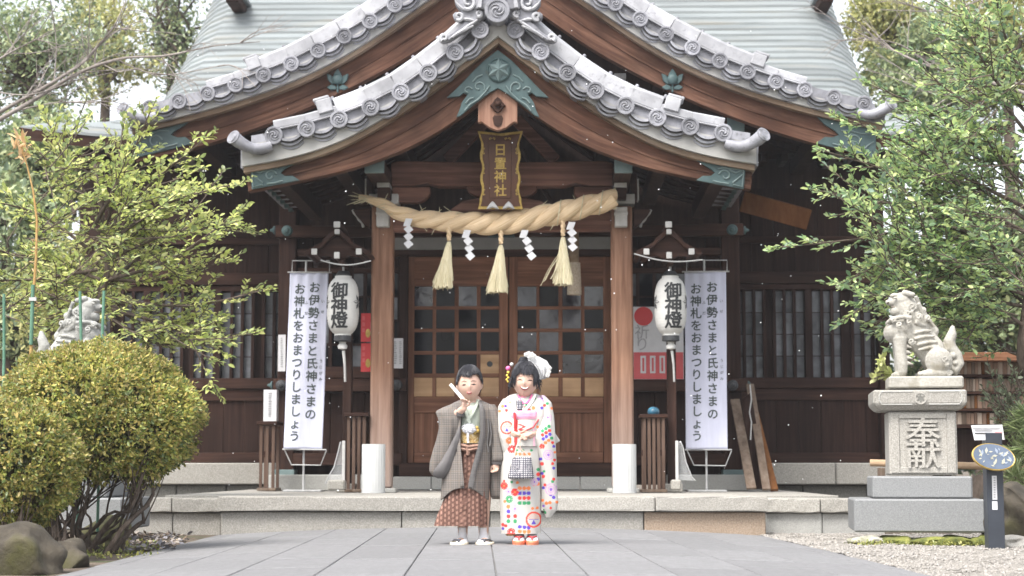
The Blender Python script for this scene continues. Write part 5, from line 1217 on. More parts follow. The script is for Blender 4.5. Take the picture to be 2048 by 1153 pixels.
m2 = MB(); m2.add([p + Vector((0, d, 0)) for d in (-.02, -.012) for p in wp], [(0, 1, 2, 3), (7, 6, 5, 4), (0, 4, 5, 1), (1, 5, 6, 2), (2, 6, 7, 3), (3, 7, 4, 0)]); m2.build('white_panel', PAPER, t)
MB().bar(P(1976, 866, Ys - .02), P(1976, 886, Ys + .02), .02, .02).build('panel_stalk', NAVY, t)
for y, x0, x1, mt in ((857, 1946, 2000, GREYINK), (861, 1950, 1985, GREYINK), (867, 1950, 1990, INK), (866, 1990, 2004, PINKRED), (876, 1985, 1992, GREYINK)): MB().wb(x0, y - .9, x1, y + .9, Ys - .025, .003).build('print_line', mt, t)
MB().wb(1984.5, 952, 1994, 1000, Ys - .034, .003).build('name_strip', PAPER, t)
for k in range(9): MB().wb(1987.4, 955 + k * 4.8, 1991, 957.6 + k * 4.8, Ys - .037, .002).build('print_mark', GREYINK, t)
MB().wb(1984.5, 1003, 1995, 1020, Ys - .034, .003).build('blank_label', PAPER, t)
# ---- rack of wooden tablets
Yk = 17.6
rk = thing('tablet_rack', 'wooden rack with rows of small votive tablets behind the right hand lion', 'rack', P(1975, 940, Yk))
x0, x1 = 1893, 2100
for y0, y1, mt, d in ((705, 722, W_ORANGE, .35), (750, 755, W_X, .2), (784, 789, W_X, .2), (818, 823, W_X, .2), (850, 857, W_X, .2)): MB().wb(x0, y0, x1, y1, Yk - (d - .2), d).build('shelf' if y0 > 710 else 'top_board', wood('rack_top_wood', (.16, .07, .035), (.26, .125, .07), (.36, .19, .11), 'x') if y0 < 710 else mt, rk, bevel=.006)
for xx in (1896, 2096): MB().wb(xx - 4, 700, xx + 4, 960, Yk + .05, .12).build('rack_post', W_Z, rk)
MB().wb(x0, 722, x1, 852, Yk + .12, .03).build('back_board', W_Z, rk); MB().wb(x0, 857, x1, 930, Yk + .14, .03).build('skirt_board', W_BLK, rk)
R = random.Random(2); TABM = [W_GREY, wood('tablet_brown', (.17, .10, .07), (.25, .165, .12), (.33, .24, .18), 'z'), W_ORANGE, wood('tablet_pale', (.30, .23, .18), (.40, .32, .26), (.5, .42, .35), 'z')]
for y0, y1 in ((724, 749), (757, 783), (791, 817), (825, 849)):
    xx = x0 + 9
    while xx < 2060:
        w_ = R.choice((6, 6.5, 7, 9)); mt = R.choices(TABM, (5, 4, 1.3, 2))[0]
        MB().wb(xx, y0 + R.uniform(0, 2), xx + w_ - .8, y1, Yk + .06 + R.uniform(-.01, .01), .02).build('tablet', mt, rk); xx += w_
a, b = P(1740, 926, 16.3), P(2070, 936, 16.0)
tag(MB().tube([a, (a + b) / 2, b], .034, 10).build('wooden_rail', wood('rail_wood', (.34, .22, .13), (.48, .34, .22), (.58, .44, .31), 'x'), smooth=60), 'round pale wooden rail lying behind the oval sign post', 'rail')
for xx in (1765, 2040): tag(MB().wb(xx - 6, 936, xx + 6, 1000, 16.2, .1).build('rail_support', W_GREY, bevel=.006), 'short wooden stub supporting the pale rail ' + ('behind the pedestal' if xx < 1900 else 'under the tablet rack'), 'post')
# ---- rocks and moss
def rock(name, label, c, r_, mat, seed, cat='rock'):
    R = random.Random(seed); bm = bmesh.new(); bmesh.ops.create_icosphere(bm, subdivisions=4, radius=1)
    ph = [(Vector((R.gauss(0, 1), R.gauss(0, 1), R.gauss(0, 1))) * 1.6, R.uniform(0, 6.28), R.uniform(.04, .13)) for _ in range(9)]
    pl = [(Vector((R.gauss(0, 1), R.gauss(0, 1), R.gauss(0, .7))).normalized(), R.uniform(.62, .9)) for _ in range(9)]
    for v in bm.verts:
        d = v.co.copy(); k = 1 + sum(a * math.sin(p.dot(d) * 2 + f) for p, f, a in ph); d = d * k
        for n_, h_ in pl:
            e = d.dot(n_) - h_
            if e > 0: d -= n_ * e * .85
        v.co = Vector((d.x * r_[0], d.y * r_[1], d.z * r_[2]))
    me = bpy.data.meshes.new(name); bm.to_mesh(me); bm.free(); me.polygons.foreach_set('use_smooth', [True] * len(me.polygons)); me.materials.append(mat)
    o = put(name, me, None, Matrix.Translation(c)); tag(o, label, cat); return o
rock('garden_rock', 'large brown rock under the smaller clipped bush', G(22, 1150, GZ) + Vector((0, .1, .06)), (.26, .22, .20), ROCK, 1)
rock('garden_rock', 'mossy flat rock at the foot of the bush stems', G(195, 1098, GZ) + Vector((0, .1, .07)), (.20, .2, .115), mk('mossy_rock', [(.3, (.09, .085, .05)), (.6, (.16, .15, .07)), (.8, (.22, .21, .12))], (8, 8, 8), rough=.95, bump=.7, bdist=.03), 2)
rock('garden_rock', 'low dark rock between the large brown rock and path edge', G(118, 1136, GZ) + Vector((0, .05, .03)), (.18, .16, .11), ROCK, 3)
rock('garden_rock', 'brown rock beside the oval sign post', P(2040, 1040, 12.9), (.22, .25, .30), ROCK, 5)
rock('garden_rock', 'pale flat stone at the foot of the rock by the sign post', P(2030, 1085, 12.6), (.13, .15, .06), GRANITE, 6)
R = random.Random(8)
for k, (x, y, rx, rz) in enumerate(((1735, 1078, .17, .05), (1785, 1076, .15, .05), (1850, 1076, .17, .045), (1915, 1076, .15, .05), (1965, 1078, .13, .05), (2005, 1080, .1, .05))):
    c = P(x, y, 12.95); lab = ('mossy edging stone under the pedestal, ' + ('first from the podium steps', 'second from the podium steps', 'third from the podium steps', 'third from the sign post rock', 'just left of the navy post', 'just right of the navy post')[k]) if k < 4 else ('mossy edging stone just behind the navy post' if k == 4 else 'small mossy stone between navy post and rock')
    rock('edging_stone', lab, Vector((c.x, 12.95, GZ + .03)), (rx * 1.15, .16, rz), MOSS if k not in (0, 5) else mk('mossy_grey', [(.3, (.15, .15, .08)), (.7, (.42, .40, .36))], (12, 12, 12), rough=.95, bump=.5, bdist=.02), 20 + k, 'edging stone')
# ================================================================== vegetation
def leafmat(name, cols, rough=.38, trans=.35, spec=.5):
    m = bpy.data.materials.new(name); m.use_nodes = True; n = m.node_tree.nodes; L = m.node_tree.links; bs = n['Principled BSDF']
    g = n.new('ShaderNodeNewGeometry'); cr = n.new('ShaderNodeValToRGB'); el = cr.color_ramp.elements
    while len(el) < len(cols): el.new(.5)
    for i, (e, c) in enumerate(zip(el, cols)): e.position = i / max(1, len(cols) - 1); e.color = tuple(c) + (1,)
    L.new(g.outputs['Random Per Island'], cr.inputs[0])
    tc = n.new('ShaderNodeTexCoord'); nz = n.new('ShaderNodeTexNoise'); nz.inputs['Scale'].default_value = 2.2; nz.inputs['Detail'].default_value = 3; L.new(tc.outputs['Object'], nz.inputs['Vector'])
    mr = n.new('ShaderNodeMapRange'); mr.inputs[1].default_value = .3; mr.inputs[2].default_value = .7; mr.inputs[3].default_value = .7; mr.inputs[4].default_value = 1.25; L.new(nz.outputs[0], mr.inputs[0])
    mx = n.new('ShaderNodeMix'); mx.data_type = 'RGBA'; mx.blend_type = 'MULTIPLY'; mx.inputs[0].default_value = 1; L.new(cr.outputs[0], mx.inputs[6]); L.new(mr.outputs[0], mx.inputs[7])
    L.new(mx.outputs[2], bs.inputs['Base Color']); bs.inputs['Roughness'].default_value = rough; bs.inputs['Specular IOR Level'].default_value = spec
    tr = n.new('ShaderNodeBsdfTranslucent'); L.new(mx.outputs[2], tr.inputs['Color'])
    ms = n.new('ShaderNodeMixShader'); ms.inputs[0].default_value = trans; L.new(bs.outputs[0], ms.inputs[1]); L.new(tr.outputs[0], ms.inputs[2])
    L.new(ms.outputs[0], n['Material Output'].inputs['Surface']); return m
def leaf_mesh(name, C, D, N, Ls, asp, mat, fold=.25):
    """C centres (base), D unit directions, N unit normals, Ls lengths"""
    C, D, N = map(lambda a: np.asarray(a, float), (C, D, N)); Ls = np.asarray(Ls)[:, None]
    S = np.cross(D, N); S /= np.linalg.norm(S, axis=1, keepdims=True) + 1e-9; U = np.cross(S, D)
    W_ = Ls * asp / 2
    v = [C, C + D * Ls * .28 + S * W_ * .82 + U * W_ * fold * .8, C + D * Ls * .66 + S * W_ * .86 + U * W_ * fold * .8, C + D * Ls - U * Ls * .07, C + D * Ls * .66 - S * W_ * .86 + U * W_ * fold * .8, C + D * Ls * .28 - S * W_ * .82 + U * W_ * fold * .8]
    k = len(C); V = np.empty((k * 6, 3))
    for j in range(6): V[j::6] = v[j]
    F = np.empty((k * 2, 4), np.int32); i = np.arange(k) * 6
    F[0::2] = np.stack([i, i + 1, i + 2, i + 3], 1); F[1::2] = np.stack([i, i + 3, i + 4, i + 5], 1)
    me = bpy.data.meshes.new(name); me.vertices.add(k * 6); me.vertices.foreach_set('co', V.ravel())
    me.loops.add(k * 8); me.loops.foreach_set('vertex_index', F.ravel()); me.polygons.add(k * 2)
    me.polygons.foreach_set('loop_start', np.arange(k * 2) * 4); me.update(calc_edges=True); me.materials.append(mat); return me
def unit(a): a = np.asarray(a, float); return a / (np.linalg.norm(a, axis=-1, keepdims=True) + 1e-9)
def bez(pts, n):
    pts = [np.array(p, float) for p in pts]; T_ = np.linspace(0, len(pts) - 1, n); out = []
    for t in T_:
        i = min(int(t), len(pts) - 2); u = t - i; p0, p1, p2, p3 = pts[max(i - 1, 0)], pts[i], pts[i + 1], pts[min(i + 2, len(pts) - 1)]
        out.append(.5 * ((2 * p1) + (-p0 + p2) * u + (2 * p0 - 5 * p1 + 4 * p2 - p3) * u * u + (-p0 + 3 * p1 - 3 * p2 + p3) * u ** 3))
    return np.array(out)
def spray(poly, R, twigs, wood_, leaf, tw_len, sp, lsize, droop=0.0, r0=.02, both=True):
    """a limb through poly (world points) with side twigs that carry leaves"""
    n = 26; c = bez(poly, n); Ltot = np.linalg.norm(np.diff(c, axis=0), axis=1).sum()
    wood_.tube(c, list(np.linspace(r0, .004, n)), 6)
    for k in range(twigs):
        u = .18 + .82 * (k + R.rand()) / twigs; i = min(int(u * (n - 1)), n - 2); p = c[i] + (c[i + 1] - c[i]) * (u * (n - 1) - i)
        t = unit(c[i + 1] - c[i]); side = unit(np.cross(t, [R.normal(0, .5), R.normal(0, .5), 1])) * (1 if k % 2 else -1)
        d = unit(t * .85 + side * R.uniform(.35, .95) + np.array([0, 0, R.normal(.05, .22)])); L_ = tw_len * R.uniform(.5, 1.15) * (1.1 - .5 * u)
        if k >= twigs - 2: d = unit(t + R.normal(0, .1, 3)); L_ *= .8
        q = [p + d * L_ * s_ + np.array([0, 0, (-.10 + droop) * L_ * s_ * s_ + .16 * L_ * s_ ** 3]) for s_ in np.linspace(0, 1, 6)]
        wood_.tube(q, [.005, .0045, .004, .0035, .003, .002], 4)
        m_ = max(3, int(L_ / sp))
        for j in range(m_):
            s_ = .12 + .88 * (j + .5) / m_; ii = min(int(s_ * 5), 4); b = q[ii] + (q[ii + 1] - q[ii]) * (s_ * 5 - ii); dd = unit(q[ii + 1] - q[ii])
            sd = unit(np.cross(dd, [0, 0, 1]) + R.normal(0, .25, 3))
            for sg in ((-1, 1) if both else ((-1, 1)[j % 2],)):
                if R.rand() < .12: continue
                ld = unit(dd * R.uniform(.5, 1.0) + sd * sg * R.uniform(.5, 1.0) + np.array([0, 0, R.normal(.08, .3)]))
                nn = unit(np.array([0, 0, 1.0]) + R.normal(0, .45, 3)); leaf.append((b + R.normal(0, .006, 3), ld, nn, lsize * R.uniform(.45, 1.3)))
def mk_tree(name, label, base, trunk, sprays, Y0, dY, leafm, barkm, seed, twl, sp, ls, asp, tw, fill=None, grp=None, tr=.06):
    R = np.random.RandomState(seed); t = thing(name, label, 'tree', base, grp)
    wd, lf = MB(), []; tp = [np.array(P(x, y, Y)) for x, y, Y in trunk]; c = bez(tp, 16); tm = MB(); tm.tube(c, list(np.linspace(tr, tr * .3, 16)), 9); tm.build('trunk', barkm, t, smooth=60)
    for s_ in sprays:
        n_ = len(s_[0]); dY_ = s_[1] if len(s_) > 1 else R.uniform(-dY, dY)
        pts = [np.array(P(x, y, Y0 + dY_ * (i / (n_ - 1)))) for i, (x, y) in enumerate(s_[0])]; spray(pts, R, int(tw * (s_[2] if len(s_) > 2 else 1)), wd, lf, twl, sp, ls)
    if fill:
        for (x, y, rx, ry, cnt) in fill:
            for _ in range(cnt):
                a, q = R.uniform(0, 6.28), R.rand() ** .5; X, Y_ = x + rx * q * math.cos(a), y + ry * q * math.sin(a); Yd = Y0 + R.uniform(-dY, dY * 1.2)
                p0 = np.array(P(X, Y_, Yd)); d = unit([(-1 if fill[0][0] > 1000 else 1) * R.uniform(.1, 1), R.normal(0, .6), R.normal(.1, .35)])
                spray([p0, p0 + d * twl * .8, p0 + d * twl * 1.5 + np.array([0, 0, .03])], R, 6, wd, lf, twl * .6, sp, ls, r0=.006)
    wd.build('branches', barkm, t, smooth=60)
    C, D, N, L_ = zip(*lf); kind(put('crown', leaf_mesh('crown', C, D, N, L_, asp, leafm), t), 'stuff')
    return t, len(lf)
LEAF_L = leafmat('light_green_leaf', [(.11, .15, .03), (.20, .255, .035), (.30, .35, .045), (.42, .44, .075), (.17, .22, .05)], trans=.5)
LEAF_R = leafmat('glossy_green_leaf', [(.055, .10, .035), (.11, .18, .045), (.18, .26, .055), (.31, .37, .085), (.10, .155, .065)], rough=.30, trans=.45, spec=.8)
LEAF_D = leafmat('dark_evergreen_leaf', [(.06, .085, .045), (.10, .14, .06), (.15, .19, .08), (.22, .24, .10)], rough=.4, trans=.3)
LEAF_Y = leafmat('olive_leaf', [(.14, .155, .05), (.24, .24, .06), (.33, .30, .075), (.42, .37, .11)], rough=.45, trans=.4)
LEAF_B = leafmat('azalea_leaf', [(.06, .09, .028), (.12, .16, .04), (.21, .24, .05), (.33, .31, .075), (.34, .27, .085), (.17, .205, .055)], rough=.4, trans=.35)
for m_, f in ((LEAF_L, (1.75, 1.68, 4.0)), (LEAF_R, (2.05, 1.95, 3.6)), (LEAF_D, (2.1, 2.0, 2.5)), (LEAF_Y, (1.4, 1.5, 2.4)), (LEAF_B, (1.5, 1.45, 1.6))): tone(m_, *f)
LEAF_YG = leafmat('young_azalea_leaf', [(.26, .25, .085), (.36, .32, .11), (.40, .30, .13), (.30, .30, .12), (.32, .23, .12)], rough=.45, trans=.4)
LEAF_IN = leafmat('dark_inner_azalea_leaf', [(.06, .075, .03), (.10, .11, .04), (.12, .10, .05)], rough=.6, trans=.15)  # darker leaf colour, makes a dark mass inside the bush
cnt = {}
_, cnt['l'] = mk_tree('leafy_tree', 'light green tree with layered sprays behind the grey stone lion', P(170, 900, 15.2), [(165, 900, 15.2), (180, 700, 15.2), (200, 600, 15.2), (215, 540, 15.2), (205, 440, 15.2), (190, 330, 15.3)],
    [([(200, 500), (330, 410), (478, 366)], -.5), ([(215, 520), (360, 462), (500, 466)], -.3), ([(218, 560), (340, 520), (470, 430)], -.6), ([(200, 480), (300, 370), (415, 275)], -.4), ([(190, 450), (250, 340), (300, 225)],), ([(150, 430), (120, 350), (50, 280)],), ([(180, 500), (80, 430), (-30, 400)],), ([(200, 560), (90, 520), (-30, 500)],),
     ([(222, 600), (380, 612), (527, 580)], -.4, .75), ([(225, 620), (330, 650), (435, 700)], -.2), ([(222, 610), (310, 660), (400, 670)], .2), ([(200, 580), (100, 600), (-30, 620)],), ([(205, 470), (232, 380), (245, 255)],), ([(195, 540), (60, 560), (-30, 560)],), ([(225, 560), (300, 500), (400, 440)],), ([(215, 520), (300, 440), (380, 380)],), ([(190, 420), (130, 320), (100, 250)],), ([(225, 640), (330, 690), (430, 640)], .4), ([(215, 560), (330, 560), (455, 520)], .3)],
    15.2, .8, LEAF_L, BARK, 5, .36, .028, .060, .52, 20, [(140, 480, 160, 120, 60), (110, 620, 130, 70, 36), (330, 650, 80, 50, 16), (290, 440, 100, 80, 20), (110, 340, 100, 50, 16)], tr=.045)
_, cnt['r'] = mk_tree('leafy_tree', 'large dark green glossy tree overhanging the open mouthed stone lion', P(2110, 1030, 15.1), [(2110, 1030, 15.1), (2080, 800, 15.1), (2050, 715, 15.1), (2060, 600, 15.1), (2080, 400, 15.1), (2060, 150, 15.1)],
    [([(2090, 560), (1900, 455), (1720, 478), (1556, 496)], -.9, .9), ([(2090, 540), (1900, 420), (1760, 405), (1640, 382)], -.8), ([(2080, 480), (1900, 390), (1770, 340), (1650, 303)], -.7), ([(2080, 430), (1920, 350), (1810, 285), (1695, 240)], -.5), ([(2080, 380), (1950, 290), (1860, 225), (1742, 170)], -.3), ([(2080, 300), (2000, 200), (1910, 100), (1872, 45)],),
     ([(2080, 600), (1900, 545), (1800, 570), (1688, 640)], -.4), ([(2080, 620), (1950, 600), (1840, 620), (1775, 650)], .2), ([(2080, 200), (2020, 100), (1990, -10)],), ([(2050, 715), (1990, 690), (1900, 640), (1830, 560)], .5, .7), ([(2080, 250), (1990, 160), (1935, 60)],), ([(2080, 520), (1950, 480), (1820, 500), (1700, 560)], -.2), ([(2080, 460), (1960, 380), (1850, 350), (1760, 330)], .3), ([(2080, 640), (1990, 560), (1890, 560)],), ([(2080, 340), (1990, 300), (1900, 280), (1830, 240)],), ([(2060, 660), (1980, 620), (1930, 690)],), ([(2090, 420), (2010, 330), (1960, 260)],)],
    15.1, .9, LEAF_R, BARK, 9, .40, .029, .064, .50, 24, [(1970, 480, 130, 130, 85), (1990, 300, 100, 120, 50), (1860, 430, 110, 90, 40), (1950, 610, 130, 70, 60), (2010, 130, 60, 110, 26), (1840, 570, 80, 60, 22)], tr=.10)
# ---- clipped azalea bushes
def bush(name, label, c, r_, N, seed, leafm, stems, lo=-.62):
    R = np.random.RandomState(seed); t = thing(name, label, 'bush', (c[0], c[1], GZ), 'clipped bushes')
    nc = 1500; cd_ = unit(R.normal(0, 1, (nc * 2, 3))); cd_ = cd_[cd_[:, 2] > lo + R.normal(0, .08, len(cd_))][:nc]; lift = R.normal(0, .022, len(cd_)) - .05 * (R.rand(len(cd_)) < .25)
    ci = R.randint(0, len(cd_), N); d = unit(cd_[ci] + R.normal(0, .042, (N, 3)))
    bump = 1 + .035 * np.sin(d[:, 0] * 7 + 1) * np.sin(d[:, 2] * 8) + .03 * np.sin(d[:, 1] * 9 + d[:, 0] * 5)
    q = bump + lift[ci] - .20 * R.rand(N) ** 2.2 + R.normal(0, .008, N)
    sq = np.where(d[:, 2:3] > 0, 1.0, 1.0)
    C = np.array(c) + d * np.array(r_) * q[:, None]
    D = unit(d * .7 + R.normal(0, .6, d.shape)); N_ = unit(d + R.normal(0, .5, d.shape))
    kind(put('foliage', leaf_mesh('foliage', C, D, N_, R.uniform(.014, .042, len(d)) , .48, leafm), t), 'stuff')
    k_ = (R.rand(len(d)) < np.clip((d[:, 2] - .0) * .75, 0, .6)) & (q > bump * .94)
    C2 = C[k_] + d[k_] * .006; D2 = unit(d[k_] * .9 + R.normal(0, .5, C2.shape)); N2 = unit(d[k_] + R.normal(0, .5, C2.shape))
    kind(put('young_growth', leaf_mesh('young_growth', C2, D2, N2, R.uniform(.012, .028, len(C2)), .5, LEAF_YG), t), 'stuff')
    sh_ = unit(R.normal(0, 1, (260, 3))); sh_ = sh_[sh_[:, 2] > -.2]; rep_ = 9; e_ = np.repeat(np.arange(len(sh_)), rep_)     # stray shoots beyond the clipped surface
    C3 = np.array(c) + sh_[e_] * np.array(r_) * (1.0 + .05 * np.tile(np.arange(rep_), len(sh_))[:, None] / rep_ * R.rand(len(sh_))[e_][:, None] * 1.6) + R.normal(0, .004, (len(e_), 3))
    kind(put('stray_shoots', leaf_mesh('stray_shoots', C3, unit(sh_[e_] + R.normal(0, .6, C3.shape)), unit(R.normal(0, 1, C3.shape) + [0, 0, .6]), R.uniform(.014, .03, len(C3)), .5, leafm), t), 'stuff')
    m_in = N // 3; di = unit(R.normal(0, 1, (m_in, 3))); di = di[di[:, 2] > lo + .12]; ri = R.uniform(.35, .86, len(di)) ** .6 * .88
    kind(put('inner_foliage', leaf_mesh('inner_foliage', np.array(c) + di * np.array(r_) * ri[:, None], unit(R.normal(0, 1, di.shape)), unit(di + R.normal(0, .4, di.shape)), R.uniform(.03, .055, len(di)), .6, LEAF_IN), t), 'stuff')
    wd = MB()
    for k in range(stems):
        a = R.uniform(0, 6.28); e = unit([math.cos(a) * R.uniform(.3, 1), math.sin(a) * R.uniform(.3, 1), R.uniform(-.35, .6)])
        p1 = np.array(c) + e * np.array(r_) * .82; p0 = np.array([c[0] - r_[0] * .12 + R.normal(0, .15), c[1] + R.normal(0, .10), GZ]); m_ = (p0 + p1) / 2 + np.array([e[0] * .12, e[1] * .05, -.10]) + R.normal(0, .05, 3)
        cc = bez([p0, p0 * .66 + m_ * .34 + R.normal(0, .035, 3), p0 * .3 + m_ * .7 + R.normal(0, .04, 3), m_, m_ * .5 + p1 * .5 + R.normal(0, .04, 3), p1 + R.normal(0, .02, 3)], 12); r0 = R.uniform(.009, .024); wd.tube(cc, list(np.linspace(r0, .004, 12)), 6)
        for b in range(3):
            i = R.randint(4, 10); w0 = cc[i]; w1 = np.array(c) + unit(e + R.normal(0, .35, 3)) * np.array(r_) * .88; wd.tube(bez([w0, (w0 + w1) / 2 + R.normal(0, .025, 3), w1], 6), list(np.linspace(.006, .002, 6)), 4)
    wd.build('stems', BARK, t, smooth=60); return t
cb = P(192, 838, 11.75)
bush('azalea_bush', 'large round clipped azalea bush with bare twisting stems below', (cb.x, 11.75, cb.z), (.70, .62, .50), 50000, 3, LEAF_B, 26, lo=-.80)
cb2 = P(5, 935, 10.7)
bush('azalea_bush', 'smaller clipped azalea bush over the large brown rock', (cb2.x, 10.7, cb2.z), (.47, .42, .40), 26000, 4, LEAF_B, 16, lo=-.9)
# ---- trees standing behind the hall and garden
def cloud_tree(label, px, py_, Y, rx, rz, N, ls, leafm, seed, name='background_tree', trunkpx=None):
    R = np.random.RandomState(seed); c = np.array(P(px, py_, Y)); k = 3500 / Y; rX, rZ = rx / k, rz / k
    t = thing(name, label, 'tree', (c[0], Y, GZ), 'trees behind the hall')
    cl = []
    for _ in range(60):
        d = unit(R.normal(0, 1, 3)) * R.rand() ** .45; cl.append((c + d * np.array([rX, rX * .7, rZ]), R.uniform(.12, .30) * min(rX, rZ) + .15))
    C = []
    for _ in range(N):
        cc, q = cl[R.randint(len(cl))]; d = unit(R.normal(0, 1, 3)); C.append(cc + d * q * R.rand() ** .4 * np.array([1.2, 1.2, .8]))
    C = np.array(C); D = unit(R.normal(0, 1, (N, 3)) + np.array([0, 0, -.1])); N_ = unit(R.normal(0, .7, (N, 3)) + np.array([0, 0, 1]))
    kind(put('crown', leaf_mesh('crown', C, D, N_, R.uniform(.6, 1.2, N) * ls, .5, leafm), t), 'stuff')
    wd = MB(); wd.tube(bez([(c[0] + R.normal(0, .3), Y, GZ), (c[0], Y, c[2] * .5), c], 10), list(np.linspace(.22, .06, 10)), 8); wd.build('trunk', BARK, t, smooth=60)
    br = MB()
    for cc, q in cl[:34]: 
        s0 = c * .6 + np.array([c[0], Y, c[2] - rZ * .8]) * .4; br.tube(bez([s0, (s0 + cc) / 2 + R.normal(0, .15, 3), cc], 7), list(np.linspace(.05, .012, 7)), 5)
    br.build('branches', BARK, t, smooth=60)
cloud_tree('dark evergreen tree beyond the left garden, filling the corner of the sky', 60, 110, 27, 150, 150, 7000, .10, LEAF_D, 1)
cloud_tree('olive green tree between the dark evergreen and the copper roof', 215, 90, 31, 105, 130, 3800, .105, LEAF_Y, 2)
cloud_tree('thin dark tree touching the left flank of the copper roof', 345, 60, 33, 95, 140, 3800, .105, LEAF_D, 3)
cloud_tree('low dark tree behind the left wing eaves', 90, 330, 25, 170, 110, 9000, .11, LEAF_D, 4)
cloud_tree('shaded tree standing behind the light green tree and the grey lion', 20, 560, 23, 150, 190, 7000, .13, LEAF_D, 5)
cloud_tree('olive shrub like tree beside the left wing', 130, 600, 20.5, 90, 120, 4000, .09, LEAF_Y, 12)
cloud_tree('pale olive tree behind the right flank of the copper roof', 1790, 70, 30, 95, 130, 8000, .105, LEAF_Y, 6)
cloud_tree('dark tree behind the glossy tree and right roof corner', 1860, 190, 29, 140, 150, 11000, .105, LEAF_D, 7)
cloud_tree('olive tree in the far right corner above the glossy tree', 2010, 90, 28, 110, 150, 9000, .105, LEAF_Y, 8)
cloud_tree('dark tree standing behind the tablet rack', 2000, 560, 22, 190, 200, 9000, .13, LEAF_D, 9)
cloud_tree('low shaded tree behind the right wing corner', 1880, 800, 24, 130, 150, 5000, .13, LEAF_D, 10)
# ---- leafless branches
def bare(label, limbs, Y, seed, base):
    R = np.random.RandomState(seed); t = thing('bare_branch_tree', label, 'tree', base); w_ = MB()
    for pts, r0, nt in limbs:
        c = bez([np.array(P(x, y, Y + R.uniform(-.2, .2))) for x, y in pts], 24); w_.tube(c, list(np.linspace(r0, .004, 24)), 6)
        for k in range(nt):
            i = R.randint(3, 22); d = unit(unit(c[i + 1] - c[i]) + R.normal(0, .55, 3) * np.array([1, .6, 1]) + np.array([0, 0, .12])); L_ = R.uniform(.25, .9)
            e = bez([c[i], c[i] + d * L_ * .5 + R.normal(0, .03, 3), c[i] + d * L_ + R.normal(0, .05, 3)], 7); w_.tube(e, list(np.linspace(.007, .002, 7)), 4)
            for q in range(3):
                j = R.randint(2, 6); f = unit(d + R.normal(0, .5, 3)); w_.tube([e[j], e[j] + f * .12, e[j] + f * R.uniform(.18, .35)], [.0035, .003, .0015], 4)
    w_.build('branches', TWIG, t, smooth=60)
    MB().tube(bez([np.array(base), np.array(base) * .5 + np.array(P(*limbs[0][0][0], Y)) * .5, np.array(P(*limbs[0][0][0], Y))], 8), [.09, .08, .07, .06, .05, .045, .04, .035], 8).build('trunk', TWIG, t, smooth=60)
bare('leafless pale grey tree reaching across toward the copper roof', [([(-30, 255), (60, 205), (150, 150), (240, 118), (330, 112), (430, 92), (520, 84)], .026, 10), ([(-30, 240), (80, 180), (160, 130), (190, 100), (230, 50), (260, -20)], .022, 9), ([(190, 140), (196, 90), (240, 60)], .012, 5), ([(230, 118), (320, 150), (450, 130)], .008, 4), ([(-20, 130), (40, 95), (120, 60)], .012, 9), ([(-30, 180), (60, 190), (150, 160)], .01, 6), ([(40, 220), (120, 205), (190, 210)], .009, 5)], 17.5, 21, (-7.5, 17.5, GZ))
bare('leafless branches beside the right flank of the copper roof', [([(2060, 190), (1930, 150), (1850, 130), (1770, 90), (1700, 30)], .025, 10), ([(2060, 170), (1900, 150), (1800, 90), (1715, 75)], .014, 8), ([(2000, -20), (1900, 20), (1760, 20)], .013, 8), ([(1990, 180), (1880, 190), (1800, 160)], .01, 6)], 20.0, 22, (7.6, 20.0, GZ))
# ---- stakes and cane by the bush
for k, (x, y0) in enumerate(((8, 588), (160, 583), (208, 582), (214, 640))):
    if k == 3: continue
    p, q = P(x, y0, 12.35), P(x + (0, 3, -5)[k], 720, 12.35); o = MB().tube([p, q, (q.x, q.y, GZ)], .011, 8).build('garden_stake', STAKE, smooth=60)
    tag(o, ('green garden stake standing apart from the grey lion near the cane', 'thin green garden stake in front of the lion\'s mane', 'green garden stake in front of the lion\'s chest')[k], 'stake')
cn = thing('dry_bamboo_cane', 'tall yellow dry cane with a withered leaf tuft at its top', 'cane', P(62, 700, 12.2))
MB().tube([P(x, y, 12.2) for x, y in ((62, 720), (64, 640), (72, 520), (74, 440), (66, 380), (55, 335), (45, 300))], [.013, .012, .010, .009, .007, .006, .004], 7).build('stalk', CANE, cn, smooth=60)
MB().tube([P(62, 690, 12.19), P(66, 570, 12.19)], .014, 7).build('green_tie_stake', STAKE, cn, smooth=60)
MB().wb(58, 595, 72, 602, 12.17, .02).build('white_tie', WHITEP, cn)
R = np.random.RandomState(3); lf = []
for _ in range(40): lf.append((np.array(P(42 + R.normal(0, 6), 300 + R.normal(0, 12), 12.2)), unit(R.normal(0, 1, 3) + [0, 0, .4]), unit(R.normal(0, 1, 3)), R.uniform(.05, .12)))
for _ in range(60): lf.append((np.array(P(70 + R.normal(0, 2), R.uniform(430, 640), 12.2)), unit(R.normal(0, 1, 3)), unit(R.normal(0, 1, 3)), R.uniform(.02, .05)))
C, D, N, L_ = zip(*lf); kind(put('withered_leaves', leaf_mesh('withered_leaves', C, D, N, L_, .25, leafmat('withered_leaf', [(.45, .28, .12), (.62, .44, .24), (.7, .5, .3)], trans=.4)), cn), 'stuff')
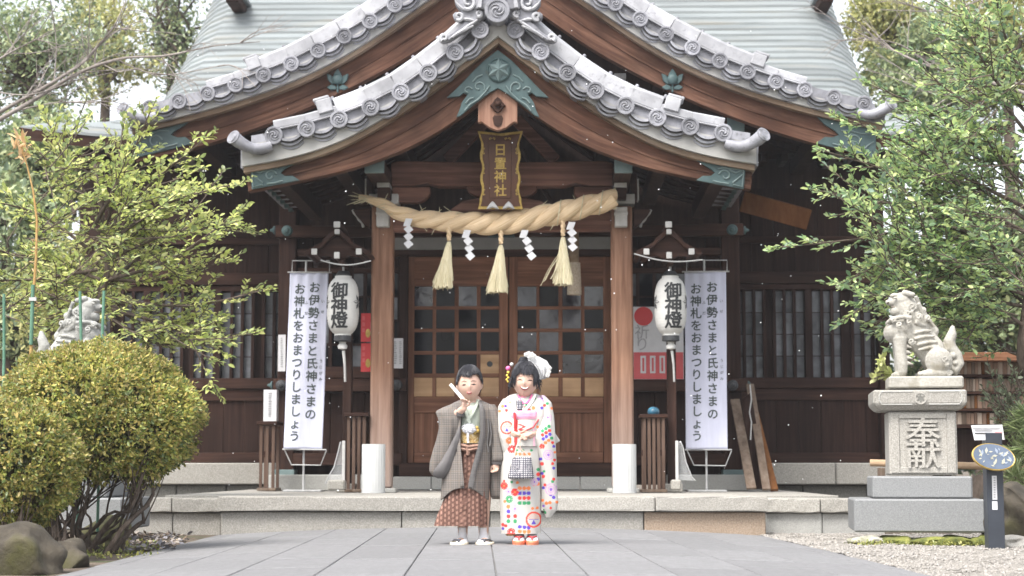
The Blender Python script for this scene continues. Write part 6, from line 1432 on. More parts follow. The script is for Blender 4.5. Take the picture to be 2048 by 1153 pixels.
# ---- pale sprig by the lion's paw, pine and small ground plants
R = np.random.RandomState(4); lf = []; wd = MB(); sp = thing('pale_leaf_sprig', 'sprig of pale yellow green leaves beside the stone lion paw', 'plant', P(1775, 740, 14.0))
for k in range(5):
    pts = [np.array(P(1800, 770, 14.0)), np.array(P(1775 - 3 * k, 752 - 7 * k, 14.0)), np.array(P(1748 + 5 * k, 758 - 11 * k, 13.9))]; c = bez(pts, 8); wd.tube(c, .004, 4)
    for j in range(2, 8):
        for sg in (-1, 1): lf.append((c[j], unit(unit(c[j] - c[j - 1]) + sg * np.array([.2, R.normal(0, .4), .7])), unit(R.normal(0, .3, 3) + [0, -1, .5]), R.uniform(.05, .085)))
wd.build('stem', BARK, sp); C, D, N, L_ = zip(*lf); kind(put('leaves', leaf_mesh('leaves', C, D, N, L_, .42, leafmat('pale_leaf', [(.30, .34, .10), (.44, .46, .18), (.55, .56, .28)], trans=.4)), sp), 'stuff')
R = np.random.RandomState(6); lf = []; wd = MB(); pn = thing('pine_shrub', 'small pine with long needles behind the oval sign post', 'pine', P(2080, 1080, 13.4))
for (x, y) in ((2040, 850), (2045, 960), (2062, 890), (2035, 905), (2060, 830), (2070, 950), (2030, 955), (2085, 870)):
    p1 = np.array(P(x, y, 13.4 + R.uniform(-.3, .3))); p0 = np.array(P(2110, y + 60, 13.4)); c = bez([p0, (p0 + p1) / 2, p1], 8); wd.tube(c, list(np.linspace(.02, .006, 8)), 5)
    for j in range(150): lf.append((c[R.randint(5, 8)] + R.normal(0, .01, 3), unit(R.normal(0, 1, 3) + [-.5, -.2, .45]), unit(R.normal(0, 1, 3)), R.uniform(.12, .20)))
wd.build('branches', BARK, pn); C, D, N, L_ = zip(*lf); kind(put('needles', leaf_mesh('needles', C, D, N, L_, .028, leafmat('pine_needle', [(.08, .12, .04), (.16, .21, .08), (.26, .30, .14)], trans=.2)), pn), 'stuff')
R = np.random.RandomState(14); lf = []
for k in range(1500):
    p = G(R.uniform(245, 350) + R.normal(0, 14), R.uniform(1064, 1108), GZ); lf.append((np.array([p.x, p.y, GZ + .004 + .012 * R.rand()]), unit(R.normal(0, 1, 3) * [1, 1, .25]), unit(R.normal(0, .35, 3) + [0, 0, 1]), R.uniform(.03, .07)))
C, D, N, L_ = zip(*lf); o = put('dry_leaf_litter', leaf_mesh('dry_leaf_litter', C, D, N, L_, .55, leafmat('dry_leaf', [(.07, .05, .035), (.16, .11, .07), (.20, .20, .23), (.33, .27, .20), (.28, .28, .32)], rough=.6, trans=.1))); tag(kind(o, 'stuff'), 'patch of dry fallen leaves beside the clipped bush', 'leaf litter')
R = np.random.RandomState(8); lf = []
for k in range(700):
    x = R.choice([1735, 1790, 1870, 1940, 2000, 2030]) + R.normal(0, 16); p = P(x, 1086 + R.normal(0, 4), 12.75); lf.append((np.array([p.x, p.y + R.normal(0, .06), GZ + .02 + R.rand() * .02]), unit(R.normal(0, 1, 3) + [0, 0, .7]), unit(R.normal(0, .5, 3) + [0, 0, 1]), R.uniform(.012, .03)))
for k in range(900):
    p = G(R.uniform(120, 320), R.uniform(1085, 1120), GZ); lf.append((np.array([p.x, p.y, GZ + R.rand() * .02]), unit(R.normal(0, 1, 3) + [0, 0, .6]), unit(R.normal(0, .5, 3) + [0, 0, 1]), R.uniform(.015, .035)))
C, D, N, L_ = zip(*lf); o = put('ground_cover', leaf_mesh('ground_cover', C, D, N, L_, .6, leafmat('ground_leaf', [(.10, .13, .03), (.22, .24, .06), (.42, .40, .12)], trans=.3))); tag(kind(o, 'stuff'), 'small yellow green weeds at the foot of the pedestal and bush', 'weeds')
sh = thing('grey_green_shrub', 'loose grey green shrub in front of the tablet rack', 'shrub', P(2040, 900, 15.0)); R = np.random.RandomState(9); lf = []; wd = MB()
for k in range(20):
    p0 = np.array(P(2060, 900, 15.0)); p1 = np.array(P(R.uniform(1975, 2060), R.uniform(730, 860), 15.0 + R.uniform(-.3, .3))); spray([p0, (p0 + p1) / 2 + R.normal(0, .05, 3), p1], R, 9, wd, lf, .16, .03, .045, r0=.008)
wd.build('branches', BARK, sh, smooth=60); C, D, N, L_ = zip(*lf); kind(put('foliage', leaf_mesh('foliage', C, D, N, L_, .5, leafmat('grey_green_leaf', [(.09, .12, .07), (.16, .20, .12), (.26, .29, .19)], trans=.3)), sh), 'stuff')
# ================================================================== the two children
YK = 11.35; KS = 2.62
def K(x, y, dy=0.0): p = P(800 + x / KS, 680 + y / KS, YK); return Vector((p.x, YK + dy, p.z))
KM = 1 / KS / 307.5          # metres per unit
SKIN = mk('child_skin', [(.3, (.53, .345, .27)), (.7, (.58, .39, .31))], (25, 25, 25), rough=.55, bump=.02, mott=.05, spec=.3, trans=.15)
LIP = mk('lip', [(.3, (.55, .22, .20)), (.7, (.60, .26, .23))], (20, 20, 20), rough=.5, bump=0, mott=0)
MOUTHD = mk('open_mouth', [(.3, (.26, .07, .07)), (.7, (.30, .09, .085))], (20, 20, 20), rough=.6, bump=0, mott=0)
TEETH = mk('teeth', [(.3, (.80, .78, .74)), (.7, (.83, .81, .77))], (20, 20, 20), rough=.35, bump=0, mott=0)
LASH = mk('eyelash', [(.3, (.035, .027, .025)), (.7, (.05, .04, .037))], (20, 20, 20), rough=.7, bump=0, mott=0)
BROW = mk('eyebrow', [(.3, (.16, .105, .085)), (.7, (.20, .14, .115))], (20, 20, 20), rough=.8, bump=0, mott=0)
HAIR = mk('black_hair', [(.3, (.012, .012, .015)), (.5, (.022, .022, .027)), (.75, (.05, .05, .06))], (60, 60, 14), rough=.5, spec=.3, bump=.4, mott=.2, mscale=8, bdist=.003)
def colmat(name, rough=.85, bump=.15):
    m = bpy.data.materials.new(name); m.use_nodes = True; n = m.node_tree.nodes; L = m.node_tree.links; bs = n['Principled BSDF']; bs.inputs['Roughness'].default_value = rough; bs.inputs['Specular IOR Level'].default_value = .25
    a = n.new('ShaderNodeAttribute'); a.attribute_name = 'dye'; L.new(a.outputs['Color'], bs.inputs['Base Color'])
    tc = n.new('ShaderNodeTexCoord'); nz = n.new('ShaderNodeTexNoise'); nz.inputs['Scale'].default_value = 240; L.new(tc.outputs['Object'], nz.inputs['Vector'])
    bp = n.new('ShaderNodeBump'); bp.inputs['Strength'].default_value = bump; bp.inputs['Distance'].default_value = .002; L.new(nz.outputs[0], bp.inputs['Height']); L.new(bp.outputs[0], bs.inputs['Normal']); return m
DYED = colmat('printed_cloth')
def check_mat(name, c1, c2, c3_, period):
    """woven check: crossing threads"""
    m = mk(name, [(.3, c1), (.7, c1)], (60, 60, 60), rough=.9, bump=.2, mott=.12, mscale=4); n = m.node_tree.nodes; L = m.node_tree.links; bs = n['Principled BSDF']
    src = bs.inputs['Base Color'].links[0].from_socket; tc = n.new('ShaderNodeTexCoord'); sx = n.new('ShaderNodeSeparateXYZ'); L.new(tc.outputs['Object'], sx.inputs[0])
    def stripe(sock, per, duty):
        a = n.new('ShaderNodeMath'); a.operation = 'MULTIPLY'; a.inputs[1].default_value = 1 / per; L.new(sock, a.inputs[0]); f = n.new('ShaderNodeMath'); f.operation = 'FRACT'; L.new(a.outputs[0], f.inputs[0])
        g = n.new('ShaderNodeMath'); g.operation = 'LESS_THAN'; g.inputs[1].default_value = duty; L.new(f.outputs[0], g.inputs[0]); return g.outputs[0]
    for sock, per, duty, c in ((sx.outputs[0], period, .4, c2), (sx.outputs[2], period, .4, c2), (sx.outputs[0], period * 5, .12, c3_), (sx.outputs[2], period * 5, .12, c3_)):
        st = stripe(sock, per, duty); h_ = n.new('ShaderNodeMath'); h_.operation = 'MULTIPLY'; h_.inputs[1].default_value = .5 if duty > .2 else .22; L.new(st, h_.inputs[0])
        mx = n.new('ShaderNodeMix'); mx.data_type = 'RGBA'; L.new(h_.outputs[0], mx.inputs[0]); L.new(src, mx.inputs[6]); mx.inputs[7].default_value = tuple(c) + (1,); src = mx.outputs[2]
    L.new(src, bs.inputs['Base Color']); return m
HAORI = check_mat('grey_brown_check_weave', (.185, .165, .15), (.06, .055, .052), (.24, .19, .145), .0115)
HAORI_D = check_mat('dark_lapel_weave', (.15, .143, .14), (.075, .073, .072), (.18, .165, .15), .009)
LINING = mk('grey_lining', [(.3, (.115, .108, .108)), (.7, (.165, .155, .155))], (8, 8, 8), rough=.7, bump=.05)
SAGE = mk('pale_sage_silk', [(.3, (.38, .42, .35)), (.7, (.45, .485, .415))], (10, 10, 40), rough=.6, bump=.08, mott=.1, mscale=6)
WSOCK = mk('white_tabi', [(.3, (.70, .70, .73)), (.7, (.78, .78, .80))], (30, 30, 30), rough=.9, bump=.1, mott=.06)
def ring(cx, cy_dy, a, b, ex, n, ph=0.0, amp=0.0, kf=9, a0=0.0, a1=2 * math.pi, closed=True):
    pts = []
    for k in range(n):
        th = a0 + (a1 - a0) * (k / n if closed else k / (n - 1)); c, s_ = math.cos(th), math.sin(th)
        x = a * math.copysign(abs(c) ** (2 / ex), c); y = b * math.copysign(abs(s_) ** (2 / ex), s_)
        w_ = 1 + amp * math.sin(kf * th + ph) + amp * .6 * math.sin(kf * 1.7 * th + ph * 1.6 + 1)
        pts.append((cx + x * w_, cy_dy - y * w_))
    return pts
def lump(rows, step=6.0, n=40, ex=2.3, amp=0.0, kf=9, tw=.01, dye=None, lean=None):
    """rows: (y, xl, xr, depth_half, dy); returns (verts, faces, colours) lofted from resampled rows"""
    rows = sorted(rows); ys = np.array([r_[0] for r_ in rows], float); Q = np.array([r_[1:5] for r_ in rows], float)
    Y_ = np.arange(ys[0], ys[-1] + .01, step); I = np.stack([np.interp(Y_, ys, Q[:, k]) for k in range(4)], 1)
    for _ in range(2):
        if len(I) > 4: I[1:-1] = (I[:-2] + 2 * I[1:-1] + I[2:]) / 4
    V, F, Cc = [], [], []
    for j, yy in enumerate(Y_):
        xl, xr, d, dy = I[j]; rg = ring((xl + xr) / 2, 0, (xr - xl) / 2, 1.0, ex, n, ph=yy * tw, amp=amp * min(1, j / 6), kf=kf)
        for x, q in rg:
            V.append(tuple(K(x, yy, dy - q * -d * 1.0 if False else dy + q * d)))
            if dye: Cc.append(dye(x, yy, q))
    m_ = len(Y_)
    for j in range(m_ - 1):
        for k in range(n): k2 = (k + 1) % n; F.append((j * n + k, j * n + k2, (j + 1) * n + k2, (j + 1) * n + k))
    F.append(tuple(range(n - 1, -1, -1))); F.append(tuple((m_ - 1) * n + k for k in range(n)))
    return V, F, Cc
def garment(name, parent, mat, lumps, dye=None, smooth=70):
    V, F, Cc = [], [], []
    for (v, f, c) in lumps:
        b = len(V); V += v; F += [tuple(i + b for i in q) for q in f]; Cc += c
    me = bpy.data.meshes.new(name); me.from_pydata(V, [], F)
    if Cc:
        at = me.color_attributes.new('dye', 'FLOAT_COLOR', 'POINT'); at.data.foreach_set('color', np.array([tuple(c[:3]) + (1,) for c in Cc], 'f').ravel())
    bm = bmesh.new(); bm.from_mesh(me); bmesh.ops.recalc_face_normals(bm, faces=bm.faces); bm.to_mesh(me); bm.free()
    me.polygons.foreach_set('use_smooth', [True] * len(me.polygons)); me.set_sharp_from_angle(angle=rad(smooth)); me.materials.append(mat); return put(name, me, parent)
# ---- head
def head_pts(c, rx, ry, rz, tilt, yaw, cheeks=1.0):
    n, m_ = 72, 54; V, F = [], []
    R3 = Matrix.Rotation(yaw, 3, 'Z') @ Matrix.Rotation(tilt, 3, 'Y')
    g = lambda a, b, a0, b0, s1, s2: math.exp(-((a - a0) / s1) ** 2 - ((b - b0) / s2) ** 2)
    for i in range(m_ + 1):
        ph = math.pi * i / m_
        for k in range(n):
            th = 2 * math.pi * k / n; d = Vector((math.sin(ph) * math.cos(th), math.sin(ph) * math.sin(th), math.cos(ph))); fr = max(0, -d.y)
            x, z = d.x, d.z; low = max(0, -z)
            sx_ = 1 - .25 * low ** 1.6; sy = 1 - .10 * low ** 2 + (.03 if d.y > 0 else 0)
            bump = 0
            if fr > 0:
                bump += .115 * g(x, z, 0, -.20, .10, .13) + .05 * g(x, z, 0, -.04, .07, .18) - .035 * (g(x, z, .36, .02, .17, .10) + g(x, z, -.36, .02, .17, .10))
                bump += .035 * cheeks * (g(x, z, .45, -.32, .20, .18) + g(x, z, -.45, -.32, .20, .18)) + .03 * g(x, z, 0, -.50, .18, .07) + .045 * g(x, z, 0, -.80, .22, .14) - .02 * g(x, z, 0, -.63, .2, .06)
                bump *= min(1, fr * 1.6)
            p = Vector((x * rx * sx_, d.y * ry * sy - bump * ry * 1.0, z * rz * (1.03 if z < 0 else 1)))
            V.append(Vector(c) + R3 @ p)
    for i in range(m_):
        for k in range(n): k2 = (k + 1) % n; F.append((i * n + k, (i + 1) * n + k, (i + 1) * n + k2, i * n + k2))
    return V, F, R3
def face_bits(t, c, V, R3, rx, rz, spec):
    A = np.array([tuple(v) for v in V]); c = Vector(c)
    def surf(u, v, off=.0012):          # u, v in head units (fractions of rx, rz)
        w_ = c + R3 @ Vector((u * rx, 0, v * rz)); q = A[A[:, 1] < c.y]; dd = (q[:, 0] - w_.x) ** 2 + (q[:, 2] - w_.z) ** 2; i = np.argsort(dd)[:3]
        return Vector((w_.x, q[i, 1].mean() - off, w_.z))
    for s_ in (-1, 1):
        for nm, pts, r_, mt in spec(s_): MB().tube([surf(u, v, .0008) for u, v in pts], [r_ * e for e in (np.concatenate([[.45], np.ones(len(pts) - 2), [.45]]))], 6).build(nm, mt, t, smooth=60)
    return surf
def hand(m, base, tip_dir, side, up, L_=.10, curl=.9, spread=.5, thumb=1):
    """palm plus five fingers added to a body mesh; base at wrist"""
    d, s_, u = Vector(tip_dir).normalized(), Vector(side).normalized(), Vector(up).normalized(); b = Vector(base)
    m.tube([b - d * .01, b + d * L_ * .15, b + d * L_ * .34, b + d * L_ * .5], [.015, .021, .024, .021], 10, flat=.62)
    for k in range(4):
        o = b + d * L_ * .46 + s_ * (k - 1.5) * .0118; ln = L_ * (.40, .46, .44, .34)[k]; pts = [o]; dd = d.copy(); p = o.copy()
        for j in range(3):
            a = curl * (.55 + .2 * j); dd = (dd * math.cos(a) - u * math.sin(a)).normalized(); p = p + dd * ln / 3; pts.append(p.copy()); 
        m.tube(pts, [.0073, .007, .0066, .0054], 8); m.ball(pts[-1], .0056, 8, 6)
    o = b + d * L_ * .22 + s_ * thumb * .017; pts = [o, o + (d * .5 + s_ * thumb * .75 - u * .2).normalized() * .022, o + (d * .5 + s_ * thumb * .75 - u * .2).normalized() * .022 + (d * .85 - u * .4).normalized() * .022]
    m.tube(pts, [.0095, .0085, .007], 8); m.ball(pts[-1], .0072, 8, 6)
def limb(m, pts, rr, n=12):
    m.tube(pts, rr, n)
    m.ball(pts[0], rr[0], 12, 8); m.ball(pts[-1], rr[-1], 12, 8)
# ================================================================== boy
boy = thing('person', 'child in grey checked kimono coat and brown patterned trousers, fist raised to chin', 'person', K(375, 1073))
bc = K(366, 236, -.045); brx, bry, brz = .0775, .088, .107
HV, HF, R3 = head_pts(bc, brx, bry, brz, rad(-3), rad(4))
m = MB(); m.add(HV, HF)
for s_ in (-1, 1): m.ball(Vector(bc) + R3 @ Vector((s_ * brx * .98, .012, -.010)), (.011, .016, .026), 10, 8)
limb(m, [K(368, 290, -.015), K(370, 345, .01)], [.036, .040]); limb(m, [K(370, 350, .02), K(370, 470, .02), K(370, 580, .02)], [.085, .095, .10], 16)
limb(m, [K(290, 372, .01), K(235, 440, -.03)], [.036, .032]); limb(m, [K(235, 432, -.03), K(340, 366, -.165)], [.031, .022])      # raised arm
limb(m, [K(450, 372, .02), K(495, 500, .01), K(503, 630, -.045)], [.036, .030, .021])
wr = K(338, 366, -.168)
hand(m, wr, Vector((.22, -.06, .97)), Vector((.94, -.2, -.2)), Vector((.25, .9, .15)), L_=.098, curl=1.15, thumb=1)
hand(m, K(503, 640, -.045), Vector((.05, -.15, -1)), Vector((.75, -.65, 0)), Vector((.6, .6, 0)), L_=.095, curl=.95, thumb=-1)
for x in (328, 437): limb(m, [K(372 + (x - 372) * .6, 600, .02), K(x, 830, .02), K(x, 985, .02), K(x, 1045, .02)], [.062, .05, .034, .028]); m.ball(K(x - 6 if x < 380 else x + 6, 1052, -.035), (.031, .075, .02), 12, 8)
me = remesh(m, .0042, 'body', SKIN, 1); put('body', me, boy)
def eye_spec_boy(s_):
    return [('eyelid_line', [(s_ * .22, -.055), (s_ * .34, -.025), (s_ * .46, -.03), (s_ * .60, -.07)], .0030, LASH), ('eye', [(s_ * .30, -.07), (s_ * .40, -.062), (s_ * .50, -.072)], .0032, LASH), ('eyebrow', [(s_ * .17, .13), (s_ * .36, .19), (s_ * .62, .14)], .0030, BROW)]
surf = face_bits(boy, bc, HV, R3, brx, brz, eye_spec_boy)
p = surf(.0, -.545, .0); q = MB(); q.ball(p, (.0165, .004, .0062), 14, 8); q.build('mouth', MOUTHD, boy, smooth=60)
MB().tube([surf(u, v, .0015) for u, v in ((-.23, -.53), (-.1, -.485), (0, -.495), (.1, -.485), (.23, -.535))], [.0012, .0026, .0024, .0026, .0012], 6).build('upper_lip', LIP, boy, smooth=60)
MB().tube([surf(u, v, .0015) for u, v in ((-.2, -.56), (-.08, -.61), (.08, -.61), (.2, -.56))], [.0012, .003, .003, .0012], 6).build('lower_lip', LIP, boy, smooth=60)
MB().tube([surf(u, v, .001) for u, v in ((-.09, -.515), (0, -.525), (.09, -.515))], .0026, 6).build('teeth', TEETH, boy, smooth=60)
def hair_cap(parent, c, R3, rx, ry, rz, line, puff, seed, strands, name='hair'):
    """shell above a hairline plus loose strands; line(th) gives the lowest z (unit) for an azimuth"""
    R = np.random.RandomState(seed); n, m_ = 96, 30; V, F = [], []
    for i in range(m_ + 1):
        for k in range(n):
            th = 2 * math.pi * k / n; zl = line(th); ph = (math.acos(max(-1, min(1, zl)))) * i / m_
            d = Vector((math.sin(ph) * math.cos(th), math.sin(ph) * math.sin(th), math.cos(ph)))
            s_ = puff(d) * (1 + .012 * math.sin(th * 31 + ph * 3) + .010 * math.sin(th * 17 + ph * 5)) * (1 if i < m_ else .965)
            V.append(Vector(c) + R3 @ Vector((d.x * rx * s_, d.y * ry * s_, d.z * rz * s_)))
    for i in range(m_):
        for k in range(n): k2 = (k + 1) % n; F.append((i * n + k, (i + 1) * n + k, (i + 1) * n + k2, i * n + k2))
    q = MB(); q.add(V, F)
    for _ in range(strands):
        th = R.uniform(0, 6.283); zl = line(th); pm = math.acos(max(-1, min(1, zl))); a = R.uniform(.05, .8) * pm; pts = []
        L_ = R.uniform(.25, .55)
        for j in range(5):
            ph = min(a + L_ * j / 4, pm * 1.05); t2 = th + .12 * j / 4 * R.normal(0, 1); d = Vector((math.sin(ph) * math.cos(t2), math.sin(ph) * math.sin(t2), math.cos(ph))); s_ = puff(d) * (1.005 + .03 * j / 4 * R.rand())
            pts.append(Vector(c) + R3 @ Vector((d.x * rx * s_, d.y * ry * s_, d.z * rz * s_)))
        q.tube(pts, [.0016, .0022, .0022, .0018, .0008], 4)
    return q.build(name, HAIR, parent, smooth=70)
def line_boy(th):           # th = -pi/2 is the face
    f = math.cos(th + math.pi / 2); return .44 + .07 * math.sin(th * 5 + .6) + .04 * math.sin(th * 13) if f > .66 else (.44 - (.66 - f) / .42 * .44 if f > .24 else (.0 if f > -.1 else max(-.42, .06 + (f + .1) * 1.6)))
hair_cap(boy, bc, R3, brx, bry, brz, line_boy, lambda d: 1.12 + .075 * max(0, d.z) + .04 * d.x * max(0, d.z) + .05 * max(0, -d.y) * max(0, d.z), 3, 520)
# clothes: silk under-kimono, trousers, coat
garment('under_kimono', boy, SAGE, [lump([(318, 335, 410, .050, .012), (332, 312, 432, .070, .010), (360, 296, 446, .095, .008), (470, 300, 440, .105, .005), (590, 305, 436, .105, .005)], 8, 48)])
for pts in ([(332, 318, -.045), (340, 350, -.085), (356, 395, -.112), (372, 440, -.118)], [(410, 316, -.045), (404, 345, -.08), (384, 390, -.108), (356, 430, -.118)]):
    MB().tube([K(x, y, d) for x, y, d in pts], .011, 8, flat=.55).build('collar_fold', SAGE, boy, smooth=60)
BR0, BR1, BR2 = np.array((.075, .038, .029)), np.array((.27, .155, .12)), np.array((.135, .072, .056))
def dye_hakama(x, y, q):
    u = (x / 21.0); col_ = math.floor(u); v = (y + (13 if col_ % 2 else 0)) / 27.0
    fx, fy = u - col_ - .5, v - math.floor(v) - .5; e = (fx / .26) ** 2 + (fy / .36) ** 2
    s_ = BR2 if (math.floor(x / 5.2) % 2) else BR0
    return BR1 if e < .55 else (BR1 * .55 + s_ * .45 if e < 1 else s_)
hk = lump([(545, 318, 424, .105, .005), (600, 300, 440, .115, .005), (700, 268, 452, .125, .005), (780, 248, 458, .132, .005), (860, 228, 461, .138, .005), (930, 210, 462, .140, .005), (976, 205, 461, .140, .005)], 4, 150, ex=2.6, amp=.032, kf=11, dye=dye_hakama)
fl = lump([(810, 238, 262, .04, .0), (860, 220, 270, .06, .0), (920, 195, 275, .075, .0), (974, 178, 272, .08, .0)], 4, 60, dye=lambda x, y, q: dye_hakama(x, y, q) * 1.25)
garment('hakama_trousers', boy, DYED, [hk, fl])
BELT = mk('brown_sash', [(.3, (.22, .12, .09)), (.7, (.40, .25, .19))], (40, 40, 12), rough=.7, bump=.2)
for pts, r_ in (([(322, 552), (360, 562), (418, 556)], .017), ([(324, 572), (362, 580), (418, 570)], .016), ([(352, 566), (362, 590), (360, 606)], .018)): MB().tube([K(x, y, -.118) for x, y in pts], r_, 8, flat=.7).build('waist_tie', BELT, boy, smooth=60)
OBIG = mk('gold_brocade', [(.3, (.40, .22, .08)), (.5, (.66, .46, .18)), (.7, (.80, .70, .50))], (90, 90, 90), rough=.5, bump=.2, detail=2, mott=.4, mscale=25)
garment('brocade_obi', boy, OBIG, [lump([(470, 306, 436, .112, .004), (500, 304, 438, .116, .004), (545, 306, 436, .116, .004)], 8, 40)])
FLUFF = mk('white_fluff', [(.3, (.60, .60, .63)), (.7, (.70, .70, .72))], (120, 120, 120), rough=1, bump=.6, mott=.05)
q = MB(); R = np.random.RandomState(2)
for _ in range(420):
    a = unit(R.normal(0, 1, 3)); c0 = np.array(K(368, 468, -.125)); q.tube([c0 + a * .01, c0 + a * np.array([.048, .03, .034]) * R.uniform(.8, 1.1)], [.004, .0012], 4)
q.ball(K(368, 468, -.125), (.038, .024, .027), 12, 8); q.build('pompom_knot', FLUFF, boy, smooth=60)
MB().tube([K(362, 490, -.135), K(361, 515, -.137), K(363, 541, -.135)], [.009, .007, .0085], 7).build('pompom_tail', FLUFF, boy, smooth=60)
for x, y in ((408, 464), (412, 480), (398, 488)): MB().ball(K(x, y, -.118), (.012, .007, .014), 10, 7).build('gold_ornament', GOLD, boy, smooth=60)
# coat: a sheet wrapped round the back, open in front
def coat():
    ys = [318, 330, 345, 370, 420, 500, 600, 700, 790, 836]; xl = [312, 285, 258, 245, 240, 235, 230, 224, 217, 214]; xr = [424, 452, 482, 497, 500, 494, 486, 478, 468, 465]
    dp = [.055, .085, .105, .118, .128, .138, .146, .152, .158, .160]; lo = [334, 332, 329, 326, 323, 321, 324, 333, 341, 344]; ro = [410, 414, 418, 421, 424, 425, 410, 386, 368, 362]
    Y_ = np.linspace(318, 836, 90); I = lambda a: np.interp(Y_, ys, a); XL, XR, DP, LO, RO = map(I, (xl, xr, dp, lo, ro)); n = 90; V, F = [], []
    for j, yy in enumerate(Y_):
        cx, a = (XL[j] + XR[j]) / 2, (XR[j] - XL[j]) / 2; fl_ = math.acos(max(-1, min(1, (LO[j] - cx) / a))); fr_ = math.acos(max(-1, min(1, (RO[j] - cx) / a)))
        for k in range(n):
            th = fl_ + (2 * math.pi + fr_ - fl_) * k / (n - 1); w_ = 1 + .014 * math.sin(th * 8 + yy * .006) * min(1, j / 25) + .009 * math.sin(th * 15 + yy * .012)
            fw = max(0, math.sin(th)) ** 3; yv = 318 + (yy - 318) * (1 - .122 * fw * min(1, (yy - 318) / 300)) + 4 * math.sin(th * 5) * ((yy - 318) / 518) ** 4
            V.append(tuple(K(cx + a * math.cos(th) * w_, yv, .008 - DP[j] * math.sin(th) * w_)))
    F = [(j * n + k, j * n + k + 1, (j + 1) * n + k + 1, (j + 1) * n + k) for j in range(len(Y_) - 1) for k in range(n - 1)]
    me = bpy.data.meshes.new('coat'); me.from_pydata(V, [], F); me.polygons.foreach_set('use_smooth', [True] * len(F)); me.materials.append(HAORI)
    o = put('coat', me, boy); md = o.modifiers.new('thick', 'SOLIDIFY'); md.thickness = .006; md.offset = 0
    # lapels follow the opening edges
    for side, E_ in ((-1, LO), (1, RO)):
        q = MB(); rings = []
        wd_ = 26 if side > 0 else 20
        for j in range(0, len(Y_), 3):
            cx, a = (XL[j] + XR[j]) / 2, (XR[j] - XL[j]) / 2; pts = []
            for e, off in ((0, .004), (0, .017), (.5, .019), (1, .016), (1, .002)):
                x = E_[j] + side * wd_ * e * min(1, .5 + j / 20); s2 = math.sqrt(max(.02, 1 - ((x - cx) / a) ** 2)); pts.append(tuple(K(x, 318 + (Y_[j] - 318) * (1 - .122 * s2 ** 3 * min(1, (Y_[j] - 318) / 300)), .008 - DP[j] * s2 - off)))
            rings.append(pts)
        q.loft(rings); q.build('lapel', HAORI_D if side > 0 else HAORI, boy, smooth=60)
coat()
garment('raised_sleeve', boy, HAORI, [lump([(330, 292, 330, .05, -.015), (352, 236, 334, .075, -.03), (374, 192, 336, .088, -.045), (384, 190, 337, .092, -.05), (420, 203, 334, .095, -.055), (462, 207, 328, .092, -.055), (520, 195, 312, .085, -.05), (580, 177, 292, .078, -.05), (640, 161, 270, .070, -.05), (690, 157, 252, .055, -.05), (715, 176, 240, .035, -.05), (729, 204, 230, .012, -.05)], 5, 64, ex=2.2, amp=.034, kf=7, tw=.02)])
garment('sleeve_lining', boy, LINING, [lump([(455, 318, 324, .012, -.135), (490, 300, 326, .02, -.132), (530, 280, 322, .026, -.126), (580, 254, 306, .028, -.118), (640, 218, 287, .028, -.108), (690, 178, 262, .024, -.098), (712, 176, 246, .018, -.09), (727, 202, 232, .008, -.08)], 4, 40, ex=2.0, amp=.03, kf=5, tw=.02)])
garment('sleeve_cuff', boy, HAORI_D, [lump([(362, 298, 338, .045, -.108), (384, 294, 342, .05, -.112), (408, 298, 340, .04, -.108)], 5, 28)])
garment('hanging_sleeve', boy, HAORI, [lump([(340, 440, 498, .06, .0), (362, 450, 512, .078, .0), (400, 458, 524, .082, -.005), (470, 466, 537, .082, -.008), (560, 472, 555, .080, -.01), (622, 476, 568, .078, -.012), (636, 474, 566, .074, -.01), (650, 470, 556, .066, .02), (700, 468, 552, .062, .025), (780, 467, 549, .058, .028), (822, 471, 545, .045, .028), (838, 488, 530, .015, .028)], 5, 64, amp=.030, kf=7, tw=.018)])
garment('hand_slit_lining', boy, LINING, [lump([(640, 478, 548, .03, -.045), (655, 482, 540, .028, -.04)], 5, 28)])
for pts in ([(462, 415), (468, 470), (460, 540), (466, 590)], [(476, 430), (482, 500), (474, 560)]): MB().tube([K(x, y, -.092) for x, y in pts], .006, 6).build('coat_cord', HAORI_D, boy, smooth=60)
for x, s_ in ((328, -1), (437, 1)):
    garment('tabi_sock', boy, WSOCK, [lump([(984, x - 25, x + 24, .034, .02), (1010, x - 23, x + 22, .032, .02), (1035, x - 24, x + 24, .042, .01), (1050, x - 32, x + 30, .085, -.03), (1060, x - 34, x + 32, .09, -.035)], 4, 32)])
    cx = x + s_ * 7 - (8 if s_ < 0 else -2); sn = garment('sandal', boy, mk('straw_sandal', [(.3, (.62, .55, .40)), (.7, (.78, .73, .60))], (60, 60, 60), rough=.8, bump=.2), [lump([(1058, cx - 46, cx + 46, .115, -.03), (1062, cx - 50, cx + 50, .12, -.03), (1072, cx - 50, cx + 50, .12, -.03)], 3, 40)])
    for e in (-1, 1): MB().tube([K(cx + e * 38, 1058, .01), K(cx + e * 26, 1046, -.06), K(cx, 1044, -.115), K(cx, 1056, -.13)], .006, 7).build('sandal_strap', mk('dark_strap', [(.3, (.06, .06, .075)), (.7, (.12, .12, .14))], (40, 40, 40), rough=.8), sn, smooth=60)
# closed fan held in the raised fist
fan = thing('folding_fan', 'closed white folding fan held in the raised fist of the checked coat', 'fan', K(332, 350, -.15))
fa, fb = K(340, 318, -.195), K(272, 240, -.175)
q = MB(); q.bar(fa, fb, .022, .012, (0, -1, 0)); q.build('folded_leaf', mk('cream_paper', [(.3, (.70, .66, .58)), (.7, (.78, .75, .68))], (10, 10, 10), rough=.8), fan, bevel=.002)
MB().bar(fa + Vector((.003, -.009, .002)), fb + Vector((.003, -.009, .002)), .012, .003, (0, -1, 0)).build('guard_stick', PAPER, fan)
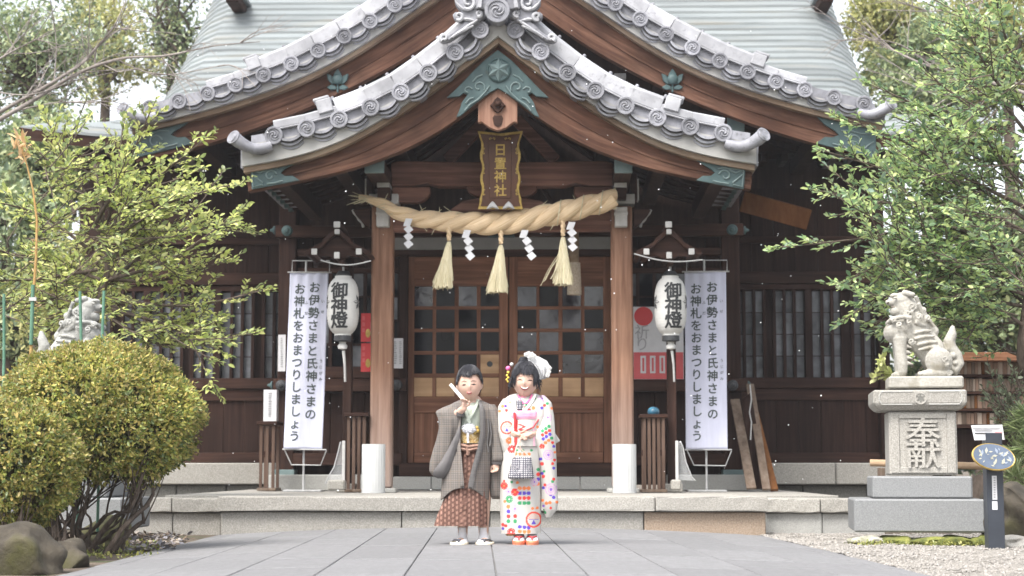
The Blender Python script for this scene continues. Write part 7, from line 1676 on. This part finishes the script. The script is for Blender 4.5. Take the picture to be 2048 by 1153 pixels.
# ================================================================== girl
girl = thing('person', 'child in white kimono with coloured dots and pink sash, hands clasped over a bag', 'person', K(665, 1073))
gc = K(657, 218, -.045); grx, gry, grz = .0825, .090, .105
HV, HF, R3g = head_pts(gc, grx, gry, grz, rad(3), rad(-3), 1.35)
m = MB(); m.add(HV, HF)
for s_ in (-1, 1): m.ball(Vector(gc) + R3g @ Vector((s_ * grx * .98, .014, -.016)), (.010, .015, .024), 10, 8)
limb(m, [K(655, 275, -.015), K(652, 325, .01)], [.034, .038]); limb(m, [K(650, 340, .02), K(645, 470, .02), K(640, 600, .02)], [.085, .09, .10], 16)
limb(m, [K(570, 350, .02), K(548, 450, .0), K(610, 500, -.125)], [.034, .031, .021]); limb(m, [K(745, 350, .02), K(765, 450, .0), K(682, 505, -.135)], [.034, .031, .021])
hand(m, K(604, 490, -.128), Vector((.85, -.22, -.42)), Vector((-.42, -.15, -.85)), Vector((.15, -.95, .2)) * -1, L_=.085, curl=.42, thumb=-1)
hand(m, K(690, 495, -.140), Vector((-.85, -.26, -.42)), Vector((.42, -.15, -.85)), Vector((-.15, -.95, .2)) * -1, L_=.085, curl=.5, thumb=-1)
for x in (625, 692): limb(m, [K(640 + (x - 650) * .6, 600, .02), K(x, 830, .02), K(x, 985, .02), K(x, 1030, .01)], [.06, .048, .034, .028]); m.ball(K(x, 1035, -.03), (.030, .072, .02), 12, 8)
put('body', remesh(m, .0042, 'body', SKIN, 1), girl)
def eye_spec_girl(s_):
    return [('eyelid_line', [(s_ * .20, -.02), (s_ * .32, .035), (s_ * .44, .04), (s_ * .60, -.02)], .0030, LASH), ('eye', [(s_ * .30, .010), (s_ * .40, .02), (s_ * .48, .008)], .0024, LASH), ('eyebrow', [(s_ * .18, .20), (s_ * .38, .255), (s_ * .60, .20)], .0017, BROW)]
surf = face_bits(girl, gc, HV, R3g, grx, grz, eye_spec_girl)
SM = [(-.34, -.40), (-.2, -.485), (0, -.515), (.2, -.485), (.34, -.40)]
MB().tube([surf(u, v - .005, .001) for u, v in SM], [.0015, .0055, .0072, .0055, .0015], 8).build('mouth', MOUTHD, girl, smooth=60)
MB().tube([surf(u * .85, v + .012, .0042) for u, v in SM], [.001, .0026, .0032, .0026, .001], 8).build('teeth', TEETH, girl, smooth=60)
MB().tube([surf(u, v + .045, .002) for u, v in SM], [.001, .0022, .0026, .0022, .001], 6).build('upper_lip', LIP, girl, smooth=60)
MB().tube([surf(u * .9, v - .075, .002) for u, v in SM], [.001, .003, .0036, .003, .001], 6).build('lower_lip', LIP, girl, smooth=60)
def line_girl(th):
    f = math.cos(th + math.pi / 2); return .50 + .05 * math.sin(th * 9) if f > .62 else (.50 - (.62 - f) / .36 * .66 if f > .26 else (-.18 if f > 0 else -.40))
hg = hair_cap(girl, gc, R3g, grx, gry, grz, line_girl, lambda d: 1.10 + .14 * max(0, d.z) + .05 * max(0, -d.x) * max(0, d.z), 5, 300)
q = MB(); R = np.random.RandomState(6)
for k in range(120):      # fringe and side wisps
    u0 = R.uniform(-.85, .85); v0 = R.uniform(.62, .85); u1 = u0 * 1.12 + R.normal(0, .07); v1 = (.26 + .16 * R.rand() if abs(u0) < .60 else -.05 - .42 * R.rand())
    pts = []
    for j in range(5):
        e = j / 4; u, v = u0 + (u1 - u0) * e, v0 + (v1 - v0) * e; rr = max(0.0, 1 - (u * .92) ** 2 - (v * .80) ** 2); pts.append(Vector(gc) + R3g @ Vector((u * grx * 1.06, -gry * 1.09 * math.sqrt(rr) - .004, v * grz * 1.05)))
    q.tube(pts, [.0026, .0032, .003, .0024, .0008], 4)
for k in range(60):
    s_ = 1 if R.rand() < .55 else -1; p0 = Vector(gc) + R3g @ Vector((s_ * grx * 1.02, R.uniform(-.03, .03), R.uniform(-.03, .03))); d = Vector((s_ * R.uniform(0, .03), R.uniform(-.02, .02), -R.uniform(.02, .055)))
    q.tube([p0, p0 + d * .5 + Vector((s_ * .006, 0, 0)), p0 + d], [.0018, .0016, .0006], 4)
for k in range(70):        # gathered bun on top
    a = R.uniform(0, 6.28); c0 = Vector(gc) + R3g @ Vector((-.012, .02, grz * 1.12)); pts = [c0 + Vector((math.cos(a + j * .7) * .045 * (1 - j * .1), math.sin(a + j * .7) * .045 * (1 - j * .1), -.01 + .012 * j)) for j in range(5)]; q.tube(pts, [.005, .0065, .0065, .005, .002], 5)
q.build('fringe', HAIR, girl, smooth=70)
# hair ornaments
ORN = thing_orn = hg
def ball_on(x, y, r_, mat, nm, dy=-.03): return MB().ball(K(x, y, dy), r_, 14, 10).build(nm, mat, hg, smooth=60)
PINK = mk('pink_bead', [(.3, (.72, .12, .33)), (.7, (.80, .20, .42))], (10, 10, 10), rough=.3, bump=0, mott=.1); YEL = mk('yellow_bead', [(.3, (.78, .52, .06)), (.7, (.85, .62, .14))], (10, 10, 10), rough=.4, bump=0)
ball_on(567, 151, .0155, PINK, 'pink_ball'); ball_on(586, 131, .013, WHITEP, 'white_petal'); ball_on(568, 172, .010, YEL, 'yellow_bead')
for x, y, r_ in ((562, 188, .0085), (568, 200, .008), (560, 210, .0075), (566, 220, .007)): ball_on(x, y, r_, YEL, 'yellow_bead')
TUL = mk('white_tulle', [(.3, (.40, .40, .41)), (.7, (.58, .58, .58))], (90, 90, 90), rough=.9, bump=.5, mott=.1, mscale=12)
q = MB(); rows = [((655, 92), (690, 86), .004), ((668, 118), (728, 96), .02), ((690, 148), (768, 118), .035), ((705, 172), (786, 148), .04), ((720, 196), (780, 180), .03), ((735, 208), (765, 198), .012)]
rings = []
for (a, b, d) in rows:
    A_, B_ = K(*a, -.05), K(*b, -.02); c0 = (A_ + B_) / 2; e = (B_ - A_) / 2; rings.append([tuple(c0 + e * math.cos(t) * (1 + .06 * math.sin(11 * t)) + Vector((0, -d * math.sin(t) * (1 + .22 * math.sin(11 * t)), .008 * math.sin(7 * t)))) for t in np.linspace(0, 2 * math.pi, 48, endpoint=False)])
q.loft(rings); q.build('tulle_bow', TUL, hg, smooth=40)
R = random.Random(4)
for x, y in ((662, 82), (676, 76), (692, 80), (704, 90), (684, 92), (780, 172), (774, 190), (784, 152)):
    f_ = MB()
    for k in range(5): a = k * 1.2566; f_.ball(K(x + 7 * math.cos(a), y + 7 * math.sin(a), -.075), (.0075, .004, .0075), 8, 6)
    f_.ball(K(x, y, -.08), .004, 8, 6); f_.build('white_flower', WHITEP, hg, smooth=60)
# kimono pattern
WHT = np.array((.46, .445, .415)); ORA, BLU, REDc, GRN, PUR, PNK = map(np.array, ((.72, .20, .075), (.10, .06, .40), (.62, .055, .05), (.045, .26, .11), (.22, .10, .42), (.72, .42, .50)))
DOTS = []
for i, c in enumerate((ORA, BLU, REDc, GRN)): DOTS += [(630 + 23 * k, 777 + 25.5 * i, 10.5, c) for k in range(3)]
for i, c in enumerate((ORA, BLU, REDc, GRN)): DOTS += [(571, 872 + 25.5 * i, 10.5, c)]
DOTS += [(606, 922, 10.5, REDc), (606, 948, 10.5, GRN), (630, 977, 10, BLU), (654, 979, 10, BLU), (676, 981, 10, BLU), (630, 1001, 10, ORA), (654, 1003, 10, ORA), (677, 1002, 10, ORA), (541, 967, 9, REDc), (556, 972, 9, REDc), (541, 988, 8, BLU), (697, 882, 8, ORA), (720, 880, 8, ORA)]
DOTS += [(725, 680, 9, GRN), (725, 705, 10, REDc), (725, 730, 10, BLU), (703, 756, 10, ORA), (724, 755, 10, ORA), (738, 625, 9, BLU), (745, 650, 10, REDc), (745, 700, 9, BLU), (752, 716, 9, REDc), (610, 598, 9, ORA), (632, 600, 9, ORA), (655, 600, 9, ORA), (678, 600, 9, ORA), (615, 580, 7, GRN), (645, 580, 7, GRN), (690, 580, 7, GRN), (548, 740, 6, REDc), (617, 748, 8, ORA), (588, 745, 7, GRN), (552, 845, 8, ORA)]
DOTS += [(x + .0, y, r_, c) for x, y, r_, c in ((748, 480, 9, GRN), (764, 468, 9, GRN), (781, 456, 9, GRN), (748, 500, 9, REDc), (766, 489, 9, REDc), (784, 478, 9, REDc), (752, 521, 9, BLU), (768, 509, 9, BLU), (786, 497, 9, BLU), (764, 541, 9, ORA), (780, 529, 9, ORA), (795, 517, 9, GRN), (704, 470, 8, ORA), (722, 458, 8, ORA), (744, 360, 8, BLU), (758, 346, 8, REDc), (772, 336, 8, GRN), (744, 318, 7, PUR), (540, 350, 9, ORA), (554, 350, 8, BLU), (560, 372, 8, REDc), (578, 330, 6, ORA), (524, 376, 8, ORA), (663, 345, 10, GRN), (700, 360, 10, ORA), (655, 362, 9, REDc), (680, 372, 9, REDc), (620, 318, 5, ORA), (708, 310, 6, GRN), (796, 360, 8, ORA), (806, 560, 8, BLU), (800, 540, 8, REDc), (812, 590, 7, ORA), (810, 630, 8, REDc), (800, 650, 8, REDc), (806, 672, 8, BLU), (806, 730, 8, REDc), (800, 742, 8, GRN), (806, 825, 9, BLU), (790, 812, 8, BLU), (768, 855, 9, ORA), (786, 852, 9, ORA), (755, 690, 7, GRN), (760, 760, 8, REDc), (752, 775, 8, BLU), (748, 840, 8, ORA), (752, 870, 7, PUR), (760, 905, 8, GRN), (750, 892, 8, GRN), (790, 880, 7, REDc), (815, 770, 6, PUR), (822, 850, 8, ORA))]
FLW = [(605, 797, 20, REDc, ORA), (575, 834, 20, GRN, WHT), (548, 764, 20, REDc, ORA), (571, 795, 20, WHT, PUR), (792, 783, 31, WHT, PUR), (778, 604, 27, WHT, PUR), (605, 884, 18, WHT, PUR), (706, 745, 20, WHT, PUR), (745, 310, 20, WHT, PUR), (775, 410, 22, WHT, PUR), (585, 1005, 22, REDc, WHT), (588, 575, 22, REDc, WHT), (640, 470, 20, REDc, WHT), (575, 530, 18, ORA, WHT), (745, 560, 14, REDc, ORA)]
MED = [(702, 940, 42), (563, 463, 35)]
def dye_kimono(x, y, q):
    if q > .25: return WHT
    for cx, cy, r_ in MED:
        d = math.hypot(x - cx, y - cy)
        if d < r_:
            if d > r_ * .78: return REDc * .85 + ORA * .15
            a = math.atan2(y - cy, x - cx); u, v = (x - cx) / r_, (y - cy) / r_
            if v > -.05 and math.cos(3 * (a - math.pi / 2)) > .1 and d < r_ * .6: return BLU
            if v < -.05 and math.sin(9 * u * 3) * math.sin(9 * v * 3) > .35: return ORA
            return WHT
    for cx, cy, r_, c1, c2 in FLW:
        d = math.hypot(x - cx, y - cy)
        if d < r_:
            a = math.atan2(y - cy, x - cx)
            if d < r_ * .25: return c2
            if c1 is WHT: return (PUR * .5 + PNK * .5) if abs(math.sin(a * 7)) < .28 or d > r_ * .88 or abs(d - r_ * .5) < r_ * .07 else WHT
            return c1 if abs(math.sin(a * 5)) > .22 or d < r_ * .6 else WHT
    for cx, cy, r_, c in DOTS:
        if (x - cx) ** 2 + (y - cy) ** 2 < r_ * r_: return c
    return WHT
bodyk = lump([(282, 600, 712, .045, .012), (292, 570, 738, .06, .01), (312, 545, 765, .085, .006), (345, 532, 782, .105, .004), (400, 532, 776, .118, .002), (480, 538, 758, .124, .0), (560, 533, 746, .128, .0), (620, 529, 743, .132, .0), (720, 526, 742, .134, .0), (850, 525, 741, .134, .0), (960, 528, 740, .132, .0), (1014, 532, 738, .128, .0)], 3.0, 210, ex=2.5, amp=.011, kf=7, tw=.006, dye=dye_kimono)
slR = lump([(292, 735, 758, .05, .0), (330, 742, 795, .075, -.005), (400, 742, 808, .085, -.012), (450, 728, 812, .088, -.03), (490, 690, 814, .085, -.045), (520, 692, 815, .082, -.05), (560, 708, 816, .075, -.05), (620, 726, 818, .066, -.05), (700, 738, 820, .060, -.045), (780, 742, 824, .055, -.04), (850, 741, 831, .048, -.04), (890, 750, 824, .035, -.04), (932, 766, 790, .008, -.04)], 3.0, 150, ex=2.2, amp=.022, kf=6, tw=.012, dye=dye_kimono)
slL = lump([(310, 540, 570, .05, .0), (350, 514, 586, .072, -.008), (420, 508, 604, .080, -.025), (480, 512, 610, .082, -.04), (520, 522, 600, .078, -.045), (580, 536, 590, .065, -.04), (650, 545, 590, .05, -.0), (690, 552, 585, .01, .0)], 3.0, 120, ex=2.2, amp=.022, kf=6, tw=.012, dye=dye_kimono)
garment('kimono', girl, DYED, [bodyk]); garment('long_sleeve', girl, DYED, [slR]); garment('sleeve', girl, DYED, [slL])
WK = mk('white_collar', [(.3, (.50, .485, .455)), (.7, (.57, .55, .52))], (20, 20, 20), rough=.9, bump=.1)
for pts, mt, r_ in (([(606, 290), (622, 322), (645, 360), (672, 385)], WK, .017), ([(706, 288), (692, 322), (664, 360), (640, 385)], WK, .018), ([(622, 292), (634, 318), (650, 338)], PINK, .007), ([(692, 290), (680, 318), (660, 338)], PINK, .007)):
    MB().tube([K(x, y, -.062 - .02 * i) for i, (x, y) in enumerate(pts)], [r_] * len(pts), 8, flat=.45).build('collar_band', mt, girl, smooth=60)
MB().ball(K(650, 308, -.058), (.026, .012, .018), 12, 8).build('pink_under_collar', PINK, girl, smooth=60)
def dye_check(x, y, q): return np.array((.03, .03, .045)) if (x % 8.5 < 5.0) and (y % 8.5 < 5.0) else (np.array((.10, .10, .13)) if (x % 8.5 < 5.0) or (y % 8.5 < 5.0) else np.array((.66, .64, .63)))
def dye_bag(x, y, q): return np.array((.035, .035, .055)) if (x % 11 < 4.6) or (y % 10 < 4.4) else np.array((.64, .62, .62))
garment('checked_inner_collar', girl, DYED, [lump([(320, 610, 640, .02, -.098), (345, 612, 646, .02, -.106), (368, 614, 640, .02, -.112)], 2, 60, ex=3, dye=dye_check)])
SASH = mk('pink_sash', [(.3, (.62, .17, .31)), (.5, (.70, .31, .44)), (.7, (.76, .48, .57))], (10, 10, 50), rough=.55, bump=.25, mott=.2, mscale=10)
garment('pink_sash', girl, SASH, [lump([(374, 572, 734, .118, -.012), (385, 568, 738, .126, -.012), (405, 566, 738, .128, -.012), (420, 576, 732, .122, -.012)], 2.5, 80, ex=2.4, amp=.01, kf=12)])
def dye_obi(x, y, q):
    if q > .2: return WHT
    if abs(x - 610) < 9: return REDc
    if abs(x - (702 + (y - 420) * .02)) < 4 and y > 430: return PNK
    if abs(y - 470) < 26 and abs((x - 642) - 12 * math.sin(y * .25)) < 9: return REDc
    if y > 548: return dye_kimono(x, y, q)
    return WHT * 1.04
garment('white_obi', girl, DYED, [lump([(421, 572, 733, .126, -.01), (480, 566, 735, .134, -.01), (560, 560, 738, .136, -.008)], 2.5, 160, ex=2.4, dye=dye_obi)])
MB().tube([K(602, 385, -.14), K(606, 425, -.146), K(604, 468, -.148)], [.009, .008, .007], 7).build('red_cord', RED, girl, smooth=60)
MB().tube([K(728, 420, -.10), K(700, 462, -.135), K(660, 478, -.15), K(625, 470, -.15)], .004, 6).build('red_cord', RED, girl, smooth=60)
MB().pprism([(800 + x / KS, 680 + y / KS) for x, y in ((800, 470), (840, 530), (812, 545), (795, 540))], YK + .10, .03).build('obi_bow_end', WK, girl, bevel=.004)
garment('hem_lining', girl, mk('tan_hem', [(.3, (.45, .25, .11)), (.7, (.55, .33, .16))], (9, 9, 9), rough=.8), [lump([(1006, 540, 640, .11, .03), (1026, 556, 610, .10, .04)], 4, 32)])
for x in (625, 693):
    garment('tabi_sock', girl, WSOCK, [lump([(1008, x - 22, x + 22, .032, .01), (1028, x - 28, x + 28, .07, -.03), (1044, x - 33, x + 33, .095, -.05), (1050, x - 33, x + 33, .095, -.05)], 3, 32)])
    sn = garment('sandal', girl, mk('orange_sandal', [(.3, (.66, .16, .08)), (.7, (.76, .24, .13))], (8, 8, 8), rough=.5, bump=.02), [lump([(1048, x - 36, x + 35, .115, -.05), (1054, x - 36, x + 36, .12, -.05), (1072, x - 34, x + 34, .112, -.05)], 3, 40)])
    for e in (-1, 1): MB().tube([K(x + e * 31, 1044, -.01), K(x + e * 20, 1028, -.09), K(x, 1030, -.145), K(x, 1044, -.155)], .0055, 7).build('sandal_strap', RED, sn, smooth=60)
bag = thing('handbag', 'small black and white checked handbag hanging from the clasped hands', 'handbag', K(640, 730, -.19))
garment('pouch', bag, DYED, [lump([(616, 597, 690, .022, -.175), (630, 592, 692, .036, -.175), (700, 574, 701, .052, -.175), (722, 569, 705, .055, -.175), (729, 576, 700, .045, -.175)], 2, 130, ex=3.2, dye=dye_bag)])
STRAP = mk('pale_pink_strap', [(.3, (.70, .52, .42)), (.7, (.78, .60, .50))], (30, 30, 30), rough=.6)
for x0, d in ((602, -.20), (684, -.165)): MB().tube([K(x0, 618, d), K(612 + (x0 - 600) * .25, 570, -.195), K(632, 520, -.185)], .004, 6).build('strap', STRAP, bag, smooth=60)
# ================================================================== drifting snow
R = np.random.RandomState(31); q = MB()
for k in range(170):
    y = R.uniform(12.2, 19.2); px, py_ = R.uniform(320, 1700), R.uniform(60, 1010); p = P(px, py_, y)
    if p.z < .3: continue
    r_ = R.uniform(.0025, .0065); q.ball(p, r_, 6, 4)
o = q.build('drifting_snow', mk('snow', [(.3, (.88, .88, .9)), (.7, (.92, .92, .94))], (9, 9, 9), rough=.9, bump=0), smooth=60); tag(kind(o, 'stuff'), 'tiny white snowflakes drifting in front of the hall', 'snow')

# ================================================================== faint scattering volume, added to lift the darkest tones
hz = MB().box(-60, 60, -2.0, 60, GZ - 1.0, 16.0).build('added_haze')
hm = bpy.data.materials.new('tone_lift_volume'); hm.use_nodes = True; hn = hm.node_tree.nodes; hn.remove(hn['Principled BSDF'])
pv = hn.new('ShaderNodeVolumePrincipled'); pv.inputs['Color'].default_value = (.95, .96, 1, 1); pv.inputs['Density'].default_value = .0009; pv.inputs['Anisotropy'].default_value = .2
hm.node_tree.links.new(pv.outputs[0], hn['Material Output'].inputs['Volume']); hz.data.materials.append(hm)
tag(kind(hz, 'stuff'), 'thin added veil lifting the dark tones around the shrine', 'added_haze')
